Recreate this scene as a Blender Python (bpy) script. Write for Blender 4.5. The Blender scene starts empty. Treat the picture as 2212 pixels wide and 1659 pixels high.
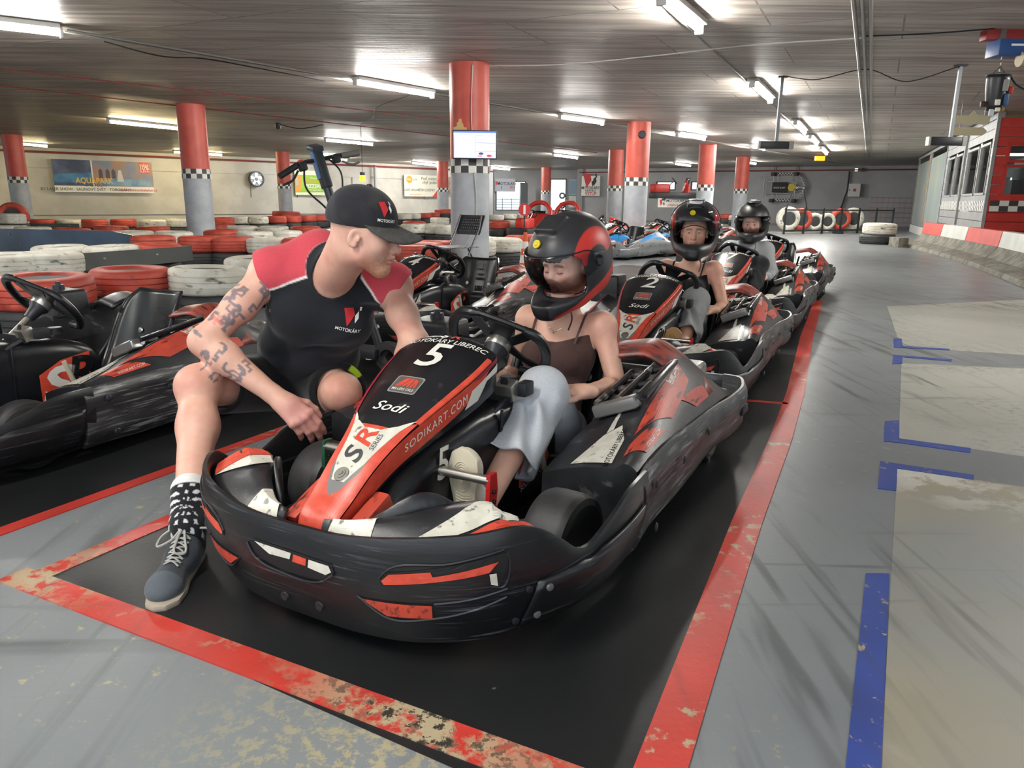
import bpy, bmesh, math, random
import numpy as np
from mathutils import Vector, Matrix, geometry as mgeo
random.seed(7)
SC = bpy.context.scene
COL = SC.collection
R = math.radians
# ---------------------------------------------------------------- camera, world, light, exposure
FPX, IMW, IMH, CAMH = 1600.0, 2212.0, 1659.0, 1.05
PITCH, ROLL = R(13.94), R(0.60)
_f = np.array([0, math.cos(PITCH), -math.sin(PITCH)])
_r0 = np.array([1.0, 0, 0]); _u0 = np.cross(_r0, _f)
_r = _r0*math.cos(ROLL) + _u0*math.sin(ROLL); _u = np.cross(_r, _f)
CAMP = np.array([0, 0, CAMH])
cd = bpy.data.cameras.new('camera'); cam = bpy.data.objects.new('camera', cd); COL.objects.link(cam)
cd.sensor_width = 36; cd.lens = 36*FPX/IMW; cd.clip_start = 0.02; cd.clip_end = 300
cam.matrix_world = Matrix(((_r[0], _u[0], -_f[0], 0), (_r[1], _u[1], -_f[1], 0), (_r[2], _u[2], -_f[2], CAMH), (0, 0, 0, 1)))
SC.camera = cam
SC.view_settings.view_transform = 'Standard'; SC.view_settings.look = 'None'
SC.view_settings.gamma = 1; SC.view_settings.use_curve_mapping = False
SC.view_settings.exposure = 0.22
W = bpy.data.worlds.new('sky'); SC.world = W; W.use_nodes = True
_bg = W.node_tree.nodes['Background']; _bg.inputs[0].default_value = (0.86, 0.93, 1.0, 1); _bg.inputs[1].default_value = 1.7
TUBE_STRENGTH = 205.0
TUBE_WARM = 120.0
def ray(px, py): return _f*FPX + _r*(px-IMW/2) - _u*(py-IMH/2)
def G(px, py, z=0.0):                       # point of height z seen at a photograph pixel
    d = ray(px, py); return CAMP + d*((z-CAMH)/d[2])
def D(px, py, y):                           # point at depth y seen at a photograph pixel
    d = ray(px, py); return CAMP + d*(y/d[1])
# ---------------------------------------------------------------- helpers
def lin(c):
    if isinstance(c, str):
        c = [int(c[i:i+2], 16)/255 for i in (0, 2, 4)]
    return tuple(x/12.92 if x <= 0.04045 else ((x+0.055)/1.055)**2.4 for x in c)
MATS = {}
def mat(name, col, rough=0.5, metal=0.0, noise=None, col2=None, bump=None, coat=0.0, emit=None, stretch=(1, 1, 1), spec=0.5, ramp=(0.4, 0.6), detail=4, rot=0.0, sss=0.0, dirt=None, obj=True, rnoise=0.0):
    if name in MATS: return MATS[name]
    m = bpy.data.materials.new(name); m.use_nodes = True; nt = m.node_tree; n = nt.nodes; L = nt.links
    b = n['Principled BSDF']; b.inputs['Base Color'].default_value = (*lin(col), 1)
    b.inputs['Roughness'].default_value = rough; b.inputs['Metallic'].default_value = metal
    b.inputs['Coat Weight'].default_value = coat; b.inputs['Specular IOR Level'].default_value = spec
    if sss: b.inputs['Subsurface Weight'].default_value = sss; b.inputs['Subsurface Radius'].default_value = (0.012, 0.005, 0.003); b.inputs['Subsurface Scale'].default_value = 1.0
    if emit: b.inputs['Emission Color'].default_value = (*lin(emit[0]), 1); b.inputs['Emission Strength'].default_value = emit[1]
    def coords(st=stretch):
        tc = n.new('ShaderNodeTexCoord'); mp = n.new('ShaderNodeMapping'); mp.inputs['Scale'].default_value = st; mp.inputs['Rotation'].default_value = (0, 0, rot)
        L.new(tc.outputs['Object' if obj else 'Generated'], mp.inputs[0]); return mp.outputs[0]
    if noise and col2:
        t = n.new('ShaderNodeTexNoise'); t.inputs['Scale'].default_value = noise; t.inputs['Detail'].default_value = detail; L.new(coords(), t.inputs[0])
        r = n.new('ShaderNodeMapRange'); r.inputs[1].default_value, r.inputs[2].default_value = ramp; L.new(t.outputs[0], r.inputs[0])
        mx = n.new('ShaderNodeMix'); mx.data_type = 'RGBA'; mx.inputs[6].default_value = (*lin(col), 1); mx.inputs[7].default_value = (*lin(col2), 1)
        L.new(r.outputs[0], mx.inputs[0]); out = mx.outputs[2]
        if dirt:
            t2 = n.new('ShaderNodeTexNoise'); t2.inputs['Scale'].default_value = dirt[0]; t2.inputs['Detail'].default_value = 6; L.new(coords(dirt[3] if len(dirt) > 3 else (1, 1, 1)), t2.inputs[0])
            r2 = n.new('ShaderNodeMapRange'); r2.inputs[1].default_value, r2.inputs[2].default_value = dirt[2]; L.new(t2.outputs[0], r2.inputs[0])
            m2 = n.new('ShaderNodeMix'); m2.data_type = 'RGBA'; L.new(out, m2.inputs[6]); m2.inputs[7].default_value = (*lin(dirt[1]), 1); L.new(r2.outputs[0], m2.inputs[0]); out = m2.outputs[2]
        L.new(out, b.inputs['Base Color'])
        if rnoise:
            r3 = n.new('ShaderNodeMapRange'); r3.inputs[3].default_value = rough-rnoise; r3.inputs[4].default_value = rough+rnoise; L.new(t.outputs[0], r3.inputs[0]); L.new(r3.outputs[0], b.inputs['Roughness'])
    if bump:
        t = n.new('ShaderNodeTexNoise'); t.inputs['Scale'].default_value = bump[0]; t.inputs['Detail'].default_value = 5; L.new(coords(bump[2] if len(bump) > 2 else stretch), t.inputs[0])
        bp = n.new('ShaderNodeBump'); bp.inputs['Strength'].default_value = bump[1]; bp.inputs['Distance'].default_value = 0.01; L.new(t.outputs[0], bp.inputs['Height']); L.new(bp.outputs[0], b.inputs['Normal'])
    MATS[name] = m; return m
def nid(base): return base
def tag(o, label=None, cat=None, group=None, kind=None):
    if label: o['label'] = label
    if cat: o['category'] = cat
    if group: o['group'] = group
    if kind: o['kind'] = kind
    return o
def thing(name, label, cat, loc=(0, 0, 0), rz=0.0, group=None, M=None):
    o = bpy.data.objects.new(name, None); COL.objects.link(o); o.empty_display_size = 0.1
    if M is not None: o.matrix_world = M
    else: o.location = loc; o.rotation_euler = (0, 0, rz)
    return tag(o, label, cat, group)
def link(name, me, parent=None, loc=None):
    o = bpy.data.objects.new(name, me); COL.objects.link(o)
    if parent is not None: o.parent = parent
    if loc is not None: o.location = loc
    return o
class MB:
    def __init__(s): s.v = []; s.f = []; s.m = []
    def add(s, vs, fs, m=0):
        k = len(s.v); s.v += [tuple(map(float, p)) for p in vs]; s.f += [tuple(i+k for i in f) for f in fs]; s.m += [m]*len(fs); return s
    def box(s, c, d, m=0, rot=None, taper=1.0):
        x, y, z = d[0]/2, d[1]/2, d[2]/2; t = taper
        vs = [Vector(p) for p in ((-x, -y, -z), (x, -y, -z), (x, y, -z), (-x, y, -z), (-x*t, -y*t, z), (x*t, -y*t, z), (x*t, y*t, z), (-x*t, y*t, z))]
        if rot is not None: vs = [rot @ p for p in vs]
        return s.add([p+Vector(c) for p in vs], [(3, 2, 1, 0), (4, 5, 6, 7), (0, 1, 5, 4), (1, 2, 6, 5), (2, 3, 7, 6), (3, 0, 4, 7)], m)
    def boxa(s, a, b, m=0): return s.box([(a[i]+b[i])/2 for i in range(3)], [abs(b[i]-a[i]) for i in range(3)], m)
    def tube(s, pts, r, n=8, m=0, caps=True, flat=1.0):
        pts = [Vector(p) for p in pts]; N = len(pts); rr = r if isinstance(r, (list, tuple)) else [r]*N
        vs = []; up = None
        for i, p in enumerate(pts):
            t = (pts[min(i+1, N-1)]-pts[max(i-1, 0)]).normalized()
            if up is None: up = Vector((0, 0, 1)) if abs(t.z) < 0.9 else Vector((1, 0, 0))
            a = t.cross(up).normalized(); b = a.cross(t).normalized(); up = b
            for k in range(n):
                q = 2*math.pi*k/n; vs.append(p+a*(math.cos(q)*rr[i])+b*(math.sin(q)*rr[i]*flat))
        fs = [(i*n+k, i*n+(k+1) % n, (i+1)*n+(k+1) % n, (i+1)*n+k) for i in range(N-1) for k in range(n)]
        if caps: fs += [tuple(range(n-1, -1, -1)), tuple((N-1)*n+k for k in range(n))]
        return s.add(vs, fs, m)
    def lathe(s, prof, n=24, m=0, M=None, close=False, mats=None):
        vs = []; N = len(prof)
        for (r, z) in prof:
            for k in range(n):
                q = 2*math.pi*k/n; p = Vector((r*math.cos(q), r*math.sin(q), z)); vs.append(M @ p if M is not None else p)
        k0 = len(s.v); s.v += [tuple(p) for p in vs]
        for i in range(N if close else N-1):
            j = (i+1) % N
            for k in range(n):
                s.f.append((k0+i*n+k, k0+i*n+(k+1) % n, k0+j*n+(k+1) % n, k0+j*n+k)); s.m.append(mats[i] if mats else m)
        if not close:
            if prof[0][0] > 1e-5: s.f.append(tuple(k0+k for k in range(n-1, -1, -1))); s.m.append(mats[0] if mats else m)
            if prof[-1][0] > 1e-5: s.f.append(tuple(k0+(N-1)*n+k for k in range(n))); s.m.append(mats[-1] if mats else m)
        return s
    def grid(s, fn, nu, nv, m=0, cu=False, mf=None):
        k0 = len(s.v)
        for i in range(nu+(0 if cu else 1)):
            for j in range(nv+1): s.v.append(tuple(map(float, fn(i/nu, j/nv))))
        n = nv+1; NU = nu if cu else nu+1
        for i in range(nu):
            for j in range(nv):
                a = i % NU; b = (i+1) % NU
                s.f.append((k0+a*n+j, k0+b*n+j, k0+b*n+j+1, k0+a*n+j+1)); s.m.append(mf((i+.5)/nu, (j+.5)/nv) if mf else m)
        return s
    def prism(s, poly, h, M=None, m=0, z0=0.0):
        n = len(poly); vs = [Vector((p[0], p[1], z0)) for p in poly]+[Vector((p[0], p[1], z0+h)) for p in poly]
        if M is not None: vs = [M @ p for p in vs]
        fs = [tuple(range(n-1, -1, -1)), tuple(range(n, 2*n))]+[(i, (i+1) % n, n+(i+1) % n, n+i) for i in range(n)]
        return s.add(vs, fs, m)
    def mesh(s, name, mats, angle=35, smooth=True):
        me = bpy.data.meshes.new(name); me.from_pydata(s.v, [], s.f)
        for q in (mats if isinstance(mats, (list, tuple)) else [mats]): me.materials.append(q)
        me.polygons.foreach_set('material_index', s.m)
        if smooth:
            me.polygons.foreach_set('use_smooth', [True]*len(s.f)); me.set_sharp_from_angle(angle=R(angle))
        me.update(); return me
    def build(s, name, mats, parent=None, angle=35, smooth=True, bevel=0.0, fix=False, solid=0.0, seg=2, loc=None):
        me = s.mesh(name, mats, angle, smooth)
        if fix or bevel:
            bm = bmesh.new(); bm.from_mesh(me)
            if fix: bmesh.ops.recalc_face_normals(bm, faces=bm.faces)
            if bevel:
                es = [e for e in bm.edges if len(e.link_faces) == 2 and e.calc_face_angle() > R(30)]
                bmesh.ops.bevel(bm, geom=es, offset=bevel, segments=seg, profile=0.6, affect='EDGES', clamp_overlap=True)
            bm.to_mesh(me); bm.free()
            me.polygons.foreach_set('use_smooth', [smooth]*len(me.polygons))
            if smooth: me.set_sharp_from_angle(angle=R(angle))
        o = link(name, me, parent, loc)
        if solid:
            md = o.modifiers.new('s', 'SOLIDIFY'); md.thickness = solid; md.offset = -1
        return o
_txt = {}
def text2d(body, size=1.0, bold=0.0, shear=0.0, spacing=1.0, align='CENTER'):
    key = (body, bold, shear, spacing, align)
    if key not in _txt:
        c = bpy.data.curves.new('lettering', 'FONT'); c.body = body; c.size = 1.0; c.offset = bold; c.shear = shear; c.space_character = spacing
        c.align_x = align; c.align_y = 'CENTER'; c.resolution_u = 3; c.fill_mode = 'FRONT'
        o = bpy.data.objects.new('lettering', c); me = bpy.data.meshes.new_from_object(o)
        vs = np.array([tuple(v.co) for v in me.vertices]).reshape(-1, 3)[:, :2]; fs = [tuple(p.vertices) for p in me.polygons]
        bpy.data.objects.remove(o); bpy.data.curves.remove(c); bpy.data.meshes.remove(me); _txt[key] = (vs, fs)
    vs, fs = _txt[key]; return vs*size, fs
def poly2d(poly):
    tri = mgeo.tessellate_polygon([[Vector((p[0], p[1], 0)) for p in poly]]); return np.array(poly, float), [tuple(t) for t in tri]
def decal(vs, fs, fn, name, m, parent, maxlen=0.04, both=False):
    """flat figure (2D verts, faces) laid on a surface by fn(x,y)->3D"""
    bm = bmesh.new(); bv = [bm.verts.new((x, y, 0)) for x, y in vs]
    for f in fs:
        try: bm.faces.new([bv[i] for i in f])
        except ValueError: pass
    for _ in range(7):
        es = [e for e in bm.edges if e.calc_length() > maxlen]
        if not es: break
        bmesh.ops.subdivide_edges(bm, edges=es, cuts=1)
        bmesh.ops.triangulate(bm, faces=[f for f in bm.faces if len(f.verts) > 3])
    for v in bm.verts: v.co = Vector(fn(v.co.x, v.co.y))
    me = bpy.data.meshes.new(name); bm.to_mesh(me); bm.free()
    for q in (m if isinstance(m, (list, tuple)) else [m]): me.materials.append(q)
    return link(name, me, parent)
def flatfn(o, ax, ay, off=0.0):
    o = Vector(o); ax = Vector(ax); ay = Vector(ay); n = ax.cross(ay).normalized()*off
    return lambda x, y: o+ax*x+ay*y+n
def copytree(o, parent=None):
    c = o.copy(); COL.objects.link(c)
    if parent is not None: c.parent = parent
    for ch in list(o.children): copytree(ch, c)
    return c
def interp(xs, ys, smooth=True):
    xs = np.array(xs, float); ys = np.array(ys, float)
    if not smooth: return lambda x: float(np.interp(x, xs, ys))
    d = np.gradient(ys, xs)
    def f(x):
        x = min(max(x, xs[0]), xs[-1]); i = int(min(max(np.searchsorted(xs, x)-1, 0), len(xs)-2)); h = xs[i+1]-xs[i]; t = (x-xs[i])/h
        return float((2*t**3-3*t*t+1)*ys[i]+(t**3-2*t*t+t)*h*d[i]+(-2*t**3+3*t*t)*ys[i+1]+(t**3-t*t)*h*d[i+1])
    return f
def smoothpts(P, n=8):
    P = [np.array(p, float) for p in P]; d = [0]
    for a, b in zip(P, P[1:]): d.append(d[-1]+max(np.linalg.norm(b-a), 1e-6))
    fs = [interp(d, [p[k] for p in P]) for k in range(len(P[0]))]
    N = n*(len(P)-1); return [tuple(f(d[-1]*i/N) for f in fs) for i in range(N+1)]
# ---------------------------------------------------------------- implicit surfaces (bodies, clothes, helmets)
class SDF:
    def __init__(s): s.p = []
    def cone(s, a, b, ra, rb, k=0.03, op='+', tagn=0): s.p.append(('c', np.array(a, float), np.array(b, float), ra, rb, k, op)); return s
    def ball(s, c, r, k=0.02, op='+'): return s.cone(c, c, r, r, k, op)
    def ell(s, c, r, rot=None, k=0.02, op='+'):
        s.p.append(('e', np.array(c, float), np.array(r, float), np.eye(3) if rot is None else np.array(rot), 0, k, op)); return s
    def bx(s, c, h, rot=None, rad=0.01, k=0.02, op='+'):
        s.p.append(('b', np.array(c, float), np.array(h, float), np.eye(3) if rot is None else np.array(rot), rad, k, op)); return s
    def fun(s, f, k=0.0, op='-'): s.p.append(('f', f, None, None, 0, k, op)); return s
    @staticmethod
    def one(q, P):
        t = q[0]
        if t == 'c':
            a, b = q[1], q[2]; ab = b-a; l = ab@ab
            if l < 1e-12: return np.linalg.norm(P-a, axis=-1)-q[3]
            h = np.clip(((P-a)@ab)/l, 0, 1); return np.linalg.norm(P-a-h[..., None]*ab, axis=-1)-(q[3]+(q[4]-q[3])*h)
        if t == 'e':
            x = (P-q[1])@q[3]; k0 = np.linalg.norm(x/q[2], axis=-1); k1 = np.linalg.norm(x/q[2]**2, axis=-1)+1e-9
            return k0*(k0-1)/k1
        if t == 'b':
            x = np.abs((P-q[1])@q[3])-q[2]+q[4]; return np.linalg.norm(np.maximum(x, 0), axis=-1)+np.minimum(x.max(-1), 0)-q[4]
        return q[1](P)
    def ev(s, P, idx=None):
        d = np.full(P.shape[:-1], 9.0)
        for i in (range(len(s.p)) if idx is None else idx):
            q = s.p[i]; e = s.one(q, P); k = max(q[5], 1e-6)
            if q[6] == '+':
                h = np.maximum(k-np.abs(d-e), 0)/k; d = np.minimum(d, e)-h*h*k*0.25
            else:
                e = -e if q[6] == '-' else e
                h = np.maximum(k-np.abs(d-e), 0)/k; d = np.maximum(d, e)+h*h*k*0.25
        return d
    def surf(s, h, lo=None, hi=None, B=10):
        if lo is None:
            A = []
            for q in s.p:
                if q[6] != '+' or q[0] == 'f': continue
                rr = max(q[3], q[4]) if q[0] == 'c' else float(np.linalg.norm(q[2]))
                for c in ((q[1], q[2]) if q[0] == 'c' else (q[1],)): A += [c-rr, c+rr]
            lo = np.min(A, 0)-0.02; hi = np.max(A, 0)+0.02
        lo = np.array(lo, float); nb = np.ceil((np.array(hi)-lo)/(h*B)).astype(int)
        bi = np.stack(np.meshgrid(*[np.arange(n) for n in nb], indexing='ij'), -1).reshape(-1, 3)
        cen = lo+(bi+0.5)*h*B; hd = h*B*0.87
        Dm = np.stack([s.one(q, cen) for q in s.p], 1); plus = np.array([q[6] == '+' for q in s.p]); ks = np.array([q[5] for q in s.p])
        d0 = s.ev(cen); keep = np.abs(d0) < hd*1.25+0.01
        bi, Dm = bi[keep], Dm[keep]; dmin = np.where(plus[None], Dm, 9).min(1)
        n1 = np.arange(B+1); loc = np.stack(np.meshgrid(n1, n1, n1, indexing='ij'), -1)
        NN = nb*B+2; cid = lambda I: (I[:, 0]*NN[1]+I[:, 1])*NN[2]+I[:, 2]
        corner = np.array([(i, j, k) for i in (0, 1) for j in (0, 1) for k in (0, 1)]); eds = [(a, b) for a in range(8) for b in range(a+1, 8) if np.abs(corner[a]-corner[b]).sum() == 1]
        VI, VP, QF = [], [], []
        for b, dm, d1 in zip(bi, Dm, dmin):
            idx = [i for i in range(len(s.p)) if (dm[i] < d1+2*hd+ks[i]+0.01 if plus[i] else True)]
            P = lo+(b*B+loc)*h; S = s.ev(P, idx); neg = S < 0
            if neg.all() or not neg.any(): continue
            c8 = [S[i:B+i, j:B+j, k:B+k] for i, j, k in corner]; cnt = sum((c < 0).astype(np.int8) for c in c8)
            act = np.argwhere((cnt > 0) & (cnt < 8))
            if len(act):
                vals = np.stack([c[act[:, 0], act[:, 1], act[:, 2]] for c in c8], 1); acc = np.zeros((len(act), 3)); nn = np.zeros(len(act))
                for a, e in eds:
                    va, ve = vals[:, a], vals[:, e]; x = (va < 0) != (ve < 0); t = np.where(x, va/np.where(x, va-ve, 1), 0)
                    acc += np.where(x[:, None], corner[a]+t[:, None]*(corner[e]-corner[a]), 0); nn += x
                VI.append(cid(b*B+act)); VP.append(lo+(b*B+act+acc/nn[:, None])*h)
            for ax in range(3):
                sl = [slice(0, B)]*3; s2 = list(sl); s2[ax] = slice(1, B+1)
                A = neg[tuple(sl)]; C = neg[tuple(s2)]; e = np.argwhere(A != C)
                if not len(e): continue
                inv = A[e[:, 0], e[:, 1], e[:, 2]]; g = b*B+e; o1, o2 = np.zeros(3, int), np.zeros(3, int); o1[(ax+1) % 3] = 1; o2[(ax+2) % 3] = 1
                q = np.stack([cid(g-o1-o2), cid(g-o2), cid(g), cid(g-o1)], 1); q[~inv] = q[~inv][:, ::-1]; QF.append(q)
        VI = np.concatenate(VI); VP = np.concatenate(VP); QF = np.concatenate(QF); o = np.argsort(VI); VI, VP = VI[o], VP[o]
        qi = np.searchsorted(VI, QF).clip(0, len(VI)-1); ok = (VI[qi] == QF).all(1); return VP, qi[ok]
def npmesh(name, V, Q, mats, parent=None, fmat=None, col=None):
    me = bpy.data.meshes.new(name); me.vertices.add(len(V)); me.vertices.foreach_set('co', V.astype(np.float32).ravel())
    me.loops.add(Q.size); me.loops.foreach_set('vertex_index', Q.astype(np.int32).ravel()); me.polygons.add(len(Q))
    me.polygons.foreach_set('loop_start', np.arange(0, Q.size, 4, dtype=np.int32)); me.update(calc_edges=True)
    me.polygons.foreach_set('use_smooth', np.ones(len(Q), bool))
    for q in (mats if isinstance(mats, (list, tuple)) else [mats]): me.materials.append(q)
    if fmat is not None: me.polygons.foreach_set('material_index', fmat.astype(np.int32))
    if col is not None:
        a = me.color_attributes.new('tint', 'FLOAT_COLOR', 'POINT'); a.data.foreach_set('color', np.concatenate([col, np.ones((len(col), 1))], 1).astype(np.float32).ravel())
    return link(name, me, parent)
def rotm(*axes):                           # columns of a rotation from axis names and degrees
    M = Matrix.Identity(3)
    for a, d in axes: M = M @ Matrix.Rotation(R(d), 3, a)
    return np.array(M)
# ---------------------------------------------------------------- materials of the hall
CEIL = 2.85
ANG = R(25.7)                                # heading of the hall's long axis
UX = Vector((math.sin(ANG), math.cos(ANG), 0)); VX = Vector((math.cos(ANG), -math.sin(ANG), 0))
M_red = mat('column_red', 'CC5A4C', 0.45, noise=3, col2='BE5043')
M_grey = mat('column_grey', 'B4B8BE', 0.5, noise=4, col2='A6AAB0')
M_wall = mat('wall_paint', 'C0BDB4', 0.8, noise=1.2, col2='B2AFA6', dirt=(0.8, 'A39A88', (0.62, 0.9)))
M_wallg = mat('wall_grey', 'A9AAAB', 0.8, noise=0.7, col2='9C9D9F')
M_slot = mat('slot_black', '0A0A0B', 0.6)
M_white = mat('white_print', 'E6E4DC', 0.5); M_black = mat('black_print', '26262A', 0.5)
M_redp = mat('red_print', 'C2272E', 0.5); M_orange = mat('orange_print', 'E8912E', 0.5)
M_steel = mat('steel', 'A8A8A6', 0.3, 1.0); M_dark = mat('dark_steel', '35353A', 0.45, 0.6)
M_plb = mat('black_plastic', '18191B', 0.38, noise=30, col2='202124')
M_tw = mat('tyre_white', 'D9D6CB', 0.6, noise=5, col2='C6C2B4', dirt=(9, '5A5752', (0.58, 0.72), (1, 1, 2.5)))
M_tr = mat('tyre_red', 'C2503F', 0.55, noise=5, col2='AC4032', dirt=(8, '6B3A34', (0.60, 0.8)))
M_tb = mat('tyre_black', '2E2F31', 0.65, noise=7, col2='3A3B3C')
M_conc = mat('concrete', '7D7A70', 0.85, noise=6, col2='5E5C52', bump=(20, 0.3))
M_tube = mat('lamp_glow', 'FFFFFF', 0.4, emit=('FFFDF6', TUBE_STRENGTH)); M_tubew = mat('lamp_glow_warm', 'FFFFFF', 0.4, emit=('FFE9B0', TUBE_WARM))
M_glass = bpy.data.materials.new('window_glass'); M_glass.use_nodes = True
_n = M_glass.node_tree; _n.nodes.clear(); _o = _n.nodes.new('ShaderNodeOutputMaterial'); _mx = _n.nodes.new('ShaderNodeMixShader'); _t = _n.nodes.new('ShaderNodeBsdfTransparent'); _g = _n.nodes.new('ShaderNodeBsdfGlossy'); _fr = _n.nodes.new('ShaderNodeFresnel')
_g.inputs['Roughness'].default_value = 0.02; _t.inputs[0].default_value = (0.92, 0.96, 0.95, 1); _fr.inputs[0].default_value = 1.6
_n.links.new(_fr.outputs[0], _mx.inputs[0]); _n.links.new(_t.outputs[0], _mx.inputs[1]); _n.links.new(_g.outputs[0], _mx.inputs[2]); _n.links.new(_mx.outputs[0], _o.inputs[0])
def nodes_mat(name):
    m = bpy.data.materials.new(name); m.use_nodes = True; return m, m.node_tree.nodes, m.node_tree.links, m.node_tree.nodes['Principled BSDF']
class NT:
    def __init__(s, name): s.m, s.n, s.l, s.b = nodes_mat(name); s.tc = s.n.new('ShaderNodeTexCoord').outputs['Object']
    def mp(s, sc=(1, 1, 1), rz=0.0, loc=(0, 0, 0)):
        q = s.n.new('ShaderNodeMapping'); q.vector_type = 'POINT'; q.inputs['Scale'].default_value = sc; q.inputs['Rotation'].default_value = (0, 0, rz); q.inputs['Location'].default_value = loc; s.l.new(s.tc, q.inputs[0]); return q.outputs[0]
    def noise(s, scale, vec=None, detail=4, rough=0.5, dist=0.0):
        q = s.n.new('ShaderNodeTexNoise'); q.inputs['Scale'].default_value = scale; q.inputs['Detail'].default_value = detail; q.inputs['Roughness'].default_value = rough; q.inputs['Distortion'].default_value = dist; s.l.new(vec or s.tc, q.inputs[0]); return q.outputs[0]
    def rng(s, v, a, b, c=0.0, d=1.0):
        q = s.n.new('ShaderNodeMapRange'); q.inputs[1].default_value = a; q.inputs[2].default_value = b; q.inputs[3].default_value = c; q.inputs[4].default_value = d; s.l.new(v, q.inputs[0]); return q.outputs[0]
    def mul(s, a, b, op='MULTIPLY'):
        q = s.n.new('ShaderNodeMath'); q.operation = op
        for i, x in enumerate((a, b)):
            if isinstance(x, (int, float)): q.inputs[i].default_value = x
            else: s.l.new(x, q.inputs[i])
        return q.outputs[0]
    def mix(s, fac, a, b):
        q = s.n.new('ShaderNodeMix'); q.data_type = 'RGBA'
        for i, x in ((0, fac), (6, a), (7, b)):
            if isinstance(x, str): q.inputs[i].default_value = (*lin(x), 1)
            elif isinstance(x, (int, float)): q.inputs[i].default_value = x
            else: s.l.new(x, q.inputs[i])
        return q.outputs[2]
    def near(s, p, r0, r1):
        q = s.n.new('ShaderNodeVectorMath'); q.operation = 'DISTANCE'; s.l.new(s.tc, q.inputs[0]); q.inputs[1].default_value = tuple(p); return s.rng(q.outputs['Value'], r0, r1, 1.0, 0.0)
    def out(s, col=None, rough=None, bump=None, strength=0.3, dist=0.01):
        if col is not None: s.l.new(col, s.b.inputs['Base Color'])
        if rough is not None:
            if isinstance(rough, (int, float)): s.b.inputs['Roughness'].default_value = rough
            else: s.l.new(rough, s.b.inputs['Roughness'])
        if bump is not None:
            q = s.n.new('ShaderNodeBump'); q.inputs['Strength'].default_value = strength; q.inputs['Distance'].default_value = dist; s.l.new(bump, q.inputs['Height']); s.l.new(q.outputs[0], s.b.inputs['Normal'])
        return s.m
def scuffs(t, amt=1.0):
    s1 = t.rng(t.noise(1.0, t.mp((14, 0.9, 1), R(-14)), 3, 0.5, 0.4), 0.575, 0.69)
    s2 = t.rng(t.noise(1.0, t.mp((0.8, 9, 1), R(20)), 3, 0.5, 0.5), 0.61, 0.72)
    s3 = t.rng(t.noise(1.0, t.mp((11, 1.0, 1), R(38), (3, 7, 0)), 3, 0.5, 0.6), 0.575, 0.69)
    big = t.rng(t.noise(0.55), 0.42, 0.62)
    return t.mul(t.mul(t.mul(s1, s2, 'MAXIMUM'), s3, 'MAXIMUM'), t.mul(big, 0.75*amt))
def floor_material(name, a, b, cream, rough, scuff=1.0, creamr=(0.60, 0.66), fs=22):
    t = NT(name); base = t.mix(t.rng(t.noise(0.8), 0.3, 0.7), a, b)
    flake = t.mul(t.rng(t.noise(fs, None, 6, 0.68), *creamr), t.rng(t.noise(0.9, t.mp((1, 1, 1), 0, (5, 2, 0))), 0.46, 0.60))
    if creamr[0] == 0.60:
        w = t.mul(t.near(G(760, 1640, 0), 0.05, 0.45), t.rng(t.noise(30, None, 6, 0.75), 0.50, 0.56)); flake = t.mul(flake, w, 'MAXIMUM')
    base = t.mix(flake, base, cream); sc = scuffs(t, scuff)
    base = t.mix(sc, base, '3A3B3A')
    return t.out(base, t.rng(t.noise(3), 0.3, 0.7, rough-0.03, rough+0.04), t.noise(55, None, 3), 0.12, 0.004)
M_floor = floor_material('grey_floor_paint', '7C8082', '717578', 'A39878', 0.33, 1.2)
M_mark = floor_material('pale_floor_paint', 'A3A29A', '93928A', '7C7F81', 0.42, 1.2, (0.52, 0.60))
M_mark2 = floor_material('worn_floor_paint', '7F8283', '94886A', 'BDBBB2', 0.5, 1.2, (0.47, 0.54), 4.5)
M_bay = floor_material('black_floor_paint', '151617', '1E1F20', '8A806A', 0.38, 0.0, (0.70, 0.74))
M_bay.node_tree.nodes['Principled BSDF'].inputs['Specular IOR Level'].default_value = 0.5
_t = NT('red_line_paint'); _c = _t.mix(_t.rng(_t.noise(4), 0.35, 0.7), 'BE3A30', 'A8332B'); _c = _t.mix(_t.mul(_t.rng(_t.noise(16, None, 6, 0.65), 0.56, 0.62), _t.rng(_t.noise(1.7, _t.mp((1, 1, 1), 0, (1.3, 4.2, 0))), 0.46, 0.58)), _c, 'A6987A'); _w = _t.mul(_t.near(G(900, 1565, 0), 0.10, 0.42), _t.rng(_t.noise(9, None, 6, 0.7), 0.42, 0.50)); _c = _t.mix(_w, _c, 'A6987A'); _c = _t.mix(_t.mul(_w, _t.rng(_t.noise(34, None, 4, 0.7), 0.50, 0.56)), _c, '35322C')
_w2 = _t.mul(_t.near(G(110, 1240, 0), 0.05, 0.30), _t.rng(_t.noise(12, None, 6, 0.7), 0.46, 0.53)); _c = _t.mix(_w2, _c, 'A6987A'); _c = _t.mix(_t.mul(scuffs(_t), 0.6), _c, '4A2A26'); M_line = _t.out(_c, 0.38, _t.noise(50), 0.15, 0.004)
_t = NT('blue_line_paint'); _c = _t.mix(_t.rng(_t.noise(4), 0.35, 0.7), '253C86', '2D4590'); _c = _t.mix(_t.rng(_t.noise(24, None, 6, 0.7), 0.60, 0.66), _c, 'A6987A'); _c = _t.mix(_t.mul(scuffs(_t), 0.8), _c, '33363A'); M_blue = _t.out(_c, 0.4)
_t = NT('ceiling_concrete'); _v = _t.mp((1, 1, 1), R(25.7)); _bk = _t.n.new('ShaderNodeTexBrick'); _t.l.new(_v, _bk.inputs[0])
for _k, _x in (('Scale', 1.0), ('Mortar Size', 0.010), ('Mortar Smooth', 0.1), ('Brick Width', 2.5), ('Row Height', 1.25)): _bk.inputs[_k].default_value = _x
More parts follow.
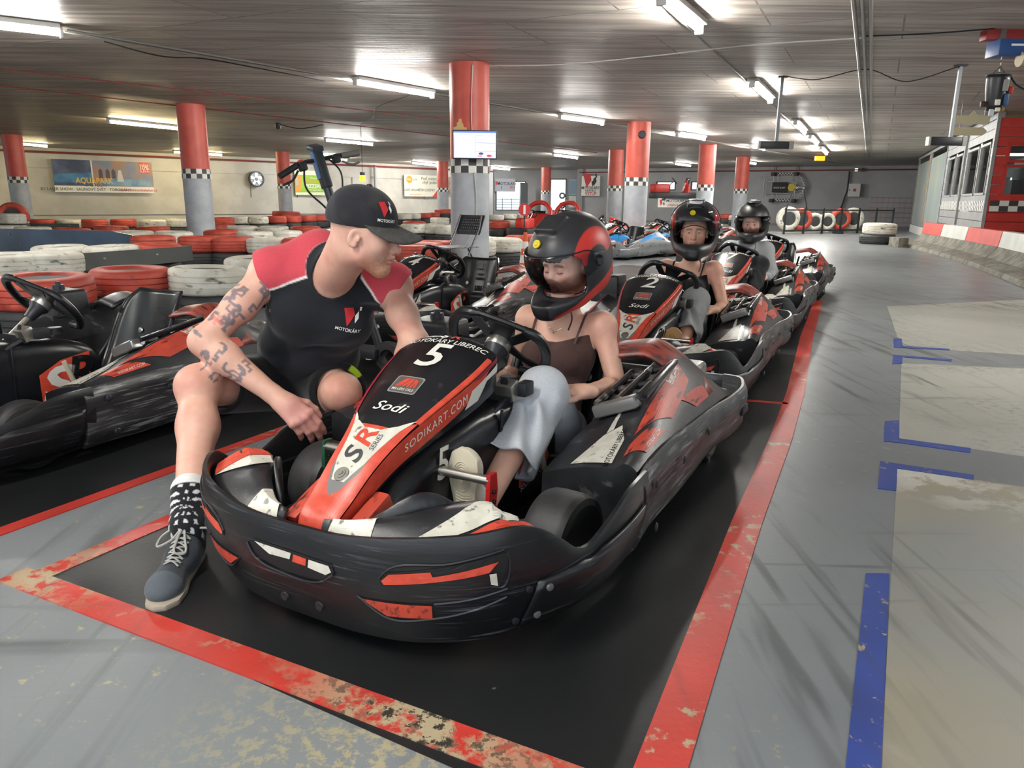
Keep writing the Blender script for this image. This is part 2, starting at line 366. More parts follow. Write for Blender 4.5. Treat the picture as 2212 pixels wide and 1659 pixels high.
_bk.inputs['Color1'].default_value = (*lin('D2C8BE'), 1); _bk.inputs['Color2'].default_value = (*lin('C2BAB1'), 1); _bk.inputs['Mortar'].default_value = (*lin('6A645E'), 1)
_c = _t.mix(_t.rng(_t.noise(1.0, _t.mp((0.35, 7, 1), R(25.7)), 6, 0.65), 0.36, 0.60), _bk.outputs[0], '938A82'); _c = _t.mix(_t.mul(_t.rng(_t.noise(0.9, _t.mp((0.5, 5, 1), R(25.7)), 6, 0.7), 0.60, 0.72), 0.5), _c, 'DDD8D0')
_t.n['Principled BSDF'].inputs['Specular IOR Level'].default_value = 0.35
M_ceil = _t.out(_c, _t.rng(_t.noise(0.6), 0.35, 0.65, 0.42, 0.65), _t.noise(1.0, _t.mp((0.8, 14, 1), R(25.7)), 5), 0.35, 0.02)
# ---------------------------------------------------------------- floor, ceiling, markings
fl = MB().boxa((-30, -1.6, -0.15), (34, 52, 0)).build('floor', M_floor); tag(fl, 'grey painted concrete floor with black tyre scuffs', None, kind='structure')
ce = MB().boxa((-30, -0.9, CEIL), (34, 52, CEIL+0.25)).build('ceiling', M_ceil); tag(ce, 'board-marked grey concrete ceiling', None, kind='structure')
def mark(name, pts, m, z=0.0015, world=False, label=None):
    P = [(G(*p)[:2] if not world else p) for p in pts]
    mb = MB(); n = len(P); mb.v = [(p[0], p[1], z) for p in P]+[(p[0], p[1], -0.02) for p in P]; mb.f = [tuple(range(n))]+[(i, n+i, n+(i+1) % n, (i+1) % n) for i in range(n)]; mb.m = [0]*(n+1)
    o = mb.build(name, m, fl, smooth=False, fix=True)
    if label: o['label'] = label
    return o
def strip(name, line, w, m, z=0.003, side=0.0, label=None):
    L = []; Rr = []
    for i, p in enumerate(line):
        a = Vector(line[max(i-1, 0)]); b = Vector(line[min(i+1, len(line)-1)]); t = (b-a).normalized(); nrm = Vector((-t.y, t.x)); ww = w[i] if isinstance(w, list) else w
        L.append(tuple(Vector(p)+nrm*(ww/2+side))); Rr.append(tuple(Vector(p)-nrm*(ww/2-side)))
    return mark(name, L+Rr[::-1], m, z, True, label)
def g2(*p): return Vector(G(*p)[:2])
cFL = g2(62, 1255); cFR = g2(1300, 1716)
d27 = Vector((math.sin(R(27)), math.cos(R(27))))
leftA = [cFL, cFL+d27*11]
rightA = [g2(1428, 1659)+(g2(1428, 1659)-g2(1500, 1450))*0.6, g2(1500, 1450), g2(1613, 1130), g2(1686, 950), g2(1718, 850), g2(1742, 730), g2(1768, 650)]
mark('bay_paint', [tuple(p) for p in (leftA[0], leftA[1], rightA[-1]+d27*0.8, *rightA[::-1])], M_bay, 0.0015, True, 'black painted kart bay')
strip('red_line', [cFL+(cFL-cFR).normalized()*0.075, cFR+(cFR-cFL).normalized()*0.3], 0.085, M_line, 0.0042, label='red line across the front of the bay')
strip('red_line', rightA, 0.095, M_line, 0.0042, label='red line along the right of the bay')
strip('red_line', [cFL-d27*0.03, leftA[1]], 0.07, M_line, 0.0034)
strip('red_line', [g2(1600, 865), g2(1702, 873)], 0.035, M_line, 0.0042)
lB = g2(0, 1150)
strip('red_line', [lB-d27*1.2, lB+d27*11], 0.06, M_line, 0.0042)
mark('bay_paint', [tuple(p) for p in (lB-d27*1.2, lB+d27*11, lB+d27*11+Vector((-1.5, 0.75)), lB-d27*1.2+Vector((-1.6, 0.8)))], M_bay, 0.0015, True)
mark('parking_box', [(1938, 1012), (2260, 1060), (2560, 1700), (1900, 1700)], M_mark2, 0.0012)
mark('parking_box', [(1947, 785), (2300, 800), (2330, 1003), (1942, 947)], M_mark, 0.0012)
mark('parking_box', [(1916, 662), (2260, 645), (2290, 772), (1946, 750)], M_mark, 0.0012)
mark('blue_mark', [(1870, 1240), (1921, 1240), (1902, 1700), (1822, 1700)], M_blue, 0.003)
mark('blue_mark', [(1901, 997), (2104, 1027), (2103, 1037), (1938, 1013), (1936, 1061), (1896, 1056)], M_blue, 0.003)
mark('blue_mark', [(1911, 911), (1941, 909), (1942, 948), (2097, 969), (2096, 979), (1940, 957), (1909, 954)], M_blue, 0.003)
mark('blue_mark', [(1929, 767), (2057, 777), (2055, 781), (1949, 772), (1949, 786), (1927, 787)], M_blue, 0.003)
mark('blue_mark', [(1930, 732), (1947, 732), (1951, 748), (2052, 754), (2051, 757), (1950, 752), (1931, 751)], M_blue, 0.003)
# ---------------------------------------------------------------- walls with real openings
def wall(name, p0, p1, m, z0=0.0, z1=CEIL, th=0.25, holes=(), label=None):
    p0 = Vector((p0[0], p0[1], 0)); p1 = Vector((p1[0], p1[1], 0)); t = (p1-p0); Ln = t.length; t.normalize(); nrm = Vector((-t.y, t.x, 0))
    if nrm.dot(-p0) > 0: nrm = -nrm           # thickness grows away from the camera side
    ss = sorted({0.0, Ln, *[h[0] for h in holes], *[h[1] for h in holes]}); zs = sorted({z0, z1, *[h[2] for h in holes], *[h[3] for h in holes]})
    mb = MB()
    for a, b in zip(ss, ss[1:]):
        for c, d in zip(zs, zs[1:]):
            s, z = (a+b)/2, (c+d)/2
            if any(h[0] < s < h[1] and h[2] < z < h[3] for h in holes): continue
            q = [p0+t*a, p0+t*b, p0+t*b+nrm*th, p0+t*a+nrm*th]
            mb.add([(*p[:2], c) for p in q]+[(*p[:2], d) for p in q], [(3, 2, 1, 0), (4, 5, 6, 7), (0, 1, 5, 4), (1, 2, 6, 5), (2, 3, 7, 6), (3, 0, 4, 7)])
    o = mb.build(name, m, smooth=False, fix=True); tag(o, label, None, kind='structure'); return o
class Plane:                                  # a vertical plane seen in the photograph: pixel -> (s, z) on it
    def __init__(s, p0, p1): s.p = np.array([p0[0], p0[1], 0.0]); t = np.array([p1[0]-p0[0], p1[1]-p0[1], 0.0]); s.L = np.linalg.norm(t); s.t = t/s.L; s.n = np.array([-s.t[1], s.t[0], 0]); s.n *= (1 if s.n@(-s.p) > 0 else -1)
    def sz(s, px, py):
        d = ray(px, py); k = ((s.p-CAMP)@s.n)/(d@s.n); q = CAMP+d*k; return float((q-s.p)@s.t), float(q[2])
    def pt(s, a, z, off=0.0): return Vector(s.p+s.t*a+s.n*off)+Vector((0, 0, z))
    def fn(s, off): return lambda x, y: s.pt(x, y, off)
PLL = Plane((-24.0, 25.0), (-1.39, 45.5))      # long rear wall on the left
PLR = Plane((3.9, 45.0), (19.2, 36.7))         # rear wall on the right
PLM = Plane((-1.39, 46.9), (3.9, 46.3))        # recessed bay between them
def hole(pl, x0, y0, x1, y1): a = pl.sz(x0, y0); b = pl.sz(x1, y1); return (min(a[0], b[0]), max(a[0], b[0]), min(a[1], b[1]), max(a[1], b[1]))
wall('wall_left', PLL.pt(0, 0), PLL.pt(PLL.L, 0), M_wall, label='pale rear wall on the left behind the tyre barriers')
hM = [hole(PLM, 1071, 391, 1135, 455), hole(PLM, 1189, 386, 1222, 456)]
wall('wall_back', PLM.pt(0, 0), PLM.pt(PLM.L, 0), M_wallg, holes=hM, label='recessed grey rear wall with bright openings')
MB().boxa((-1.55, 45.4, 0), (-1.25, 47.2, CEIL)).build('trim_1', M_wallg)['kind'] = 'structure'
MB().boxa((3.75, 44.8, 0), (4.0, 46.7, CEIL)).build('trim_2', M_wallg)['kind'] = 'structure'
hR = [hole(PLR, 1418, 392, 1459, 411), hole(PLR, 1493, 392, 1512, 411)]
wall('wall_right', PLR.pt(0, 0), PLR.pt(PLR.L, 0), M_wallg, holes=hR, label='grey rear wall carrying the mounted kart')
wall('wall_front', (19.2, 36.7), (22.5, 35.6), mat('wall_blueish', 'C3CCD0', 0.7), holes=[(0.9, 2.4, 0, 2.2)], label='pale wall beside the far exit')
wall('wall_sky_block_right', (2.6, -1.35), (33, -1.35), M_wallg, label='unseen grey wall added behind the camera on the right to block skylight')  # added out of view to cut skylight and give it a direction
wall('wall_sky_block_left', (-30, -1.35), (-9, -1.35), M_wallg, label='unseen grey wall added behind the camera on the left to block skylight')  # also added unseen, narrows the opening that lets the sky in
wall('wall_side', (22.5, 35.6), (24.5, 14.0), M_wallg, holes=[(0.3, 3.6, 0.0, 2.3), (9.0, 20.0, 0.9, 2.4)], label='far side wall behind the booth')
for nm, pl, hs in (('window_1', PLM, hM[0]), ('window_2', PLM, hM[1]), ('window_3', PLR, hR[0]), ('window_4', PLR, hR[1])):
    mb = MB(); a, b, c, d = hs; w = 0.05
    for (s0, s1, z0, z1) in ((a, b, c, c+w), (a, b, d-w, d), (a, a+w, c, d), (b-w, b, c, d)):
        q = [pl.pt(s, z, o) for s in (s0, s1) for z in (z0, z1) for o in (-0.12, 0.02)]; mb.add(q, [(0, 1, 3, 2), (4, 6, 7, 5), (0, 4, 5, 1), (2, 3, 7, 6), (0, 2, 6, 4), (1, 5, 7, 3)])
    o = mb.build(nm, M_dark, smooth=False, fix=True); tag(o, None, None, kind='structure')
    MB().add([pl.pt(s, z, -0.06) for s, z in ((a, c), (b, c), (b, d), (a, d))], [(0, 1, 2, 3)]).build('pane', M_glass, o, smooth=False)
    if nm == 'window_1':
        mb = MB()
        for k in range(6): mb.tube([pl.pt(a, 0.25+0.17*k, -0.5), pl.pt(b, 0.25+0.17*k, -0.5)], 0.018, 6)
        for s in (a+0.35, (a+b)/2, b-0.2): mb.tube([pl.pt(s, 0, -0.5), pl.pt(s, 1.15, -0.5)], 0.025, 6)
        mb.build('railing', mat('railing_blue', '7F9FB4', 0.5), o)
# ledges and grooves of the left wall
for z0, z1, off in ((0.0, 0.25, 0.16), (0.30, 1.04, 0.12), (2.10, 2.16, 0.05)):
    q = [PLL.pt(s, z, o) for s in (1.0, PLL.L-0.3) for z in (z0, z1) for o in (-0.05, off)]
    MB().add(q, [(0, 1, 3, 2), (4, 6, 7, 5), (0, 4, 5, 1), (2, 3, 7, 6), (0, 2, 6, 4), (1, 5, 7, 3)]).build('wall_ledge', M_wall, bpy.data.objects['wall_left'], smooth=False, fix=True)
for px in (540, 640, 760, 915):
    s = PLL.sz(px, 390)[0]; MB().tube([PLL.pt(s, 1.05, 0.03), PLL.pt(s, 2.1, 0.03)], 0.015, 4).build('wall_joint', mat('joint_dark', '7A7870', 0.8), bpy.data.objects['wall_left'])
s = PLL.sz(805, 385)[0]; tag(MB().tube([PLL.pt(s, 0.3, 0.25), PLL.pt(s, 2.75, 0.25)], 0.08, 10).build('drain_pipe', M_wallg), 'grey vertical drain pipe on the pale rear wall', 'pipe')
# ---------------------------------------------------------------- columns
def column(px, py, label, ref=0.275, band=(1.41, 1.60)):
    p = G(px, py, CEIL); r = ref; t = thing('column', label, 'column', (p[0], p[1], 0), group='red and grey concrete columns')
    MB().lathe([(r, 0), (r, band[0])], 40).build('shaft', M_grey, t)
    MB().lathe([(r, band[1]), (r, CEIL)], 40).build('painted_top', M_red, t)
    mb = MB(); zs = [band[0], sum(band)/2, band[1]]
    mb.grid(lambda u, v: ((r+0.004)*math.cos(2*math.pi*u), (r+0.004)*math.sin(2*math.pi*u), band[0]+(band[1]-band[0])*v), 48, 2, cu=True, mf=lambda u, v: (int(u*16)+int(v*2)) % 2)
    mb.build('check_band', [M_white, mat('check_dark', '3C3C40', 0.5)], t); return t
cC = column(1014, 139, 'tall red and grey column carrying the monitor')
column(411, 226, 'nearest left column rising from the red and white tyres')
column(25, 291, 'red and grey column at the far left edge')
column(610, 328, 'red and grey column beside the green pizza banner')
column(956, 349, 'red and grey column half hidden behind the monitor column')
column(1180, 362, 'distant red and grey column in front of the bright exit')
column(1332, 324, 'red and grey column just left of the loudspeaker column')
c4 = column(1381, 264, 'bright red and grey column with a small round loudspeaker')
column(1530, 312, 'red and grey column behind the girl in kart two')
column(1606, 339, 'farthest red and grey column left of the wall kart')
MB().lathe([(0.0, 0.02), (0.07, 0.02), (0.09, 0), (0.09, -0.06), (0, -0.06)], 16, M=Matrix.Translation((0.03, -0.31, 2.55)) @ Matrix.Rotation(R(90), 4, 'X')).build('loudspeaker', M_dark, c4)
mb = MB(); mb.tube(smoothpts([(0.06, -0.285, 2.8), (0.04, -0.29, 2.2), (0.06, -0.285, 1.72)]), 0.008, 6); mb.tube(smoothpts([(0.08, -0.29, 1.42), (0.11, -0.285, 1.0), (0.10, -0.29, 0.78), (0.02, -0.3, 0.55), (-0.06, -0.31, 0.42)]), 0.007, 6); mb.box((0.11, -0.285, 0.80), (0.04, 0.03, 0.05)); mb.build('cable', mat('cable_white', 'C8C6C0', 0.5), cC)
# ---------------------------------------------------------------- ceiling lamps, pipes, cables
ORD = ['first', 'second', 'third', 'fourth', 'fifth', 'sixth', 'seventh', 'eighth', 'ninth', 'tenth', 'eleventh', 'twelfth', 'thirteenth', 'fourteenth', 'fifteenth', 'sixteenth', 'seventeenth', 'eighteenth', 'nineteenth', 'twentieth', 'twenty-first', 'twenty-second']
def lamp(a, b, label, m=None, w=0.10):
    a = Vector(a); b = Vector(b); c = (a+b)/2; t = (b-a); L_ = t.length; t.normalize(); rz = math.atan2(t.y, t.x)
    o = thing('tube_light', label, 'lamp', (c.x, c.y, CEIL), rz, 'fluorescent tube lights on the ceiling')
    MB().box((0, 0, -0.03), (L_*1.0, w*1.7, 0.05)).build('housing', mat('lamp_housing', 'D8D8D4', 0.4), o, bevel=0.006)
    mb = MB(); h = w*0.38; mb.tube([(-L_/2, 0, -0.082), (L_/2, 0, -0.082)], h, 12)
    for s in (-1, 1): MB().box((s*(L_/2+0.01), 0, -0.085), (0.03, w*0.9, 0.11)).build('end_cap', mat('lamp_housing', 'D8D8D4', 0.4), o, bevel=0.01)
    mb.build('diffuser', m or M_tube, o); return o
def lampx(x0, y0, x1, y1, label, m=None, w=0.10, k=1.0): a, b = G(x0, y0, 2.76)*k, G(x1, y1, 2.76)*k; return lamp((a[0], a[1], CEIL), (b[0], b[1], CEIL), label, m, w)
for i, q in enumerate([(-60, 50, 130, 72), (768, 178, 933, 206), (1210, 253, 1301, 266), (1463, 291, 1521, 300), (1622, 317, 1650, 322)]):
    lampx(*q, label='tube light, %s from the left in the diagonal row meeting the monitor column' % ORD[i])
for i, q in enumerate([(1430, 0, 1510, 63), (1625, 182, 1664, 217), (1718, 265, 1738, 285), (1750, 296, 1764, 311), (1773, 320, 1785, 332)]):
    lampx(*q, label='tube light, %s from the near end in the row above the kart lane' % ORD[i])
for q, lb in (((235, 263, 392, 279), 'warm yellow tube light just left of the nearest left column'), ((40, 311, 100, 316), 'warm yellow tube light beside the far left column'), ((375, 329, 478, 335), 'small warm tube light behind the nearest left column')): lampx(*q, label=lb, m=M_tubew)
for q, lb in (((703, 303, 803, 312), 'tube light above the scooter handlebar'), ((695, 346, 748, 351), 'far tube light directly behind the scooter handlebar'), ((890, 357, 942, 362), 'far tube light left of the half hidden column'), ((1060, 367, 1100, 370), 'far tube light right of the monitor column'), ((1195, 341, 1246, 347), 'tube light above the bright exit'), ((1457, 359, 1490, 363), 'small far tube light left of the banner column'), ((1615, 357, 1631, 359), 'tiny far tube light beside the farthest column')): lampx(*q, label=lb, k=.94 if 'far' in lb or 'exit' in lb else 1.0)
# lamps of the same rows that carry on over and behind the camera (outside the frame)
for i, (x, y) in enumerate([(-8.3, 6.3), (-1.6, 0.6), (4.6, 4.6), (8.6, 8.0), (-5.6, 3.0)]):
    t = UX*0.75; lamp(Vector((x, y, 2.76))-t, Vector((x, y, 2.76))+t, 'tube light overhead outside the picture, %s of its row' % ORD[i])
def pipe(name, label, pts, r, m, cat='pipe', n=6): o = MB().tube(pts, r, n).build(name, m); return tag(o, label, cat)
M_pipe = mat('pipe_grey', '9A9892', 0.4, 0.3); M_cab = mat('cable_black', '1C1C1E', 0.5)
p0, p1 = Vector(G(1862, 0, 2.8)), Vector(G(1878, 342, 2.8)); dd = (p1-p0).normalized(); p0 = p0-dd*5
for i, (o, lb) in enumerate(((-0.07, 'left of three grey pipes running along the ceiling'), (0.0, 'middle of three grey pipes running along the ceiling'), (0.07, 'right of three grey pipes running along the ceiling'))):
    s = VX*o; pipe('ceiling_pipe', lb, [p0+s, p1+s], 0.022, M_pipe)
MB().tube([p0, p1], 0.001, 4) if False else None
a, b = Vector(G(140, 69, 2.82)), Vector(G(1800, 352, 2.82))
pipe('conduit', 'grey conduit running beside the diagonal row of lamps', [a, b], 0.014, M_pipe)
off = Vector((0.09, -0.1, 0)); pipe('conduit', 'second thin conduit beside the diagonal row of lamps', [a+off, b+off], 0.012, M_pipe)
pipe('conduit', 'conduit behind the lamps above the kart lane', [Vector(G(1400, -20, 2.83)), Vector(G(1795, 345, 2.83))], 0.013, M_pipe)
M_rp = mat('pipe_red', '7E3A36', 0.5)
pipe('ceiling_pipe', 'thin red pipe crossing the ceiling at left', [Vector(G(-20, 183, 2.83)), Vector(G(1290, 330, 2.83))], 0.012, M_rp)
pipe('ceiling_pipe', 'thin red pipe nearest the camera crossing the ceiling', [Vector(G(-20, 147, 2.83)), Vector(G(1000, 262, 2.83))], 0.010, M_rp)
pipe('ceiling_pipe', 'dark red pipe where wall meets ceiling', [PLL.pt(0, 2.68, 0.3), PLL.pt(PLL.L, 2.68, 0.3)], 0.04, M_rp)
pipe('ceiling_pipe', 'rust coloured pipe above the wall kart', [PLR.pt(0, 2.66, 0.2), PLR.pt(PLR.L, 2.66, 0.2)], 0.035, M_rp)
pipe('cable', 'pale cable stretched from the monitor column across the ceiling', smoothpts([G(1058, 142, 2.84), G(1200, 140, 2.80), G(1400, 122, 2.83), G(1640, 96, 2.79), G(1870, 82, 2.83)]), 0.008, mat('cable_white', 'C8C6C0', 0.5), 'cable')
pipe('cable', 'black cable stretched over the grey pipes to the winch', smoothpts([G(1870, 78, 2.82), G(2000, 73, 2.80), G(2148, 62, 2.82)]), 0.008, M_cab, 'cable')
pipe('cable', 'thin black cable sagging between the two hanging bars', smoothpts([G(1692, 164, 2.82), G(1760, 172, 2.72), G(1868, 150, 2.82), G(1960, 176, 2.70), G(2074, 143, 2.82)]), 0.007, M_cab, 'cable')
pipe('cable', 'black cable drooping along the diagonal conduit', smoothpts([G(225, 90, 2.82), G(330, 118, 2.72), G(450, 128, 2.82), G(560, 148, 2.78), G(700, 175, 2.82)]), 0.009, M_cab, 'cable')
pipe('cable', 'thin wire hanging down to the orange beacon', [Vector(G(779, 268, 2.83)), Vector(D(783, 372, 15.5))], 0.005, M_cab, 'cable')
pipe('cable', 'crooked wire across the ceiling above the beacon', smoothpts([G(779, 268, 2.83), G(805, 255, 2.8), G(817, 230, 2.82), G(880, 208, 2.83)]), 0.006, M_cab, 'cable')
# orange beacon hanging over the man's head
q = D(783, 382, 15.5); b = thing('beacon_lamp', 'small orange beacon lamp hanging from a wire above the black cap', 'lamp', q)
MB().lathe([(0.0, 0.09), (0.05, 0.09), (0.05, 0.03), (0, 0.03)], 14).build('cap', M_dark, b); MB().lathe([(0, 0.03), (0.055, 0.03), (0.06, -0.08), (0, -0.08)], 14).build('lens', mat('amber', 'F08A1E', 0.3, emit=('FF9A20', 2.5)), b)
# small dark camera on the ceiling
q = G(600, 266, 2.84); b = thing('ceiling_camera', 'small dark dome camera under the ceiling right of the nearest left column', 'camera', q); MB().lathe([(0, 0), (0.07, 0), (0.08, -0.06), (0.05, -0.13), (0, -0.14)], 16).build('dome', M_dark, b); MB().tube(smoothpts([(0.05, 0, -0.03), (0.5, 0, -0.12), (1.1, 0.1, -0.02)]), 0.01, 5).build('cable', M_cab, b)
# ---------------------------------------------------------------- signs and banners
def signboard(name, label, pl, quad, m, cat='sign', th=0.02, off=0.22):
    sz = [pl.sz(*q) for q in quad]; x0 = min(s[0] for s in sz); x1 = max(s[0] for s in sz); z0 = (sz[2][1]+sz[3][1])/2; z1 = (sz[0][1]+sz[1][1])/2
    # s may run leftwards in the picture: local frame always left-to-right
    t = Vector(pl.t); o = pl.pt(x0, z0, off)
    if t.cross(Vector((0, 0, 1))).dot(Vector(pl.n)) < 0: pass
    n = Vector(pl.n); ex = t; ey = Vector((0, 0, 1))
    M = Matrix((( *ex, 0), (*ey, 0), (*n, 0), (0, 0, 0, 1))).transposed(); M.translation = o
    b = thing(name, label, cat, M=M); w, h = x1-x0, z1-z0
    MB().boxa((0, 0, -th), (w, h, 0)).build('board', m, b, smooth=False)
    return b, w, h
def put(b, poly, m, z=0.006, name='print'):
    vs, fs = poly2d(poly); return decal(vs, fs, lambda x, y: (x, y, z), name, m, b, 9)
def write(b, s, x, y, size, m, bold=0.0, shear=0.0, z=0.012, sp=1.0, align='CENTER', sx=1.0):
    vs, fs = text2d(s, size, bold, shear, sp, align); vs = vs*np.array([sx, 1.0]); return decal(vs+np.array([x, y]), fs, lambda a, c: (a, c, z), 'lettering', m, b, 9)
def logo(b, x, y, s, z=0.012, dark=None):
    put(b, [(x-0.5*s, y+0.45*s), (x+0.02*s, y+0.48*s), (x+0.12*s, y+0.05*s), (x-0.22*s, y-0.45*s)], M_redp, z, 'emblem')
    for p in ([(x+0.24*s, y+0.12*s), (x+0.42*s, y+0.28*s), (x+0.5*s, y-0.02*s), (x+0.34*s, y-0.28*s)], [(x+0.36*s, y+0.48*s), (x+0.50*s, y+0.42*s), (x+0.52*s, y+0.2*s), (x+0.44*s, y+0.22*s)], [(x+0.12*s, y-0.05*s), (x+0.26*s, y+0.04*s), (x+0.34*s, y-0.22*s), (x+0.2*s, y-0.36*s)]): put(b, p, dark or M_black, z, 'emblem')
b, w, h = signboard('banner', 'wide colourful water park banner on the pale wall at left', PLL, [(107, 343), (323, 352), (330, 417), (118, 415)], M_white, 'banner')
put(b, [(0, h*0.2), (w*0.37, h*0.2), (w*0.37, h), (0, h)], mat('print_navy', '2A3550', 0.5, noise=1.4, col2='4A5A78')); put(b, [(0.02, h*0.3), (w*0.37, h*0.3), (w*0.37, h*0.62), (0.02, h*0.55)], mat('print_blue', '3E7FA6', 0.5, noise=2, col2='2F5F90'), 0.008)
put(b, [(w*0.385, h*0.2), (w, h*0.2), (w, h), (w*0.385, h)], mat('print_brown', 'A87B5A', 0.5, noise=1.2, col2='6E7E98')); put(b, [(w*0.45, h*0.22), (w, h*0.22), (w*0.96, h*0.42), (w*0.6, h*0.45), (w*0.45, h*0.4)], mat('print_pool', '5580A8', 0.5, noise=2, col2='7FA0BA'), 0.008)
put(b, [(w*0.62, h*0.35), (w*0.69, h*0.35), (w*0.67, h*0.72), (w*0.64, h*0.72)], mat('print_spray', 'C9C7C0', 0.5), 0.009)
for xx in (0.44, 0.51, 0.57): put(b, [(w*xx, h*0.45), (w*(xx+0.04), h*0.45), (w*(xx+0.04), h*0.68), (w*(xx+0.02), h*0.76), (w*xx, h*0.68)], mat('print_dark', '4B4048', 0.5), 0.009)
put(b, [(w*0.865, h*0.64), (w*0.965, h*0.64), (w*0.965, h), (w*0.865, h)], mat('print_redtag', 'C8433A', 0.5), 0.009)
write(b, 'online', w*0.915, h*0.91, 0.14, M_white); write(b, '10%', w*0.915, h*0.81, 0.22, M_white, 0.01); write(b, 'SLEVA', w*0.915, h*0.70, 0.13, M_white)
write(b, 'AQUAPARK', w*0.39, h*0.36, 0.32, mat('print_gold', 'E3B84A', 0.5), 0.015, 0, 0.016, sx=0.8); write(b, 'BABYLON', w*0.40, h*0.235, 0.2, mat('print_greyblue', '59626E', 0.5), 0.01, z=0.016, sx=0.9)
write(b, '3D LASER SHOW \u00b7 SAUNOV\u00dd SV\u011aT \u00b7 TOBOG\u00c1NY', w*0.31, h*0.09, 0.15, M_black, 0.004); write(b, 'www.centrumbabylon.cz', w*0.83, h*0.09, 0.15, M_redp, 0.004)
b, w, h = signboard('banner', 'lime green pizza delivery banner beside a red column', PLL, [(634, 366), (699, 372), (698, 422), (634, 421)], mat('print_lime', '8DB834', 0.5), 'banner')
put(b, [(0, h*0.82), (w, h*0.82), (w, h), (0, h)], mat('print_pale', 'D8DDBE', 0.5)); put(b, [(0, 0), (w, 0), (w, h*0.13), (0, h*0.1)], mat('print_pale', 'D8DDBE', 0.5)); put(b, [(0, h*0.15), (w*0.16, h*0.15), (w*0.22, h*0.8), (0, h*0.8)], M_orange, 0.008); put(b, [(w*0.02, h*0.4), (w*0.12, h*0.4), (w*0.1, h*0.7), (w*0.02, h*0.7)], mat('print_greyfood', 'B0A8A0', 0.5), 0.01)
write(b, 'PIZZERIE', w*0.6, h*0.36, 0.26, M_white, 0.012, sx=0.9); write(b, '607 150 352', w*0.6, h*0.56, 0.16, M_orange, 0.008); write(b, 'Rozvoz', w*0.6, h*0.7, 0.12, M_white)
write(b, 'rozvoz nejen pizzy', w*0.58, h*0.22, 0.11, M_white)
b, w, h = signboard('banner', 'cream boat and scooter hire banner with orange sun disc', PLL, [(868, 376), (943, 381), (945, 425), (869, 424)], mat('print_cream', 'D9D6C6', 0.5), 'banner')
put(b, [(w*0.14+0.2*math.cos(k*0.4), h*0.78+0.2*math.sin(k*0.4)) for k in range(16)], M_orange); write(b, 'SUN', w*0.13, h*0.78, 0.13, M_white, 0.004, z=0.016); write(b, 'DISK', w*0.30, h*0.78, 0.14, mat('print_greyblue', '59626E', 0.5), 0.004)
write(b, 'Pus\u0165 volant,', w*0.70, h*0.84, 0.23, M_black); write(b, 'chy\u0165 p\u00e1dlo!', w*0.72, h*0.66, 0.23, M_black); write(b, 'LOD\u011a | KOLOB\u011a\u017dKY | Z\u00c1\u017dITKY', w*0.42, h*0.30, 0.17, M_black, 0.006, sx=0.85); write(b, 'www.sundisk.cz', w*0.3, h*0.1, 0.12, M_orange); put(b, [(w*0.78, 0), (w, 0), (w, h*0.55), (w*0.9, h*0.25)], mat('print_redtag', 'C8433A', 0.5), 0.008)
b, w, h = signboard('banner', 'narrow colourful banner right of the cream hire banner', PLL, [(946, 382), (972, 383), (973, 426), (947, 425)], mat('print_slate', '4A5A70', 0.5, noise=3, col2='A87848'), 'banner')
write(b, 'ZA', w*0.5, h*0.1, 0.16, M_white)
b, w, h = signboard('sign', 'grey arrow sign with logo over the window bars', PLM, [(1071, 386), (1114, 386), (1114, 414), (1071, 414)], mat('sign_grey', 'A8ACB6', 0.5), 'sign', off=0.3)
logo(b, w*0.12, h*0.62, 0.26); write(b, 'MOTOK\u00c1RY', w*0.6, h*0.6, 0.24, M_black, 0.012, sx=0.85)
for k in range(4): put(b, [(w*(0.74+k*0.065), h*0.24), (w*(0.765+k*0.065), h*0.24), (w*(0.79+k*0.065), h*0.33), (w*(0.765+k*0.065), h*0.42), (w*(0.74+k*0.065), h*0.42), (w*(0.765+k*0.065), h*0.33)], M_redp, 0.012)
put(b, [(w*0.3, h*0.2), (w*0.33, h*0.2), (w*0.35, h*0.42), (w*0.32, h*0.42)], M_black, 0.012)
b, w, h = signboard('sign', 'white entrance sign with red diamond on the grey wall', PLR, [(1260, 380), (1299, 380), (1298, 423), (1259, 423)], M_white, 'sign')
logo(b, w*0.45, h*0.74, w*0.75); write(b, 'MOTOK\u00c1RY', w*0.5, h*0.39, 0.24, M_black, 0.012, sx=0.85); write(b, '4.PATRO', w*0.5, h*0.245, 0.17, M_black, 0.01); write(b, 'VSTUP', w*0.52, h*0.1, 0.25, M_redp, 0.012)
# poster frames by the exit and a helmet-like wall clock panel
b, w, h = signboard('notice_board', 'pale blue notice panel beside the bright exit', PLM, [(1229, 387), (1246, 387), (1246, 422), (1229, 422)], mat('panel_blue', '9FB8C8', 0.4), 'sign'); put(b, [(w*.1, h*.1), (w*.9, h*.1), (w*.9, h*.9), (w*.1, h*.9)], mat('panel_blue2', '86A2B6', 0.3))
b, w, h = signboard('notice_board', 'white notice with a black fire bell on it by the exit', PLM, [(1229, 423), (1244, 423), (1244, 448), (1229, 448)], M_white, 'sign'); MB().lathe([(0, 0.06), (0.1, 0.05), (0.12, 0), (0, 0)], 14).build('bell', M_dark, b, loc=(w*0.6, h*0.4, 0.01))
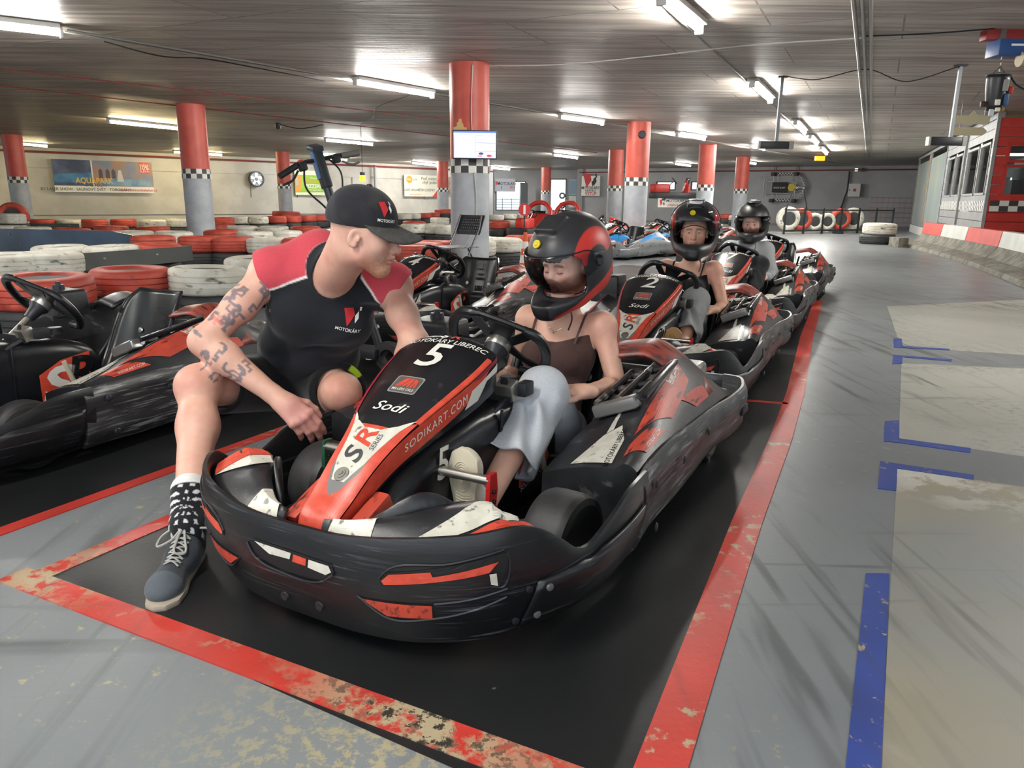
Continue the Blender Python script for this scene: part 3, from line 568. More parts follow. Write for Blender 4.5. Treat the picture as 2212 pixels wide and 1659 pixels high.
# doorway things in the recessed bay
s0 = PLM.sz(1150, 420)[0]; MB().boxa((0, 0, 0), (0.06, 1.3, 2.05)).build('door_1', mat('door_grey', '8E9699', 0.4))
d1 = bpy.data.objects['door_1']; d1.location = PLM.pt(s0-0.2, 0, 0.9); d1.rotation_euler = (0, 0, R(160)); d1['kind'] = 'structure'; d1['label'] = 'grey door leaf standing open by the exit'
MB().add([(0.032+0.03, 0.2, 0.2), (0.062, 1.1, 0.2), (0.062, 1.1, 1.9), (0.062, 0.2, 1.9)], [(0, 1, 2, 3)]).build('pane', mat('door_pane', 'A9C3D2', 0.15), d1, smooth=False)
s1 = PLM.sz(1213, 420)[0]
for z, n in ((0.75, 'lower'), (1.35, 'upper')):
    q = PLM.pt(s1, z, -0.9); MB().lathe([(0.10, -0.09), (0.17, -0.1), (0.2, -0.05), (0.2, 0.05), (0.17, 0.1), (0.10, 0.09)], 18, close=True, M=Matrix.Rotation(R(90), 4, 'X')).build('tyre', M_tb)
    t = bpy.context.scene.collection.objects[-1]; t.location = q; tag(t, '%s of two dark tyres seen through the bright exit' % n, 'tyre', 'dark tyres outside the exit')
# white wall cabinet, fan, emergency lamp, far door
b, w, h = signboard('wall_cabinet', 'white cabinet with red mark on the grey wall', PLR, [(1835, 397), (1858, 397), (1857, 425), (1834, 425)], mat('cabinet_white', 'CFD0CE', 0.5), 'cabinet', 0.25, 0.25); put(b, [(w*.42, h*.4), (w*.66, h*.4), (w*.66, h*.62), (w*.42, h*.62)], M_redp); put(b, [(w*.08, h*.45), (w*.16, h*.45), (w*.16, h*.55), (w*.08, h*.55)], M_black)
b, w, h = signboard('emergency_lamp', 'small emergency lamp high on the grey wall right of the wall kart', PLR, [(1847, 363), (1862, 363), (1862, 371), (1847, 371)], mat('lamp_olive', '6E7460', 0.5), 'lamp', 0.15, 0.18); put(b, [(0.02, 0.02), (w*.45, 0.02), (w*.45, h*.9), (0.02, h*.9)], mat('lamp_lit', 'E8E8D8', 0.4, emit=('F4F4E0', 2.0)), 0.01)
s = PLR.sz(1832, 400); tag(MB().tube([PLR.pt(s[0], 2.6, 0.1), PLR.pt(s[0], 1.7, 0.1), PLR.pt(s[0]-0.25, 0.6, 0.1)], 0.04, 8).build('conduit', M_dark), 'dark conduit down the grey wall left of the white cabinet', 'pipe')
tag(MB().boxa((19.95, 36.55, 0), (21.2, 36.75, 2.2)).build('door_2', mat('door_teal', '4E5F63', 0.4), smooth=False), 'dark grey exit door at the far right', None, kind='structure')
o = MB().boxa((20.2, 36.5, 2.32), (21.1, 36.6, 2.5)).build('exit_sign', mat('exit_green', '4E8C74', 0.5, emit=('5FA88C', 0.4)), smooth=False); tag(o, 'small green exit sign above the dark far door', 'sign')
o = MB().boxa((20.0, 36.45, 2.56), (21.3, 36.6, 2.72)).build('tube_light', mat('lamp_lit', 'E8E8D8', 0.4, emit=('F4F4E0', 2.0)), smooth=False); tag(o, 'white box lamp above the green exit sign', 'lamp')
sf = PLL.sz(550, 387); f = thing('wall_fan', 'round ventilation fan set into the pale wall', 'fan', M=Matrix.Translation(PLL.pt(sf[0], sf[1], 0.14)) @ Matrix.Rotation(math.atan2(PLL.n[1], PLL.n[0])+R(90), 4, 'Z') @ Matrix.Rotation(R(90), 4, 'X'))
MB().lathe([(0.30, 0.0), (0.30, 0.12), (0.36, 0.12), (0.36, 0.0)], 28, close=True).build('housing', M_dark, f); MB().lathe([(0, 0.01), (0.3, 0.01), (0.3, 0.0), (0, 0)], 28).build('backing', mat('fan_sky', '9DB2C4', 0.3), f)
for k in range(5):
    MB().box((0, 0.15, 0.05), (0.12, 0.26, 0.012)).build('blade', M_steel, f).rotation_euler = (0, 0, R(72*k))
MB().lathe([(0, 0.1), (0.07, 0.1), (0.07, 0.02), (0, 0.02)], 14).build('hub', M_dark, f)
mb = MB()
for k in range(-4, 5): mb.box((0, k*0.07, 0.11), (2*math.sqrt(max(0.3**2-(k*0.07)**2, 0.001)), 0.012, 0.012))
mb.build('grille', M_steel, f)
# ---------------------------------------------------------------- tyres
def tyre_mesh(name, m, ro=0.32, w=0.22, ri=0.185, kind=0, n=72):
    prof = [(ri, -w*0.40), (ri+0.02, -w*0.5), (ro-0.06, -w*0.52), (ro-0.022, -w*0.46), (ro-0.004, -w*0.38), (ro, -w*0.25), (ro, -w*0.235), (ro-0.010, -w*0.225), (ro-0.010, -w*0.20), (ro, -w*0.19), (ro+0.002, -w*0.02), (ro-0.008, -w*0.012), (ro-0.008, w*0.012), (ro+0.002, w*0.02),
            (ro, w*0.19), (ro-0.010, w*0.20), (ro-0.010, w*0.225), (ro, w*0.235), (ro-0.004, w*0.38), (ro-0.022, w*0.46), (ro-0.06, w*0.52), (ri+0.02, w*0.5), (ri, w*0.40)]
    mb = MB(); N = len(prof)
    for i, (r, z) in enumerate(prof):
        for k in range(n):
            q = 2*math.pi*k/n; rr = r
            if 3 <= i <= N-4:
                if kind == 0: g = (k+int(abs(i-N/2)*0.6)) % 4 == 0
                elif kind == 1: g = (k+(i//2)) % 5 == 0
                else: g = (i in (4, 5, 17, 18)) and k % 3 == 0
                if g: rr -= 0.006
            mb.v.append((rr*math.cos(q), rr*math.sin(q), z))
    for i in range(N-1):
        for k in range(n): mb.f.append((i*n+k, i*n+(k+1) % n, (i+1)*n+(k+1) % n, (i+1)*n+k)); mb.m.append(0)
    inner = [(ri, w*0.40), (ri-0.006, w*0.33), (ro-0.035, w*0.30), (ro-0.025, 0), (ro-0.035, -w*0.30), (ri-0.006, -w*0.33), (ri, -w*0.40)]
    mb.lathe(inner, n, 1 if m is not M_tb else 0)
    return mb.mesh(name, [m, M_tb], 50)
TY = {}
for c, m in (('w', M_tw), ('r', M_tr), ('b', M_tb)):
    for k in range(3): TY[c, k] = tyre_mesh('tyre', m, kind=k)
CN = {'w': 'white-painted', 'r': 'red-painted', 'b': 'black'}
_rowcount = {}
def tyre(p, c, label, group, s=1.0, tilt=None, rz=None, k=None):
    o = bpy.data.objects.new('tyre', TY[c, random.randrange(3) if k is None else k]); COL.objects.link(o); o.location = p; o.scale = (s, s, 1.0 if tilt is None else 1.0)
    if tilt is None: o.rotation_euler = (R(random.uniform(-1.5, 1.5)), R(random.uniform(-1.5, 1.5)), random.uniform(0, 6) if rz is None else rz)
    else: o.rotation_euler = tilt
    return tag(o, label, 'tyre', group)
def row(desc, items, zt=0.45, lower=True, s=1.0, h=0.22, group=None):
    """items: (pixel x, pixel y of the rim of the top tyre, colour)"""
    tot = {}
    for it in items: tot[it[2]] = tot.get(it[2], 0)+1
    xs = sorted(it[0] for it in items); od = {}
    for c in tot:
        for k, it in enumerate(sorted([i for i in items if i[2] == c])): od[id(it)] = k
    cw = {'w': 'white', 'r': 'red', 'b': 'black'}
    for i, it in enumerate(items):
        x, y, c = it[:3]; ss = it[3] if len(it) > 3 else s; p = G(x, y, zt); gi = xs.index(x)
        lb = 'only %s tyre on top of %s' % (cw[c], desc) if tot[c] == 1 else '%s %s tyre from the left on top of %s' % (ORD[od[id(it)]], cw[c], desc)
        tyre((p[0], p[1], zt-h/2), c, lb, 'painted top tyres of '+desc, ss)
        if lower:
            z = zt-h*1.5-0.006; n = 1
            while z > 0.02:
                tyre((p[0]+random.uniform(-.02, .02), p[1]+random.uniform(-.02, .02), z if n == 1 else h/2), 'b', '%s black bottom tyre from the left in %s' % (ORD[gi], desc), 'black lower tyres of '+desc, ss*0.99); z -= h+0.006; n += 1
row('nearest tyre wall', [(85, 596, 'r', 1.12), (283, 579, 'r'), (447, 577, 'w'), (556, 556, 'w'), (-85, 600, 'w')], zt=0.47)
row('tyre wall with the dark board', [(18, 548, 'w'), (108, 545, 'w'), (240, 531, 'w'), (335, 527, 'r'), (130, 531, 'w')], zt=0.45)
row('tyre wall right of the dark board', [(432, 511, 'r'), (506, 512, 'r'), (578, 513, 'w'), (330, 509, 'r'), (655, 514, 'r')], zt=0.47)
row('second tyre wall left of the cap', [(375, 500, 'w'), (478, 497, 'r'), (550, 500, 'w'), (615, 498, 'w'), (290, 499, 'w'), (222, 498, 'r')], zt=0.45)
row('tyre wall behind blue rail', [(20, 487, 'w'), (70, 490, 'w'), (155, 493, 'r'), (240, 488, 'r'), (330, 489, 'r'), (463, 484, 'r'), (524, 488, 'w'), (590, 489, 'w'), (660, 489, 'r')], zt=0.46)
row('far tyre wall along the pale wall', [(90, 474, 'r'), (150, 474, 'w'), (203, 474, 'r'), (266, 473, 'r'), (330, 475, 'w'), (379, 472, 'w'), (482, 470, 'r'), (513, 468, 'w'), (557, 468, 'w'), (597, 467, 'r'), (630, 466, 'r'), (663, 465, 'r'), (690, 464, 'r'), (716, 463, 'r'), (873, 462, 'w'), (893, 461, 'w'), (916, 460, 'r'), (936, 459, 'r')], zt=0.46)
row('low tyre wall left of monitor column', [(893, 484, 'w'), (935, 484, 'w'), (968, 486, 'w'), (895, 478, 'r'), (950, 470, 'w')], zt=0.46)
row('tyre wall right of monitor column', [(1072, 464, 'w'), (1101, 462, 'w'), (1132, 462, 'w'), (1078, 477, 'r'), (1108, 476, 'w'), (1152, 475, 'w'), (1190, 474, 'w')], zt=0.46)
row('stack round monitor column', [(1020, 519, 'w', 1.15), (1086, 514, 'w'), (940, 521, 'r'), (905, 527, 'r', 1.1), (1130, 509, 'r'), (1165, 507, 'r')], zt=0.45)
row('far tyre wall behind the banner stand', [(1411, 456, 'w'), (1434, 456, 'w'), (1456, 455, 'r'), (1330, 458, 'w'), (1310, 456, 'w'), (1570, 463, 'r'), (1590, 466, 'w')], zt=0.46)
p = G(1381, 264, CEIL)
tyre((p[0], p[1], 0.13), 'b', 'black tyre at the floor around the loudspeaker column', None, 1.75, k=2); tyre((p[0], p[1], 0.37), 'r', 'big red tyre around the loudspeaker column', None, 1.75, k=2)
p = G(610, 328, CEIL); tyre((p[0], p[1], 0.40), 'r', 'red tyre around the foot of the column by the pizza banner', None, 1.75)
p = G(957, 452, 0.6); tyre((p[0], p[1], 0.5), 'r', 'red-painted tyre on top of the pile left of the monitor column', None, 1.25)
for z in (0.11, 0.33): tyre((p[0], p[1], z), 'b', '%s black tyre of the pile left of the monitor column' % ('bottom' if z < .2 else 'middle'), 'black tyres of the pile left of the monitor column', 1.2)
q = D(29, 468, 16.5); tyre(q, 'r', 'red tyre standing upright on the barrier at the far left', None, 0.95, (R(88), 0, R(20)))
for z in (0.11, 0.33, 0.55): tyre((q[0], q[1], z), 'w' if z > 0.5 else 'b', '%s tyre carrying the upright red tyre at the far left' % ('white' if z > 0.5 else 'lower black' if z < .2 else 'upper black'), 'stack under the upright red tyre', 0.9)
# stack of two big tyres at the right, foot of the lane
p = G(1905, 528, 0.0); tyre((p[0], p[1]+0.3, 0.13), 'b', 'large black tyre lying under a white one at the end of the lane', None, 1.35, k=2).scale = (1.4, 1.4, 1.15)
tyre((p[0]+0.03, p[1]+0.3, 0.40), 'w', 'large white tyre lying on a black one at the end of the lane', None, 1.3, k=1).scale = (1.33, 1.33, 1.3)
o = MB().box((0, 0, 0.12), (0.25, 0.5, 0.24)).build('concrete_block', M_conc, bevel=0.01); q = G(1944, 535, 0); o.location = (q[0]+0.1, q[1]+0.3, 0); tag(o, 'small concrete block beside the large white tyre', 'block')
# ---------------------------------------------------------------- guard boards among the tyres
def board(name, label, quad, m, bolts=(), th=0.025, cat='guard board'):
    """quad: bottom-left, bottom-right, top-right, top-left as world points"""
    q = [Vector(v) for v in quad]; n = (q[1]-q[0]).cross(q[3]-q[0]).normalized()
    mb = MB(); mb.add(q+[v-n*th for v in q], [(0, 1, 2, 3), (7, 6, 5, 4), (0, 4, 5, 1), (1, 5, 6, 2), (2, 6, 7, 3), (3, 7, 4, 0)]); o = mb.build(name, m, smooth=False, fix=True); tag(o, label, cat)
    for (u, v) in bolts:
        c = q[0].lerp(q[1], u).lerp(q[3].lerp(q[2], u), v); MB().lathe([(0, 0.012), (0.012, 0.010), (0.018, 0.0), (0, 0)], 10, M=Matrix.Translation(c-n*(th+0.0) if n.y > 0 else c) @ n.to_track_quat('Z', 'Y').to_matrix().to_4x4() @ Matrix.Rotation(R(180 if n.y > 0 else 0), 4, 'X')).build('bolt_head', M_steel, o)
    return o
M_board = mat('board_grey', '4B4D4C', 0.45, noise=2, col2='565856'); M_bluer = mat('rail_bluegrey', '454F5C', 0.2, noise=0.8, col2='56687E', coat=0.4)
def vq(x0, y0, x1, y1, z0, z1, za=None): a = G(x0, y0, za or z1); b = G(x1, y1, za or z1); return [(a[0], a[1], z0), (b[0], b[1], z0), (b[0], b[1], z1), (a[0], a[1], z1)]
a = G(128, 547, 0.42); b = G(480, 524, 0.42)
board('guard_board', 'dark grey board screwed along the second tyre barrier', [(a[0], a[1]-.62, 0.22), (b[0]-.03, b[1]-.95, 0.24), (b[0]-.03, b[1]-.95, 0.43), (a[0], a[1]-.62, 0.42)], M_board, [(0.04, 0.5), (0.42, 0.6), (0.75, 0.6)])
a = G(-40, 493, 0.5); b = G(240, 499, 0.5); c = G(274, 515, 0.42)
board('guard_rail', 'long shiny blue grey guard rail at the left edge', [(a[0], a[1], 0.05), (b[0], b[1], 0.12), (b[0], b[1], 0.5), (a[0], a[1], 0.5)], M_bluer, [(0.22, 0.8), (0.3, 0.4)])
board('guard_rail', 'tapered end piece of the shiny blue guard rail', [(b[0], b[1], 0.12), (b[0]+0.9, b[1]-0.1, 0.2), (b[0]+0.9, b[1]-0.1, 0.34), (b[0], b[1], 0.5)], M_bluer)
a = G(26, 482, 0.42); b = G(170, 483, 0.42); board('guard_rail', 'dark rail behind the blue guard rail', [(a[0], a[1], 0.2), (b[0], b[1], 0.2), (b[0], b[1], 0.42), (a[0], a[1], 0.42)], M_board, [(0.4, 0.8), (0.85, 0.8)])
a = G(1078, 548, 0.2); b = G(1160, 540, 0.2)
bb = board('guard_board', 'dark kick board with glowing blue strip behind the cone', [(a[0], a[1], 0.0), (b[0], b[1], 0.0), (b[0], b[1], 0.22), (a[0], a[1], 0.22)], M_bluer)
MB().tube([(a[0]+0.05, a[1]-0.04, 0.2), (b[0], b[1]-0.04, 0.2)], 0.012, 6).build('light_strip', mat('blue_light', '2040FF', 0.3, emit=('1846FF', 14.0)), bb)
# ---------------------------------------------------------------- cone, roll, chair, monitor
q = G(1131, 588, 0); cn = thing('traffic_cone', 'orange and white striped traffic cone behind the girl', 'cone', (q[0]+0.02, q[1], 0))
M_or = mat('cone_orange', 'E2602E', 0.45); H_ = 0.62; rr = lambda z: 0.115-(0.115-0.028)*z/H_
for i, (z0, z1, m) in enumerate(((0.02, 0.15, M_or), (0.15, 0.27, M_white), (0.27, 0.37, M_or), (0.37, 0.48, M_white), (0.48, 0.62, M_or))): MB().lathe([(rr(z0), z0), (rr(z1), z1)], 28).build('band', m, cn)
MB().box((0, 0, 0.012), (0.32, 0.32, 0.024)).build('base', M_or, cn, bevel=0.008)
for o in list(cn.children): pass
cn.scale = (0.9, 0.9, 0.95)
q = G(1130, 612, 0.06); o = MB().tube([(-0.17, 0, 0), (0.17, 0, 0)], 0.06, 14).build('log', mat('log_bark', '6B5A32', 0.8, noise=30, col2='A08C50', ramp=(0.45, 0.55), bump=(40, 0.5), stretch=(1, 4, 4))); o.location = (q[0], q[1], 0.062); o.rotation_euler = (0, 0, R(4)); tag(o, 'short mottled brown log lying before the cone', 'log')
o = MB().boxa((-0.5, -0.02, 0), (0.1, 0.3, 0.10)).build('plank', mat('plank_brown', '5B4436', 0.7, noise=8, col2='6E5342', stretch=(1, 6, 6))); o.location = (q[0]-0.22, q[1]+0.12, 0); tag(o, 'low brown board lying left of the log', 'board')
def px(x, y, d): return Vector(D(x, y, d))
dC = 9.55; F0 = px(992, 540, dC); cx, cy = F0.x, F0.y
ch = thing('folding_chair', 'black folding chair with perforated back before the monitor column', 'chair', (cx, cy, 0), R(-42)); ch.scale = (1.08, 1.08, 1.08)
M_ch = mat('chair_black', '2A2A2D', 0.35); M_cht = mat('chair_tube', '5E6064', 0.3, 0.8)
fr = MB()
for s in (-1, 1): fr.tube([(s*0.19, -0.22, 0.0), (s*0.19, 0.02, 0.44), (s*0.19, 0.14, 0.64), (s*0.175, 0.20, 0.80)], 0.011, 8); fr.tube([(s*0.17, 0.24, 0.0), (s*0.17, -0.02, 0.42)], 0.011, 8)
fr.tube([(-0.17, 0.24, 0.03), (0.17, 0.24, 0.03)], 0.009, 6); fr.build('frame', M_cht, ch)
bk = MB(); Rb = Matrix.Rotation(R(-22), 3, 'X')
for k in range(6): bk.box(Vector((0, 0.185, 0.68))+Rb @ Vector((0, 0, (k-2.5)*0.034)), (0.38, 0.012, 0.017), rot=Rb)
for k in range(12): bk.box(Vector(((k-5.5)*0.033, 0.185, 0.68))+Rb @ Vector((0, 0, 0)), (0.017 if 0 < k < 11 else 0.03, 0.012, 0.19), rot=Rb)
bk.box(Vector((0, 0.185, 0.68))+Rb @ Vector((0, 0, 0.105)), (0.39, 0.016, 0.035), rot=Rb); bk.box(Vector((0, 0.185, 0.68))+Rb @ Vector((0, 0, -0.1)), (0.38, 0.014, 0.03), rot=Rb); bk.build('backrest', M_ch, ch)
st = MB(); st.grid(lambda u, v: ((u-0.5)*0.37, -0.22+v*0.36, 0.445+0.02*math.sin(v*3.1)*0-0.012*math.sin(u*3.14)), 8, 8); st.build('seat', mat('seat_grey', '9A9A98', 0.4, noise=60, col2='5A5A5C', ramp=(0.48, 0.52)), ch, solid=0.018)
# monitor on the column
q = D(1026, 313, 10.55); mo = thing('monitor', 'flat monitor showing a pale program window on the red column', 'monitor', (q[0], q[1]-0.05, q[2]), R(3)); w, h = 0.60, 0.375
MB().box((0, 0.03, 0), (w, 0.05, h)).build('casing', M_dark, mo, bevel=0.006); MB().box((0, 0.12, 0), (0.12, 0.2, 0.12)).build('bracket', M_dark, mo)
sc = MB().box((0, 0.003, 0), (w-0.03, 0.004, h-0.03)).build('screen', mat('screen_pale', 'C9C9E6', 0.3, emit=('D3D3F2', 0.75)), mo, smooth=False)
def scr(x0, x1, z0, z1, c, nm='screen_item', y=-0.001): MB().box(((x0+x1)/2, y, (z0+z1)/2), (x1-x0, 0.002, z1-z0)).build(nm, mat('scr_'+c, c, 0.3, emit=(c, 0.75)), sc, smooth=False)
scr(-0.285, 0.285, 0.150, 0.172, '5A78E0'); scr(-0.285, 0.285, 0.128, 0.150, 'E8E8F4'); scr(-0.27, 0.005, 0.122, 0.125, '8A8AA6'); scr(-0.272, -0.268, -0.165, 0.124, '8A8AA6'); scr(0.005, 0.009, -0.165, 0.124, '8A8AA6'); scr(0.02, 0.28, 0.02, 0.025, '8A8AA6'); scr(0.02, 0.28, -0.085, -0.08, '8A8AA6'); scr(0.02, 0.28, 0.115, 0.119, '8A8AA6'); scr(0.04, 0.10, -0.155, -0.14, 'D08080')
for x, z, rx, c in ((0.085, -0.115, 0.035, '4A4A52'), (0.19, -0.14, 0.055, 'E8E8F4'), (0.195, -0.143, 0.036, 'C83A2A')): MB().lathe([(0, 0.002), (rx, 0.002), (rx, 0), (0, 0)], 20, M=Matrix.Translation((x, -0.003 if c != 'C83A2A' else -0.006, z)) @ Matrix.Diagonal((1, 1, 0.45, 1)) @ Matrix.Rotation(R(90), 4, 'X')).build('screen_item', mat('scr_'+c, c, 0.3, emit=(c, 0.75)), sc)
q = D(997, 272, 10.5); tr = thing('wooden_ornament', 'small pale wooden kart figure standing on top of the monitor', 'ornament', (mo.location.x-0.2, mo.location.y+0.03, mo.location.z+0.19))
MB().prism([(-0.09, 0), (0.09, 0), (0.09, 0.03), (0.05, 0.035), (0.045, 0.07), (0.025, 0.10), (0.02, 0.14), (-0.015, 0.14), (-0.02, 0.10), (-0.045, 0.09), (-0.04, 0.05), (-0.09, 0.03)], 0.012, Matrix.Rotation(R(90), 4, 'X')).build('cutout', mat('plywood', 'C8A46A', 0.6), tr, smooth=False)
# ---------------------------------------------------------------- hanging bars and winch at the right
def hangbar(px0, py0, px1, py1, label, lx):
    a = Vector(G(px0, py0, CEIL)); b = Vector(D(px1, py1, a.y)); t = thing('hanging_bar', label, 'sensor bar', (a.x, a.y, 0))
    MB().box((0, 0, (CEIL+b.z)/2), (0.045, 0.03, CEIL-b.z)).build('rod', mat('rod_grey', '8A8D90', 0.45, 0.4), t); MB().box((0, 0, CEIL-0.01), (0.14, 0.1, 0.02)).build('ceiling_plate', M_dark, t)
    MB().box((lx, -0.03, b.z), (0.52, 0.08, 0.11)).build('housing', mat('sensor_black', '23252A', 0.35), t, bevel=0.006)
    MB().box((lx-0.25, -0.031, b.z), (0.03, 0.084, 0.115)).build('end_cap', M_pipe, t); MB().box((lx+0.22, -0.035, b.z), (0.06, 0.084, 0.115)).build('clamp', M_pipe, t); MB().box((lx+0.20, -0.031, b.z+0.0), (0.10, 0.06, 0.09)).build('connector', M_dark, t)
hangbar(1690, 165, 1680, 314, 'black sensor bar hanging left of the three ceiling pipes', -0.02)
hangbar(2076, 140, 2056, 306, 'black sensor bar hanging in front of the grey booth', -0.06)
a = Vector(G(2150, 66, CEIL)); wz = thing('winch', 'blue electric winch on a red ceiling rail at the upper right', 'winch', (a.x, a.y, CEIL), R(0))
MB().boxa((-0.12, -0.06, -0.10), (1.2, 0.06, 0)).build('rail', mat('winch_red', '8E2A28', 0.4), wz, bevel=0.005); MB().boxa((0.02, -0.071, -0.1), (0.08, 0.071, 0)).build('rail_clamp', M_steel, wz)
MB().boxa((0.0, -0.12, -0.26), (0.55, 0.12, -0.10)).build('gear_box', mat('winch_blue', '22477E', 0.4), wz, bevel=0.008)
MB().tube([(0.24, -0.10, -0.30), (0.6, -0.10, -0.30)], 0.075, 16).build('motor', mat('winch_beige', 'A89878', 0.5), wz); MB().boxa((0.12, -0.125, -0.17), (0.32, -0.122, -0.15)).build('name_plate', M_white, wz)
ck = MB()
for k in range(9): ck.tube([(0.10+0.012*(k % 2), -0.02, -0.26-0.03*k), (0.10-0.012*(k % 2), -0.02, -0.29-0.03*k)], 0.006, 6)
ck.build('chain', M_steel, wz)
wr = [(wz.location.x+0.10), wz.location.y-0.02, CEIL-0.50]
bg = thing('hanging_tub', 'black plastic tub of tools hanging from the winch chain', 'tub', wr)
MB().grid(lambda u, v: ((0.115-0.05*(v**2))*math.cos(2*math.pi*u)*(1.0), 0.09*math.sin(2*math.pi*u)*(1-0.3*v**2), 0.06-0.36*v), 20, 8, cu=True).build('tub_wall', M_plb, bg, solid=0.006)
rg = MB(); rg.tube([(0.122*math.cos(a_), 0.097*math.sin(a_), 0.06) for a_ in np.linspace(0, 6.283, 25)], 0.007, 6); rg.tube([(-0.08, 0, 0.06), (0, 0, 0.14), (0.08, 0, 0.06)], 0.006, 6); rg.build('rim', M_steel, bg)
for i, (nm, p, d, c) in enumerate((('red_part', (0.02, -0.05, 0.03), (0.10, 0.06, 0.05), '9A2C26'), ('hook_block', (0.03, -0.10, -0.06), (0.05, 0.04, 0.12), '8A8A88'), ('red_part', (0.11, -0.06, -0.10), (0.05, 0.05, 0.08), 'A83428'), ('yellow_part', (0.10, -0.05, -0.07), (0.04, 0.04, 0.05), 'B8882C'), ('blue_part', (0.07, -0.07, -0.20), (0.05, 0.04, 0.12), '30557E'), ('white_part', (-0.02, -0.085, -0.23), (0.05, 0.03, 0.06), 'D8D4C4'), ('white_part', (0.0, -0.07, -0.30), (0.05, 0.03, 0.04), 'D8D4C4'), ('flap', (-0.12, 0.0, -0.24), (0.06, 0.03, 0.06), '3E2420'), ('label_disc', (-0.05, -0.05, -0.33), (0.05, 0.02, 0.07), 'C8CCD0'), ('strap', (0.06, -0.02, -0.30), (0.08, 0.04, 0.05), '7A5A28'))):
    MB().box(p, d).build(nm, mat('tub_'+c, c, 0.45), bg, bevel=min(d)*0.3, seg=2)
MB().tube(smoothpts([(0.12, 0, 0.06), (0.2, 0.02, -0.02), (0.34, 0.05, -0.08)]), 0.012, 8).build('hose', M_cab, bg)
# ---------------------------------------------------------------- concrete barriers with painted tops
M_kr = mat('krail_red', 'CC4A42', 0.5, noise=2, col2='BE413A'); M_kw = mat('krail_white', 'C9CBC5', 0.5, noise=2, col2='BBBDB6')
foot = [G(x, y, 0) for x, y in ((1925, 524), (1945, 530), (1980, 539), (2026, 552), (2086, 571), (2160, 600), (2300, 660))]
for i, (a, b) in enumerate(zip(foot, foot[1:])):
    a = Vector((a[0], a[1], 0)); b = Vector((b[0], b[1], 0)); t = (b-a); L_ = t.length-0.02; t.normalize(); n = Vector((t.y, -t.x, 0)); n = n if n.x > 0 else -n
    if i == 0: continue
    nm = ['', 'red-topped concrete barrier at the far end of the right kerb', 'white-topped concrete barrier, second from the far end', 'red-topped concrete barrier, third from the far end', 'white-topped concrete barrier, fourth from the far end', 'red-topped concrete barrier nearest the camera'][i]
    o = thing('concrete_barrier', nm, 'barrier', a)
    prof = [(0, 0), (0.03, 0.07), (0.30, 0.14), (0.42, 0.25), (0.46, 0.32), (0.66, 0.32), (0.66, 0)]
    top = [(0.46, 0.325), (0.50, 0.60), (0.66, 0.60), (0.66, 0.325)]
    for nm2, pr, m in (('base', prof, M_conc), ('painted_top', top, M_kr if i % 2 else M_kw)):
        mb = MB(); N = len(pr); mb.add([n*x+Vector((0, 0, z)) for x, z in pr]+[n*x+Vector((0, 0, z))+t*L_ for x, z in pr], [tuple(range(N)), tuple(range(2*N-1, N-1, -1))]+[(k, N+k, N+(k+1) % N, (k+1) % N) for k in range(N)]); mb.build(nm2, m, o, angle=25, fix=True)
# ---------------------------------------------------------------- control booth of boards
bc = Vector(G(2163, 254, 2.72)); bc.z = 0; far = Vector((15.9, 30.3, 0)); bt = (far-bc).normalized(); rt = Vector((0.98, -0.2, 0)).normalized(); bh = 2.72
bo = thing('control_booth', 'long red and grey boarded booth with windows at the right', 'booth', bc)
M_bg = mat('booth_grey', '8F9090', 0.5, noise=3, col2='848585'); M_br = mat('booth_red', 'C93A30', 0.45, noise=3, col2='BC332A')
def slab(name, o, t, n, s0, s1, z0, z1, th, m, off=0.0): 
    q = [o+t*s+n*d+Vector((0, 0, z)) for s in (s0, s1) for z in (z0, z1) for d in (off, off+th)]
    return MB().add(q, [(0, 1, 3, 2), (4, 6, 7, 5), (0, 4, 5, 1), (2, 3, 7, 6), (0, 2, 6, 4), (1, 5, 7, 3)]).build(name, m, bo, smooth=False, fix=True)
Z = Vector((0, 0, 0)); nG = Vector((-bt.y, bt.x, 0)); nR = Vector((rt.y, -rt.x, 0))
nb = 15; hb = bh/nb
wl = [(0.35, 1.55), (1.75, 3.35), (4.1, 5.3), (5.5, 6.9)]
for k in range(nb):
    z0, z1 = k*hb+0.006, (k+1)*hb-0.006
    inwin = 1.28 < (z0+z1)/2 < 2.28
    segs = [(0, 0.35), (1.55, 1.75), (3.35, 4.1), (5.3, 5.5), (6.9, 7.4)] if inwin else [(0, 7.4)]
    for a, b in segs: slab('plank', Z, bt, nG, a, b, z0, z1, 0.03+0.004*(k % 2), M_bg)
    inr = 1.22 < (z0+z1)/2 < 1.78 or 1.90 < (z0+z1)/2 < 2.26
    for a, b in ([(0, 0.22), (3.4, 3.6)] if inr else [(0, 3.6)]): slab('plank', Z, rt, nR, a, b, z0, z1, 0.03+0.004*(k % 2), M_br)
slab('inner_wall', Z, bt, nG, 0, 16.2, 0, 0.9, 0.02, M_bg, -0.08); slab('inner_wall', Z, rt, nR, 0, 3.6, 0, 1.15, 0.02, M_br, -0.05)
slab('roof_edge', Z, bt, nG, -0.02, 16.2, bh, bh+0.10, 0.12, M_bg, -0.06)
for a, b in wl:
    slab('window_pane', Z, bt, nG, a, b, 1.28, 2.28, 0.006, M_glass, 0.0)
    for s in (a, b-0.04): slab('window_frame', Z, bt, nG, s, s+0.05, 1.25, 2.3, 0.05, M_bg)
    for z in (1.25, 2.25): slab('window_frame', Z, bt, nG, a, b, z, z+0.05, 0.05, M_bg)
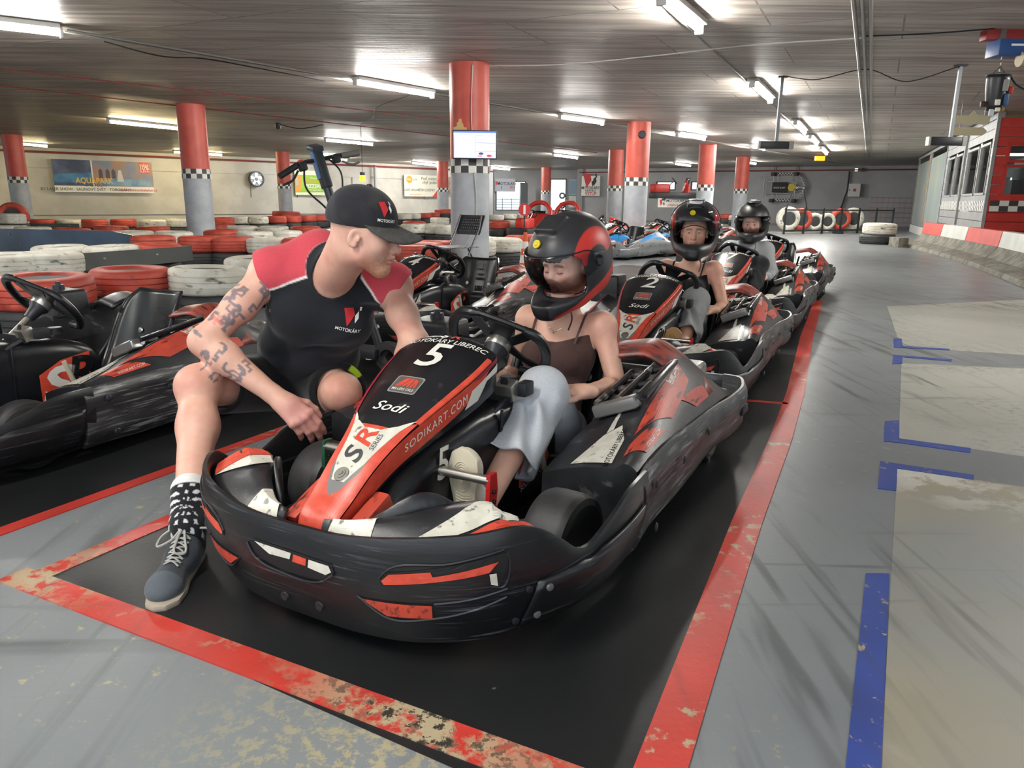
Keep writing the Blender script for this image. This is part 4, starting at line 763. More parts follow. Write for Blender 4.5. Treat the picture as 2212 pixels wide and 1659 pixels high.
for z0, z1 in ((1.24, 1.80), (1.90, 2.24)):
    slab('window_pane', Z, rt, nR, 0.2, 3.4, z0, z1, 0.006, M_glass, 0.0)
    for z in (z0-0.03, z1-0.02): slab('window_frame', Z, rt, nR, 0.18, 3.4, z, z+0.05, 0.05, M_br)
    slab('window_frame', Z, rt, nR, 0.18, 0.24, z0, z1, 0.05, M_br)
slab('plank_post', Z, bt, nG, 3.65, 3.78, 0, bh, 0.08, M_bg); slab('corner_post', Z, bt, nG, -0.04, 0.06, 0, bh, 0.06, M_bg)
def checks(o, t, n, s0, s1, z0, z1, cols, off):
    mb = MB(); nn = int(round((s1-s0)/cols)); mb.grid(lambda u, v: o+t*(s0+(s1-s0)*u)+n*off+Vector((0, 0, z0+(z1-z0)*v)), nn, 2, mf=lambda u, v: (int(u*nn)+int(v*2)) % 2); mb.build('check_band', [M_white, mat('check_dark', '3C3C40', 0.5)], bo, smooth=False)
checks(Z, rt, nR, 0.03, 3.6, 0.93, 1.14, 0.17, 0.042); checks(Z, bt, nG, 0.1, 7.2, 0.93, 1.14, 0.11, 0.042)
# glazed far end of the booth
for i, (a, b) in enumerate(((7.5, 11.6), (12.1, 16.0))):
    slab('glazed_panel', Z, bt, nG, a, b, 0.3, 2.55, 0.02, mat('glaze_pale', 'B9BFAE', 0.15, noise=0.5, col2='A8B4B4'))
    for s in (a-0.06, b): slab('window_frame', Z, bt, nG, s, s+0.08, 0, bh, 0.05, M_bg)
slab('wood_post', Z, bt, nG, 11.75, 11.95, 0, bh, 0.05, mat('wood_pale', 'A8895A', 0.6)); slab('sill_board', Z, bt, nG, 7.4, 16.2, 0, 0.28, 0.06, mat('sill_white', 'C8C8C4', 0.6))
# room behind the booth windows: back wall, desk and a seated silhouette of shelves
slab('inner_wall', Z, bt, nG, 0, 16.2, 0, bh, 0.05, mat('booth_inside', '9AA09E', 0.7), -3.2)
slab('desk', Z, rt, nR, 0.3, 3.3, 1.14, 1.18, 0.5, M_dark, -0.6)
for s, w_, z1, c in ((0.5, 0.5, 1.55, '2A2A2C'), (1.1, 0.3, 1.48, '5A3A34'), (1.5, 0.12, 1.42, 'D8D8D4')): slab('office_item', Z, rt, nR, s, s+w_, 1.18, z1, 0.2, mat('office_'+c, c, 0.5), -0.5)
slab('lamp_glow_bar', Z, rt, nR, 0.35, 0.9, 2.05, 2.10, 0.06, mat('lamp_lit_warm', 'FFE9B0', 0.4, emit=('FFE2A0', 4.0)), -0.9)
# direction arrows board and small vent above the booth edge
q = Vector(D(2100, 262, 14.0)); t = thing('arrow_sign', 'two pale arrow boards hanging under the ceiling before the booth', 'sign', q); t.scale = (.52, 1, .62)
MB().prism([(-0.62, 0.03), (-0.15, 0.03), (0, 0.16), (0.15, 0.03), (0.58, 0.03), (0.58, -0.2), (-0.62, -0.2)], 0.02, Matrix.Rotation(R(90), 4, 'X')).build('arrow_board', mat('arrow_cream', 'C9BE9E', 0.6), t, smooth=False).location = (0, 0, 0.12)
MB().prism([(-0.68, 0.1), (0.4, 0.1), (0.55, 0), (0.4, -0.12), (-0.68, -0.12)], 0.02, Matrix.Rotation(R(90), 4, 'X')).build('arrow_board', mat('arrow_cream', 'C9BE9E', 0.6), t, smooth=False).location = (0, 0, -0.27)
for s_ in (-.4, .4): MB().tube([(s_, 0.01, -0.38), (s_, 0.01, (CEIL-q.z)/.62)], 0.008, 5).build('hanger', M_steel, t)
# ---------------------------------------------------------------- rack of upright tyres and pallet fence
rk0 = Vector(G(1692, 506, 0)); rk1 = Vector(G(1925, 503, 0)); rd = (rk1-rk0).normalized(); L_ = (rk1-rk0).length
rk = thing('tyre_rack', 'long black steel rack holding six upright tyres', 'rack', rk0, math.atan2(rd.y, rd.x))
mb = MB(); mb.box((L_/2, 0, 0.12), (L_, 0.05, 0.05)); mb.box((L_/2, 0, 0.82), (L_, 0.05, 0.05))
for s in np.linspace(0.02, L_-0.02, 7): mb.box((s, 0, 0.45), (0.05, 0.05, 0.9))
mb.tube([(0.0, 0, 0.8), (0.35, 0, 1.55), (0.75, 0, 1.55), (1.0, 0, 0.8)], 0.025, 6); mb.box((L_/2-0.2, 0, 0.05), (0.1, 0.6, 0.1)); mb.build('frame', M_dark, rk)
mb = MB().boxa((0, 0.1, 0), (L_, 0.7, 0.06)); mb.build('base_board', mat('board_pale', '9E9C96', 0.6), rk, smooth=False)
xs = [1712, 1747, 1783, 1817, 1853, 1888]
for i, (x, c, s, n) in enumerate(zip(xs, 'wrwwrw', (1.28, 1.2, 0.95, 0.95, 1.2, 1.25), ('large white tyre at the left end of the black rack', 'large red tyre, second from the left in the black rack', 'small white tyre beside the left red one in the rack', 'small white tyre in the middle right of the rack', 'large red tyre in the right half of the rack', 'large white tyre at the right end of the rack'))):
    p = Vector(G(x, 506, 0.0)); u = (p-rk0).dot(rd); p = rk0+rd*u; r_ = 0.32*s
    o = tyre((p.x, p.y+0.42, 0.11+r_), c, n, 'upright tyres in the rack', s, (R(90), 0, R(2)))
pf = Vector(G(1885, 500, 0)); fn = thing('pallet_fence', 'reddish mesh and pallet fence behind the tyre rack', 'fence', (pf.x+1.0, pf.y+1.5, 0), R(15))
M_pal = mat('pallet_wood', '8A6A58', 0.7, noise=4, col2='7A4A42')
for k in range(7): MB().boxa((1.9+k*0.26, 0.02*k, 0), (2.05+k*0.26, 0.03+0.02*k, 1.35)).build('board', M_pal, fn, smooth=False)
mb = MB()
for k in range(9): mb.tube([(-0.6+k*0.28, 0, 0.2), (-0.6+k*0.28, 0, 1.35)], 0.008, 4)
for k in range(6): mb.tube([(-0.6, 0, 0.3+k*0.2), (1.7, 0, 0.3+k*0.2)], 0.008, 4)
mb.build('wire_mesh', mat('wire_red', 'A06A6E', 0.5), fn)
# ---------------------------------------------------------------- rental karts (local axes: +y drives forward, +x the driver's right, origin on the floor)
def scratch_mat(name, base, pale, lo, hi, rough=0.42, st=(5, 5, 90), pale2=None, lo2=0.6):
    t = NT(name); a = t.rng(t.noise(1.0, t.mp(st), 5, 0.65, 0.3), lo, hi); b = t.rng(t.noise(4.0), 0.35, 0.62)
    c = t.mix(t.mul(a, b), base, pale); c = t.mix(t.mul(t.rng(t.noise(2.2, t.mp((1, 1, 2.0), 0, (3, 1, 2))), lo2, lo2+0.2), 0.5), c, pale2 or pale)
    return t.out(c, t.rng(t.noise(6), 0.3, 0.7, rough-0.1, rough+0.1), t.noise(1.0, t.mp((9, 9, 60)), 4), 0.12, 0.006)
M_bump = scratch_mat('bumper_plastic', '131416', '606266', 0.57, 0.72, 0.36, pale2='2A2C30', lo2=0.55, st=(4, 4, 120))
M_side = scratch_mat('worn_side_plastic', '242527', '8E8E8E', 0.53, 0.64, 0.38, pale2='66676A', lo2=0.50)
M_pod = mat('pod_plastic', '1B1C1E', 0.36, noise=7, col2='2E2F32', bump=(60, 0.08), dirt=(18, '4E4E50', (0.62, 0.72)))
M_blk = mat('console_plastic', '121316', 0.28, noise=9, col2='17191D', bump=(90, 0.06))
M_fair = mat('fairing_black', '131316', 0.26, noise=5, col2='1C1C20', dirt=(14, '3A3836', (0.63, 0.75), (1, 1, 1)))
M_kred = mat('sticker_red', 'CF4C38', 0.35, noise=40, col2='C04430', dirt=(6, '8E5A4E', (0.68, 0.8)))
M_kredw = mat('sticker_red_worn', 'CA4C38', 0.42, noise=10, col2='B54434', dirt=(9, '3A2523', (0.56, 0.68), (7, 1.2, 5)))
M_arch = mat('arch_red_worn', '9A4236', 0.4, noise=12, col2='5A3E3A', ramp=(0.46, 0.62), dirt=(9, '242224', (0.52, 0.68), (1.5, 6, 2)))
M_kcream = mat('sticker_cream', 'D2CFC2', 0.4, noise=20, col2='C4C0B2', dirt=(45, '6A675E', (0.60, 0.68)))
M_kgrey = mat('sticker_grey', '6E6C6A', 0.4); M_num = mat('number_white', 'DAD7CE', 0.4)
M_seat = mat('seat_shell', '141517', 0.3, noise=6, col2='1C1D20'); M_foam = mat('seat_foam', '1E1E20', 0.85, bump=(180, 0.2))
M_sw = mat('wheel_rubber', '17171A', 0.36, bump=(140, 0.1)); M_alu = mat('aluminium', 'B4B1A8', 0.32, 0.9); M_kr2 = mat('pedal_red', 'B01F1E', 0.35)
M_rub = mat('slick_rubber', '2A2A2B', 0.55, noise=10, col2='38383A', bump=(120, 0.1)); M_sidew = mat('rubber_sidewall', '1A1A1B', 0.5); M_rim = mat('wheel_rim', '2B2B2D', 0.35, 0.7)
M_silv = mat('worn_silver', '8E8C88', 0.33, 0.5, noise=14, col2='3A3A3C', ramp=(0.5, 0.62))
M_tray = mat('worn_tray', '26272A', 0.24, 0.2, noise=22, col2='8F8C88', ramp=(0.56, 0.70), coat=0.3)
M_tank = mat('tank_plastic', '1F2022', 0.45, noise=50, col2='27282A')
BH = [(0, 1.09), (.16, 1.087), (.30, 1.057), (.43, .985), (.535, .85), (.59, .68), (.61, .5), (.608, .33)]
_bp = [(x, y) for x, y in BH[::-1]]+[(-x, y) for x, y in BH[1:]]
_bd = [0]
for _a, _b in zip(_bp, _bp[1:]): _bd.append(_bd[-1]+math.dist(_a, _b))
BL = _bd[-1]/2; _bd = [d-BL for d in _bd]; bx_ = interp(_bd, [p[0] for p in _bp]); by_ = interp(_bd, [p[1] for p in _bp])
bzt = interp([0, .15, .3, .45, .6, .67, .75, .88, 1.0, 1.15], [.305, .31, .325, .335, .33, .29, .232, .258, .298, .306]); bzb = interp([0, .3, .6, .9, 1.15], [.047, .052, .06, .055, .065])
def bnorm(u):
    e = 0.01; t = Vector((bx_(u+e)-bx_(u-e), by_(u+e)-by_(u-e), 0)).normalized(); return Vector((-t.y, t.x, 0)) if (-t.y*bx_(u)+t.x*(by_(u)-0.2)) > 0 else Vector((t.y, -t.x, 0))
def bsurf(u, z, off=0.0):
    u = max(-BL, min(BL, u)); zt, zb = bzt(abs(u)), bzb(abs(u)); h = (z-zb)/(zt-zb); o = -0.045*max(0, 1-h)**2.2*(1 if h > -.2 else 1)+0.012*math.sin(math.pi*min(max(h, 0), 1))+off
    n = bnorm(u); return Vector((bx_(u), by_(u), z))+n*o
FP = [(1.035, .240, .050), (1.018, .290, .057), (.956, .342, .064), (.88, .402, .073), (.806, .450, .086), (.707, .512, .118), (.639, .548, .136), (.512, .609, .158), (.438, .642, .160), (.405, .650, .154), (.380, .640, .146)]
_fl = [0]
for _a, _b in zip(FP, FP[1:]): _fl.append(_fl[-1]+math.dist(_a[:2], _b[:2]))
FL = _fl[-1]; f_y = interp(_fl, [p[0] for p in FP]); f_z = interp(_fl, [p[1] for p in FP]); f_w = interp(_fl, [p[2] for p in FP])
def fly(y): return float(np.interp(-y, [-p[0] for p in FP], _fl))
def fsurf(c, l, off=0.0):
    l = min(max(l, 0), FL); e = 0.01; t = Vector((0, f_y(min(l+e, FL))-f_y(max(l-e, 0)), f_z(min(l+e, FL))-f_z(max(l-e, 0)))).normalized(); up = Vector((1, 0, 0)).cross(t); up = up if up.z > 0 else -up
    w = f_w(l); cr = 0.010+0.20*w*(l/FL)*0.9; ac = abs(c); s = 1 if c >= 0 else -1
    dp = 0.045+0.075*(l/FL)
    if ac <= 1:
        p = Vector((s*w*ac, f_y(l), f_z(l)))-up*(cr*ac**2.6); n = (up+Vector((s*0.5*ac**2, 0, 0))).normalized()
    else:
        k = (ac-1)/0.6; p = Vector((s*w*(1.0-0.10*k*k), f_y(l), f_z(l)))-up*cr+Vector((0, -0.02*k, -dp*k)); n = Vector((s, 0, 0.12)).normalized()
    return p+n*off
def ftop(off):
    return lambda x, l: fsurf(-x/f_w(min(max(l, 0), FL)), l, off)
POD = [(.32, .24, .27, .505, .298, .572, .298), (.15, .275, .27, .49, .345, .578, .302), (-.05, .32, .29, .48, .415, .582, .302), (-.25, .34, .31, .475, .462, .585, .302), (-.42, .345, .32, .468, .486, .585, .302), (-.60, .33, .34, .47, .44, .585, .296), (-.82, .24, .36, .475, .29, .58, .275)]
_py = [-p[0] for p in POD]; _pf = [interp(_py, [p[k] for p in POD]) for k in range(1, 7)]
def psurf(side, a, y, off=0.0):             # a in 0..1 inner slope, 1..2 outer slope, -1..0 inner wall
    zi, xi, xr, zr, xo, zo = [f(-y) for f in _pf]
    if a < 0: x, z = xi, zi*(1+a)+0.06*(-a)
    elif a <= 1: x, z = xi+(xr-xi)*a, zi+(zr-zi)*a+0.010*math.sin(math.pi*a)
    else: k = a-1; x, z = xr+(xo-xr)*k, zr+(zo-zr)*k+0.018*math.sin(math.pi*k)
    n = Vector((0.15, 0.3, 0.9)) if a <= 1 else Vector((0.75, 0.15, 0.6)); n.normalize(); p = Vector((x, y, z))+n*off
    p.x *= side; return p
def num_decals(t, num, sub):
    fa = [c for c in t.children if c.name.split('.')[0] == 'fairing'][0]
    for s, y, size, b in ((str(num), .512, .125, .012),):
        vs, fs = text2d(s, size*1.25, b, 0.12); l0 = fly(y); decal(vs, [f for f in fs], lambda x, yy: ftop(0.0016)(x*1.12, l0+yy), 'number', M_num, fa, 0.03)
    if sub:
        con = [c for c in t.children if c.name.split('.')[0] == 'console'][0]; vs, fs = text2d(str(num), 0.13, 0.008, 0.1)
        decal(vs, fs, lambda x, yy: (-0.131-0.0*x, .655-x, .345+yy), 'number', M_num, con, 0.5)
def build_kart():
    t = thing('kart', 'k', 'kart')
    # floor pan and tubes
    MB().prism([(-.10, .98), (-.30, .80), (-.33, .1), (-.36, -.85), (.36, -.85), (.33, .1), (.30, .80), (.10, .98)], 0.02, z0=0.035).build('floor_pan', M_dark, t, smooth=False, fix=True)
    fr = MB()
    for s in (-1, 1): fr.tube([(s*.10, 1.0, .07), (s*.28, .85, .07), (s*.30, .2, .07), (s*.34, -.9, .09)], 0.016, 8); fr.tube([(s*.30, .40, .10), (s*.46, .36, .12)], 0.016, 8); fr.tube([(s*.30, .56, .08), (s*.40, .52, .12)], 0.014, 8); fr.tube([(s*.07, .60, .10), (s*.38, .53, .13)], 0.009, 6); fr.tube([(s*.2, -.1, .08), (s*.24, -.44, .42)], 0.012, 6)
    fr.tube([(-.5, -.72, .14), (.5, -.72, .14)], 0.02, 10); fr.build('frame', mat('frame_black', '1C1C1F', 0.35, 0.4), t)
    # front bumper
    mb = MB(); nu = 96; prof = [(k/9, 0) for k in range(10)]
    rows = []
    for i in range(nu+1):
        u = -BL+2*BL*i/nu; zt, zb = bzt(abs(u)), bzb(abs(u)); n = bnorm(u); r = [bsurf(u, zb+(zt-zb)*h) for h, _ in prof]; top = r[-1]
        r += [top-n*0.003+Vector((0, 0, .006)), top-n*0.013+Vector((0, 0, .006)), top-n*0.017-Vector((0, 0, .003)), r[5]-n*0.03, r[0]-n*0.02]; rows.append(r)
    N = len(rows[0]); mb.v = [tuple(p) for r in rows for p in r]
    mb.f = [(i*N+k, (i+1)*N+k, (i+1)*N+(k+1) % N, i*N+(k+1) % N) for i in range(nu) for k in range(N)]+[tuple(range(N)), tuple(nu*N+k for k in range(N-1, -1, -1))]; mb.m = [0]*len(mb.f)
    bp = mb.build('front_bumper', M_bump, t, angle=24, fix=True)
    bd = lambda off: (lambda u, z: bsurf(u, z, off))
    def bdec(poly, m, nm, off=0.0025, s=1):
        vs, fs = poly2d([(s*a, b) for a, b in poly]); return decal(vs, fs, bd(off), nm, m, bp, 0.05)
    bdec([(-.142, .238), (-.115, .252), (.125, .246), (.13, .222), (.105, .204), (-.03, .186), (-.125, .214)], M_slot, 'slot', 0.0015)
    bdec([(-.118, .246), (.0, .243), (-.005, .226), (-.07, .224)], M_kcream, 'slot_panel'); bdec([(.008, .242), (.048, .241), (.045, .222), (.003, .222)], M_kred, 'slot_panel'); bdec([(.056, .241), (.115, .240), (.122, .226), (.105, .215), (.052, .220)], M_kcream, 'slot_panel')
    mbr = MB()
    for pl in ([(-.142, .238), (-.125, .212), (-.03, .184), (.105, .202), (.13, .224)],): mbr.tube([bsurf(u, z, 0.004) for u, z in smoothpts(pl, 5)], 0.0035, 6)
    for s in (-1, 1):
        bdec([(.245, .232), (.262, .252), (.50, .292), (.528, .296), (.53, .275), (.512, .214), (.488, .222), (.498, .258), (.25, .219)], M_slot, 'slot', 0.0015, s)
        bdec([(.25, .231), (.268, .249), (.36, .262), (.365, .250), (.495, .275), (.508, .277), (.494, .262), (.487, .254), (.256, .222)], M_kred, 'slot_panel', 0.003, s)
        bdec([(.487, .25), (.503, .25), (.507, .218), (.491, .224)], M_kcream, 'slot_panel', 0.003, s)
        bdec([(.186, .178), (.366, .180), (.366, .134), (.25, .130)], M_slot, 'slot', 0.0015, s); bdec([(.196, .175), (.361, .176), (.361, .139), (.254, .136)], M_kredw, 'slot_panel', 0.003, s)
        for pl in ([(.186, .180), (.25, .130), (.366, .138), (.46, .160), (.53, .182)], [(.366, .180), (.45, .190), (.53, .205)], [(.528, .30), (.534, .272), (.516, .212), (.492, .218)], [(.245, .236), (.262, .256), (.40, .28), (.52, .302)]):
            mbr.tube([bsurf(s*u, z, 0.001) for u, z in smoothpts(pl, 5)], 0.0035, 6)
        # separate corner plate overlapping the end of the bumper
        MBc = MB(); MBc.grid(lambda a, b: bsurf(s*(.575+.03*b+(.50)*a), .072+(min(.205+.03*a, bzt(.6+.5*a)-.02)-.072)*b, 0.010), 24, 5); MBc.build('corner_plate', M_bump, t, solid=0.008)
        for u, z in ((.635, .185), (.618, .108), (.585, .19), (.565, .10)):
            c = bsurf(s*u, z, 0.010 if u > .6 else 0.002); n = bnorm(s*u); MB().lathe([(0, .003), (.004, .003), (.0045, .005), (.009, .004), (.010, 0), (0, 0)], 12, M=Matrix.Translation(c) @ n.to_track_quat('Z', 'Y').to_matrix().to_4x4()).build('bolt', mat('bolt_zinc', '77787A', 0.45, 0.5) if u > .6 else M_dark, bp)
    mbr.build('slot_rim', M_bump, bp)
    for u, z in ((-.054, .105), (.06, .112)):
        c = bsurf(u, z, 0.002); n = bnorm(u); MB().lathe([(0, .003), (.004, .004), (.011, .004), (.013, 0), (0, 0)], 12, M=Matrix.Translation(c) @ n.to_track_quat('Z', 'Y').to_matrix().to_4x4()).build('bolt', M_dark, bp)
    # decks between bumper and nose
    def dk(s, u, b, off=0.0):
        w = float(np.interp(u, [.06, .12, .22, .36, .50, .62, .76], [.03, .05, .10, .16, .16, .10, .03])); n = bnorm(s*u); p = Vector((bx_(s*u), by_(s*u), bzt(u)-0.030+0.010*math.sin(math.pi*b)))-n*(0.024+w*b); p.z += 0.038*min(b*1.6, 1)*(1 if u < .55 else 0.5)+off; return p
    for s in (-1, 1):
        d = MB().grid(lambda a, b: dk(s, .06+.70*(a if s > 0 else 1-a), b), 28, 6).build('nose_deck', M_pod, t, solid=0.010)
        def dd(poly, m, nm): vs, fs = poly2d(poly); return decal(vs, fs, lambda u, b: dk(s, u, b, .003), nm, m, d, 0.05)
        dd([(.08, .15), (.20, .12), (.19, .95), (.09, .9)], M_kcream, 'sticker')
        if s < 0:
            dd([(.46, .04), (.62, .04), (.55, .97), (.48, .97)], M_kred, 'sticker'); dd([(.37, .62), (.455, .04), (.475, .97), (.38, .97)], M_kcream, 'sticker'); continue_deck = False
        else: dd([(.30, .10), (.52, .85), (.62, .8), (.60, .42), (.36, .08)], M_kcream, 'sticker'); dd([(.38, .05), (.60, .40), (.66, .7), (.66, .3), (.58, .05)], M_kred, 'sticker')
        dd([(.685, .1), (.70, .1), (.70, .9), (.685, .9)], M_kcream, 'sticker'); dd([(.665, .1), (.68, .1), (.68, .9), (.665, .9)], M_kred, 'sticker')
        # upright fender edge before the wheel
        MB().grid(lambda a, b: dk(s, .16+.30*a, 1.0)+Vector((0, -0.01, 0.045*math.sin(math.pi*min(a*1.3, 1))*(1-b)-.12*b)), 10, 3).build('fender_wall', M_pod, t, solid=0.008)
        # red tongue beside the nose
        MB().box((s*-.095, .93, .285), (.045, .15, .05), rot=Matrix.Rotation(R(-22), 3, 'X')).build('nose_side', M_kredw, t, bevel=0.01)
    # fairing
    mb = MB(); nl, nc = 80, 32; mb.grid(lambda a, b: fsurf(-1.6+3.2*b, FL*a), nl, nc)
    for i in (0, nl): mb.f.append(tuple(i*(nc+1)+k for k in range(nc+1))); mb.m.append(0)
    fa = mb.build('fairing', M_fair, t, angle=40, fix=True)
    def fdec(poly, m, nm, off=0.0016, cl=True):      # poly in (c, y)
        vs, fs = poly2d([(c, fly(y)) for c, y in poly]); return decal(vs, fs, lambda c, l: fsurf(c, l, off), nm, m, fa, 0.022)
    fdec([(-1.0, 1.05), (1.0, 1.05), (1.0, .80), (.98, .74), (.80, .755), (.60, .775), (-.60, .775), (-.80, .755), (-.98, .74), (-1.0, .80)], M_kred, 'sticker_red')
    fdec([(-.62, .90), (-.34, .945), (0.0, .962), (.34, .945), (.62, .90), (.66, .84), (-.66, .84)], M_kgrey, 'sticker_grey', .0018)
    fdec([(-.60, .88), (-.30, .928), (.30, .928), (.60, .88), (.80, .775), (.92, .735), (.66, .765), (.3, .785), (-.3, .785), (-.66, .765), (-.92, .735), (-.80, .775)], M_kcream, 'sticker_cream', .0022)
    for s in (-1, 1):
        fdec([(s*1.02, 1.02), (s*1.5, .98), (s*1.5, .75), (s*1.42, .62), (s*1.25, .52), (s*1.05, .46), (s*1.04, .60), (s*1.02, .80)][::s], M_kred, 'sticker_red')
        fdec([(s*1.18, .555), (s*1.43, .585), (s*1.45, .53), (s*1.24, .49), (s*1.26, .425), (s*1.14, .415)][::s], M_num, 'sticker_flash', .002)
        fdec([(s*1.03, .56), (s*1.10, .52), (s*1.10, .415), (s*1.03, .415)][::s], mat('sticker_crimson', '8E1D2C', 0.35), 'sticker_line', .002)
        fdec([(s*.90, .74), (s*1.02, .74), (s*1.02, .46), (s*.93, .46)][::s], mat('sticker_crimson', '8E1D2C', 0.35) if s > 0 else M_kred, 'sticker_line', .0018)
        vs, fs = text2d('SODIKART.COM', 0.030, 0.0, 0.1, 1.15); l0 = fly(.685)
        decal(vs, fs, (lambda x, y: fsurf(-1.24+y/.13, l0+x, .003)) if s < 0 else (lambda x, y: fsurf(1.24-y/.13, l0-x, .003)), 'lettering', M_num, fa, 0.03)
    vs, fs = text2d('MOTOK\u00c1RY LIBEREC', 0.030, 0.012, 0.12); l0 = fly(.443); decal(vs, fs, lambda x, y: ftop(.0016)(x*0.98, l0+y), 'lettering', M_num, fa, 0.03)
    vs, fs = text2d('S', 0.040, 0.03, 0.15); l0 = fly(.412); decal(vs, fs, lambda x, y: ftop(.0016)(x*1.3-.018, l0+y*0.9), 'lettering', M_num, fa, 0.03); vs, fs = text2d('R', 0.040, 0.03, 0.15); decal(vs, fs, lambda x, y: ftop(.0016)(x*1.3+.022, l0+y*0.9), 'lettering', M_kred, fa, 0.03)
    # plate with emblem and script lettering
    rr = lambda w, h, r=.008: [(sx*(w-r)+r*math.cos(a), sy*(h-r)+r*math.sin(a)) for sx, sy, a0 in ((1, 1, 0), (-1, 1, 90), (-1, -1, 180), (1, -1, 270)) for a in (R(a0), R(a0+45), R(a0+90))]
    l0 = fly(.636); vs, fs = poly2d(rr(.046, .036)); decal(vs, fs, lambda x, y: ftop(.0015)(x, l0+y), 'emblem_plate', mat('plate_grey', '8A8884', 0.35), fa, 0.03); vs, fs = poly2d(rr(.042, .032)); decal(vs, fs, lambda x, y: ftop(.0019)(x, l0+y), 'emblem_plate', mat('plate_dark', '55524F', 0.35), fa, 0.03)
    for pl in ([(-.034, -.010), (-.012, .026), (.004, .026), (-.014, -.010)], [(-.010, -.010), (.006, .026), (.016, .026), (.012, -.010), (.006, -.010), (.006, .012), (-.002, -.010)], [(.016, -.010), (.019, .026), (.032, .018), (.034, -.010), (.028, -.010), (.026, .010), (.022, -.010)]):
        vs, fs = poly2d(pl); decal(vs, fs, lambda x, y: ftop(.0024)(x, l0+y), 'emblem', M_kred, fa, 0.03)
    vs, fs = text2d('MILLERS OILS', 0.0135, 0.01); decal(vs, fs, lambda x, y: ftop(.0024)(x*.9, l0+y-.021), 'lettering', M_num, fa, 0.03)
    l1 = fly(.712); vs, fs = text2d('Sodi', 0.058, 0.008, 0.35); decal(vs, fs, lambda x, y: ftop(.0018)(x*1.0, l1+y*.8-.006), 'lettering', M_num, fa, 0.03)
    l2 = fly(.835); vs, fs = text2d('S', 0.085, 0.02, 0.25); decal(vs, fs, lambda x, y: ftop(.0032)(-y*.95-.0, l2-.038+x*1.15), 'lettering', mat('sticker_slate', '3E3E42', 0.4), fa, 0.03)
    vs, fs = text2d('R', 0.085, 0.02, 0.25); decal(vs, fs, lambda x, y: ftop(.0032)(-y*.95-.0, l2+.022+x*1.15), 'lettering', M_kred, fa, 0.03)
    vs, fs = text2d('SERIES', 0.020, 0.0, 0.1); decal(vs, fs, lambda x, y: ftop(.0034)(-y+.038, l2+.018+x), 'lettering', mat('sticker_slate', '3E3E42', 0.4), fa, 0.03)
    c = ftop(.001)(0, fly(.912)); nn = (ftop(.02)(0, fly(.912))-c).normalized(); MB().lathe([(0, .010), (.006, .010), (.007, .006), (.012, .006), (.013, .003), (.020, .003), (.022, 0), (0, 0)], 20, M=Matrix.Translation(c) @ nn.to_track_quat('Z', 'Y').to_matrix().to_4x4()).build('nose_bolt', M_alu, fa)
    # console (fuel tank between the legs)
    ST = [(.97, .06, .17, .06), (.90, .06, .24, .10), (.80, .06, .34, .12), (.66, .06, .41, .13), (.46, .06, .44, .14), (.28, .06, .445, .155), (.14, .06, .435, .165), (.04, .06, .40, .165), (.0, .06, .36, .155)]
    mb = MB(); rk = 16
    for y, z0, z1, w in ST:
        for k in range(rk):
            a = 2*math.pi*k/rk+math.pi/rk; ca, sa = math.cos(a), math.sin(a); e = 0.28; mb.v.append((w*math.copysign(abs(ca)**e, ca), y-.02*(1-abs(sa)**2), (z0+z1)/2+(z1-z0)/2*math.copysign(abs(sa)**e, sa)))
    mb.f = [(i*rk+k, i*rk+(k+1) % rk, (i+1)*rk+(k+1) % rk, (i+1)*rk+k) for i in range(len(ST)-1) for k in range(rk)]+[tuple(range(rk-1, -1, -1)), tuple((len(ST)-1)*rk+k for k in range(rk))]; mb.m = [0]*len(mb.f)
    co = mb.build('console', M_blk, t, angle=60, fix=True)
    MB().lathe([(0, .03), (.028, .03), (.032, .026), (.032, .0), (0, 0)], 16, M=Matrix.Translation((-.03, .10, .44))).build('tank_cap', M_dark, co)
    gr = MB()
    for s in (-1, 1): gr.tube([(s*.150, .36, .43), (s*.147, .37, .2)], 0.005, 6); gr.tube(smoothpts([(s*.128, .86, .24), (s*.118, .87, .14), (s*.126, .82, .10)]), 0.006, 6)
    for q in range(1): gr.build('seam', M_blk, co)['kind'] = 'stuff'
    def cs(off): return lambda x, y: Vector((-.1665-off+.0*x, .155-x, .235+y))
    vs, fs = poly2d([(-.12, -.085), (.105, -.045), (.115, .13), (-.02, .11), (-.12, .06)]); decal(vs, fs, cs(0.0), 'sticker_red', M_kred, co, 9)
    vs, fs = text2d('S', .25, .03, .2); decal(vs, fs, lambda x, y: cs(.002)(x*1.15-.055, y*.85+.0), 'lettering', M_num, co, 9); vs, fs = text2d('R', .25, .03, .2); decal(vs, fs, lambda x, y: cs(.002)(x*.9+.06, y*.85+.03), 'lettering', M_fair, co, 9)
    vs, fs = text2d('SODIKART.COM', .026, 0, .1); decal(vs, fs, lambda x, y: cs(.003)(x-.02, y-.075+x*.17), 'lettering', M_num, co, 9)
    MB().tube([(-.172, .165, .34), (-.172, .105, .165)], 0.011, 8).build('fuel_gauge', mat('gauge_cream', 'B8B09A', 0.4), co)
    # steering
    C = Vector((0, .115, .585)); bvec = Vector((0, .66, .75)).normalized(); avec = Vector((1, 0, 0)); nrm = avec.cross(bvec); rot = R(24)
    ax = avec*math.cos(rot)+bvec*math.sin(rot); ay = -avec*math.sin(rot)+bvec*math.cos(rot)
    P = lambda x, y, z=0: C+ax*x+ay*y+nrm*z
    pr = [(0, .125), (.075, .125), (.125, .110), (.160, .055), (.168, -.01), (.158, -.07), (.13, -.115), (.085, -.125)]
    ring = [P(*p) for p in pr]
    sw = MB(); sw.tube(smoothpts([P(-.08, .127), P(0, .129), P(.08, .127)], 5), 0.013, 8, flat=0.8)
